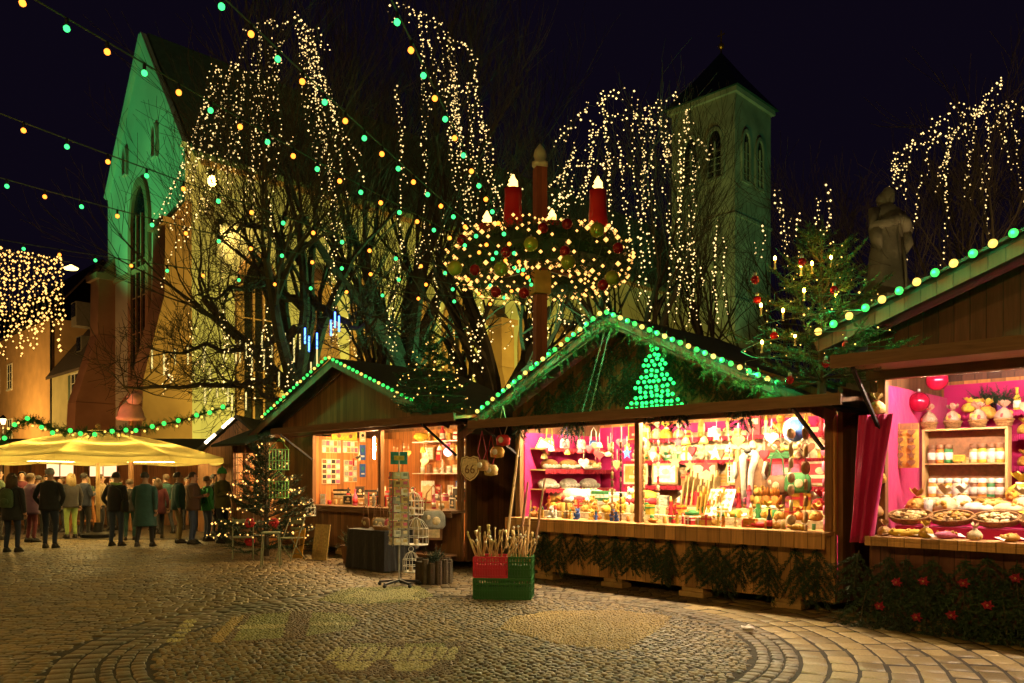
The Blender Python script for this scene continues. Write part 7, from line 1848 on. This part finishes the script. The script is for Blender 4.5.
# ================================================================== postcard stand
q = flat(399, 586); t = thing('postcard_stand', 'tall rotating postcard stand on a wheeled star foot in front of the souvenir stall', 'postcard stand', q, .35)
mb = MB(); mb.tube([(0, 0, .06), (0, 0, 2.05)], .016, 8); mb.build('pole', M['steel'], t)
mb = MB()
for i in range(5): a = 2 * PI * i / 5; mb.beam((0, 0, .09), (.32 * math.cos(a), .32 * math.sin(a), .06), .04, .03); mb.ball((.32 * math.cos(a), .32 * math.sin(a), .03), .03, 8, 6)
mb.build('foot', M['black'], t)
mb = MB(); mb.bb(-.13, .13, -.01, .01, 1.86, 2.05); mb.bb(-.08, .08, -.016, -.01, 1.92, 1.99, 1); mb.build('header_sign', [C('teal'), C('yellow')], t)
rnd.seed(19); cc = ['cream', 'white', 'cream', 'white', 'straw', 'straw', 'grey', 'pink', 'brown']
for fc_ in range(4):
    rot = Matrix.Rotation(fc_ * PI / 2, 3, 'Z'); mb = MB()
    for x in (-.12, .12): mb.tube([rot @ V((x, -.125, .62)), rot @ V((x, -.125, 1.74))], .004, 4, 9)
    for r_ in range(9):
        for c_ in range(2):
            mi = rnd.randrange(8); rt = rot @ Matrix.Rotation(-.16, 3, 'X'); p = rot @ V((-.056 + .112 * c_, -.13, .69 + r_ * .125)); mb.box(p, (.1, .006, .105), mi, rt); mb.box(p + rot @ V((.012, -.0055, .01)), (.06, .004, .045), (mi + 3) % 9, rt); mb.box(p + rot @ V((0, -.012, -.052)), (.104, .02, .006), 9, rot)
    mb.build('card_rack', [C(c) for c in cc] + [M['steel']], t)
# ================================================================== bistro chairs, baskets, boards and lanterns in front of the souvenir stall
CHM = pm('dull_green_enamel', (.2, .22, .13), .5, .2, 9, .05)
def bistro(label, loc, rz, mat):
    t = thing('folding_chair', label, 'chair', loc, rz)
    mb = MB()
    for i in range(5): mb.bb(-.19, .19, -.18 + i * .078, -.12 + i * .078, .44, .455)
    mb.build('seat', mat, t)
    mb = MB(); mb.bb(-.18, .18, .2, .215, .72, .8); mb.bb(-.18, .18, .195, .21, .6, .65); mb.build('backrest', mat, t)
    for sg in (-1, 1):
        mb = MB(); mb.tube([(sg * .2, -.2, 0), (sg * .2, .02, .45), (sg * .2, .21, .84)], .011, 6); mb.build('leg', CHM, t); mb = MB(); mb.tube([(sg * .185, .22, 0), (sg * .185, -.17, .46)], .011, 6); mb.build('leg', CHM, t)
    mb = MB(); mb.tube([(-.2, -.1, .2), (.2, -.1, .2)], .008, 5); mb.tube([(-.185, .12, .12), (.185, .12, .12)], .008, 5); mb.build('stretcher', CHM, t)
bistro('pale metal folding chair, left of two by the standing fir', flat(243, 559), .3, CHM); bistro('pale metal folding chair, right of two by the standing fir', flat(290, 560), -.5, CHM)
t = thing('bistro_stool', 'tall narrow pale metal stool between the two folding chairs', 'stool', flat(271, 566), .2)
mb = MB(); mb.bb(-.16, .16, -.16, .16, .62, .64); mb.build('seat', CHM, t)
for sx in (-1, 1):
    for sy in (-1, 1): mb = MB(); mb.tube([(sx * .17, sy * .17, 0), (sx * .14, sy * .14, .62)], .011, 6); mb.build('leg', CHM, t)
for k, (px, fy, h_, w_, cn) in enumerate(((297, 558, .62, .3, 'gold'), (319, 560, .72, .42, 'straw'))):
    q = flat(px, fy); t = thing('painted_board', f'{("narrow golden", "wide straw coloured")[k]} wooden board with a tower motif leaning below the souvenir counter', 'board', q, RZ + .2)
    rot = Matrix.Rotation(-.16, 3, 'X'); mb = MB(); mb.box(rot @ V((0, 0, h_ / 2)), (w_, .02, h_), 0, rot); mb.build('board', C(cn), t)
    mb = MB()
    for (x0, z0, x1, z1) in ((-.07, .12, -.012, .5), (.07, .12, .012, .5), (-.045, .28, .045, .28), (-.06, .18, .06, .18), (0, .5, 0, .58)):
        s_ = h_ / .72; mb.beam(rot @ V((x0 * s_, -.013, z0 * s_)), rot @ V((x1 * s_, -.013, z1 * s_)), .012, .012)
    mb.build('motif', C('tan'), t)
def wire_basket(label, loc, name='wire_lantern', r=.13, h_=.3, mat='white', candle=True):
    t = thing(name, label, 'lantern', loc, .3); mb = MB()
    for i in range(8): a = i * PI / 4; mb.tube([(r * math.cos(a), r * math.sin(a), .01), (r * math.cos(a), r * math.sin(a), h_ * .6), (r * .55 * math.cos(a), r * .55 * math.sin(a), h_ * .88), (0, 0, h_)], .0055, 4)
    for z in (.012, h_ * .3, h_ * .6): mb.tube([(r * math.cos(a * PI / 9), r * math.sin(a * PI / 9), z) for a in range(19)], .006, 4, cap=False)
    mb.lathe([(0, .0), (r, .0), (r, .012), (0, .012)], 14); mb.tube([(.04 * math.cos(a * PI / 6), 0, h_ + .03 + .04 * math.sin(a * PI / 6)) for a in range(13)], .005, 4); mb.build('cage', M[mat], t)
    if candle: mb = MB(); mb.lathe([(.035, .013), (.035, .1), (0, .1)], 10); mb.build('candle', C('cream'), t)
wire_basket('white wire lantern standing low by the souvenir stall, lowest of three', at(411, 572, 12.9) * 1.0, h_=.34)
wire_basket('round white wire basket lantern hanging above the lowest one', at(416, 545, 13.2), r=.2, h_=.46); wire_basket('white wire cage lantern under the right end of the souvenir counter', at(413, 515, 13.4), r=.17, h_=.4)
wire_basket('small white lantern hanging at the left end of the souvenir counter', at(311, 516, 17.3), r=.1, h_=.3)
for k, (px, py, h2) in enumerate(((279, 452, .42), (279, 480, .34))):
    q = at(px, py + 18, 16.6); t = thing('green_wire_shelf', f'{("upper", "lower")[k]} light green wire hanging basket before the standing fir', 'hanging basket', q, .2); mb = MB()
    for i in range(7): x = -.19 + .063 * i; mb.tube([(x, -.07, 0), (x, -.07, h2)], .006, 4); mb.tube([(x, .07, 0), (x, .07, h2)], .006, 4)
    for z in (0, h2 * .45, h2): mb.bb(-.2, .2, -.08, .08, z, z + .015)
    mb.tube([(-.2, 0, h2), (0, 0, h2 + .22), (.2, 0, h2)], .006, 4); mb.build('wire_cage', pm('light_green_enamel', (.2, .5, .12), .5, .15, 6, .05), t)
# number shield
q = at(470, 468, 12.95); t = thing('shield_sign', 'pale shield-shaped number sign hanging at the right end of the souvenir stall', 'sign', q, RZ + .25)
t.scale = (.85,) * 3
P = [(-.19, .2), (-.08, .23), (0, .2), (.08, .23), (.19, .2), (.22, .08), (.19, -.1), (.1, -.2), (0, -.25), (-.1, -.2), (-.19, -.1), (-.22, .08)]
mb = MB(); mb.prism(P, 0, .015, 'y'); mb.build('plate', C('cream'), t)
mb = MB(); mb.prism([(x * .9, z * .9) for x, z in P], -.004, -.0005, 'y'); mb.prism([(x * .84, z * .84) for x, z in P], -.006, -.0042, 'y', 1); mb.build('border', [C('brown'), C('cream')], t)
o = link('lettering', text_mesh('66', .24, C('brown'), .003), t, (0, -.009, -.03)); o.rotation_euler = (PI / 2, 0, 0)
# scripted word on the orange back wall and small things under the counter
rnd.seed(29)
goods = [('pot', 346, 566), ('pot', 360, 570), ('box', 432, 583), ('box', 443, 580), ('box', 350, 560)]
q = flat(352, 563); t = thing('flower_tub', 'wooden tub with a dark evergreen bush below the souvenir counter', 'plant tub', q); mb = MB(); mb.lathe([(.17, 0), (.22, .34), (.23, .35), (.2, .33)], 14); mb.build('tub', M['post'], t)
mb = MB()
for i in range(80): d = V((rnd.gauss(0, 1), rnd.gauss(0, 1), rnd.gauss(1, .6))).normalized(); twig(mb, (0, 0, .33), d, rnd.uniform(.15, .4), 0, .035, .02, .01, None, 3)
mb.build('foliage', M['firdark'], t, fixn=False)
q = flat(434, 583); t = thing('log_planter', 'squat planter of upright logs beside the postcard stand', 'planter', q, .2); mb = MB()
for i in range(14): a = 2 * PI * i / 14; mb.tube([(.24 * math.cos(a), .2 * math.sin(a), 0), (.24 * math.cos(a), .2 * math.sin(a), .36 + .03 * math.sin(i * 2.3))], .055, 7)
mb.build('logs', M['bark'], t); mb = MB()
for i in range(60): d = V((rnd.gauss(0, 1), rnd.gauss(0, 1), rnd.gauss(1, .5))).normalized(); twig(mb, (0, 0, .33), d, rnd.uniform(.1, .3), 0, .035, .02, .01, None, 3)
mb.build('foliage', M['firdark'], t, fixn=False)
# dark cloth-covered table with bags and a basket under the counter
q = row(380, 560, -1.0); t = thing('covered_table', 'low table under a dark floor-length cloth in front of the souvenir stall', 'table', W(q[0], -1.0, 0), RZ)
mb = MB(); vs = []; fs = []; n = 40
for i in range(n):
    a = 2 * PI * i / n; sx = max(-1, min(1, 1.35 * math.cos(a))); sy = max(-1, min(1, 1.35 * math.sin(a)))
    fo = 1 + .05 * math.sin(i * 2.7)
    vs += [(sx * .6, sy * .33, .72), (sx * .64 * fo, sy * .37 * fo, .02)]
for i in range(n): fs.append((2 * i, 2 * i + 1, (2 * i + 3) % (2 * n), (2 * i + 2) % (2 * n)))
fs.append(tuple(2 * i for i in range(n))); mb.add(vs, fs); mb.build('cloth', WEAR['black'], t)
mb = MB(); mb.bb(-.55, .55, -.28, .28, .66, .7); mb.build('table_top', M['post'], t)
for k in range(5): put('bag', ('brown', 'tan', 'grey', 'wine' if 0 else 'pink', 'cream')[k], 'brown', W(q[0] - .45 + .22 * k, -1.0 + .1 * (k % 2), .725), f'{("brown", "tan", "grey", "pink", "cream")[k]} cloth bag on the dark covered table before the souvenir stall', 'cloth bags on the covered table', .3 * k, .85, k)
put('tray', 'grey', 'brown', W(q[0] + .3, -1.18, .73), 'shallow wicker tray on the dark covered table', None, 0, .9, 4)
for k in range(6):
    s_ = -8.9 + k * .36
    put(('folded', 'picture', 'bag')[k % 3], ('black', 'brown', 'grey')[k % 3], ('white', 'cream', 'tan')[k % 3], W(s_, -.42 - .12 * (k % 2), .3 + .22 * (k % 3)), f'{("black", "brown", "grey")[k % 3]} {("textile pile", "framed picture", "handbag")[k % 3]}, {od(k)} from the left below the right souvenir counter', 'goods below the right souvenir counter', .2 * k, 1.5, k)
t = thing('low_bench', 'low dark bench carrying goods below the right souvenir counter', 'bench', W(-8.0, -.45, 0), RZ); mb = MB(); mb.bb(-1.15, 1.15, -.25, .25, .25, .29); mb.build('bench_top', M['post'], t)
for x in (-1.0, 1.0): mb = MB(); mb.bb(x - .04, x + .04, -.22, .22, 0, .25); mb.build('leg', M['post'], t)
# ------------------------------------------------------------------ end
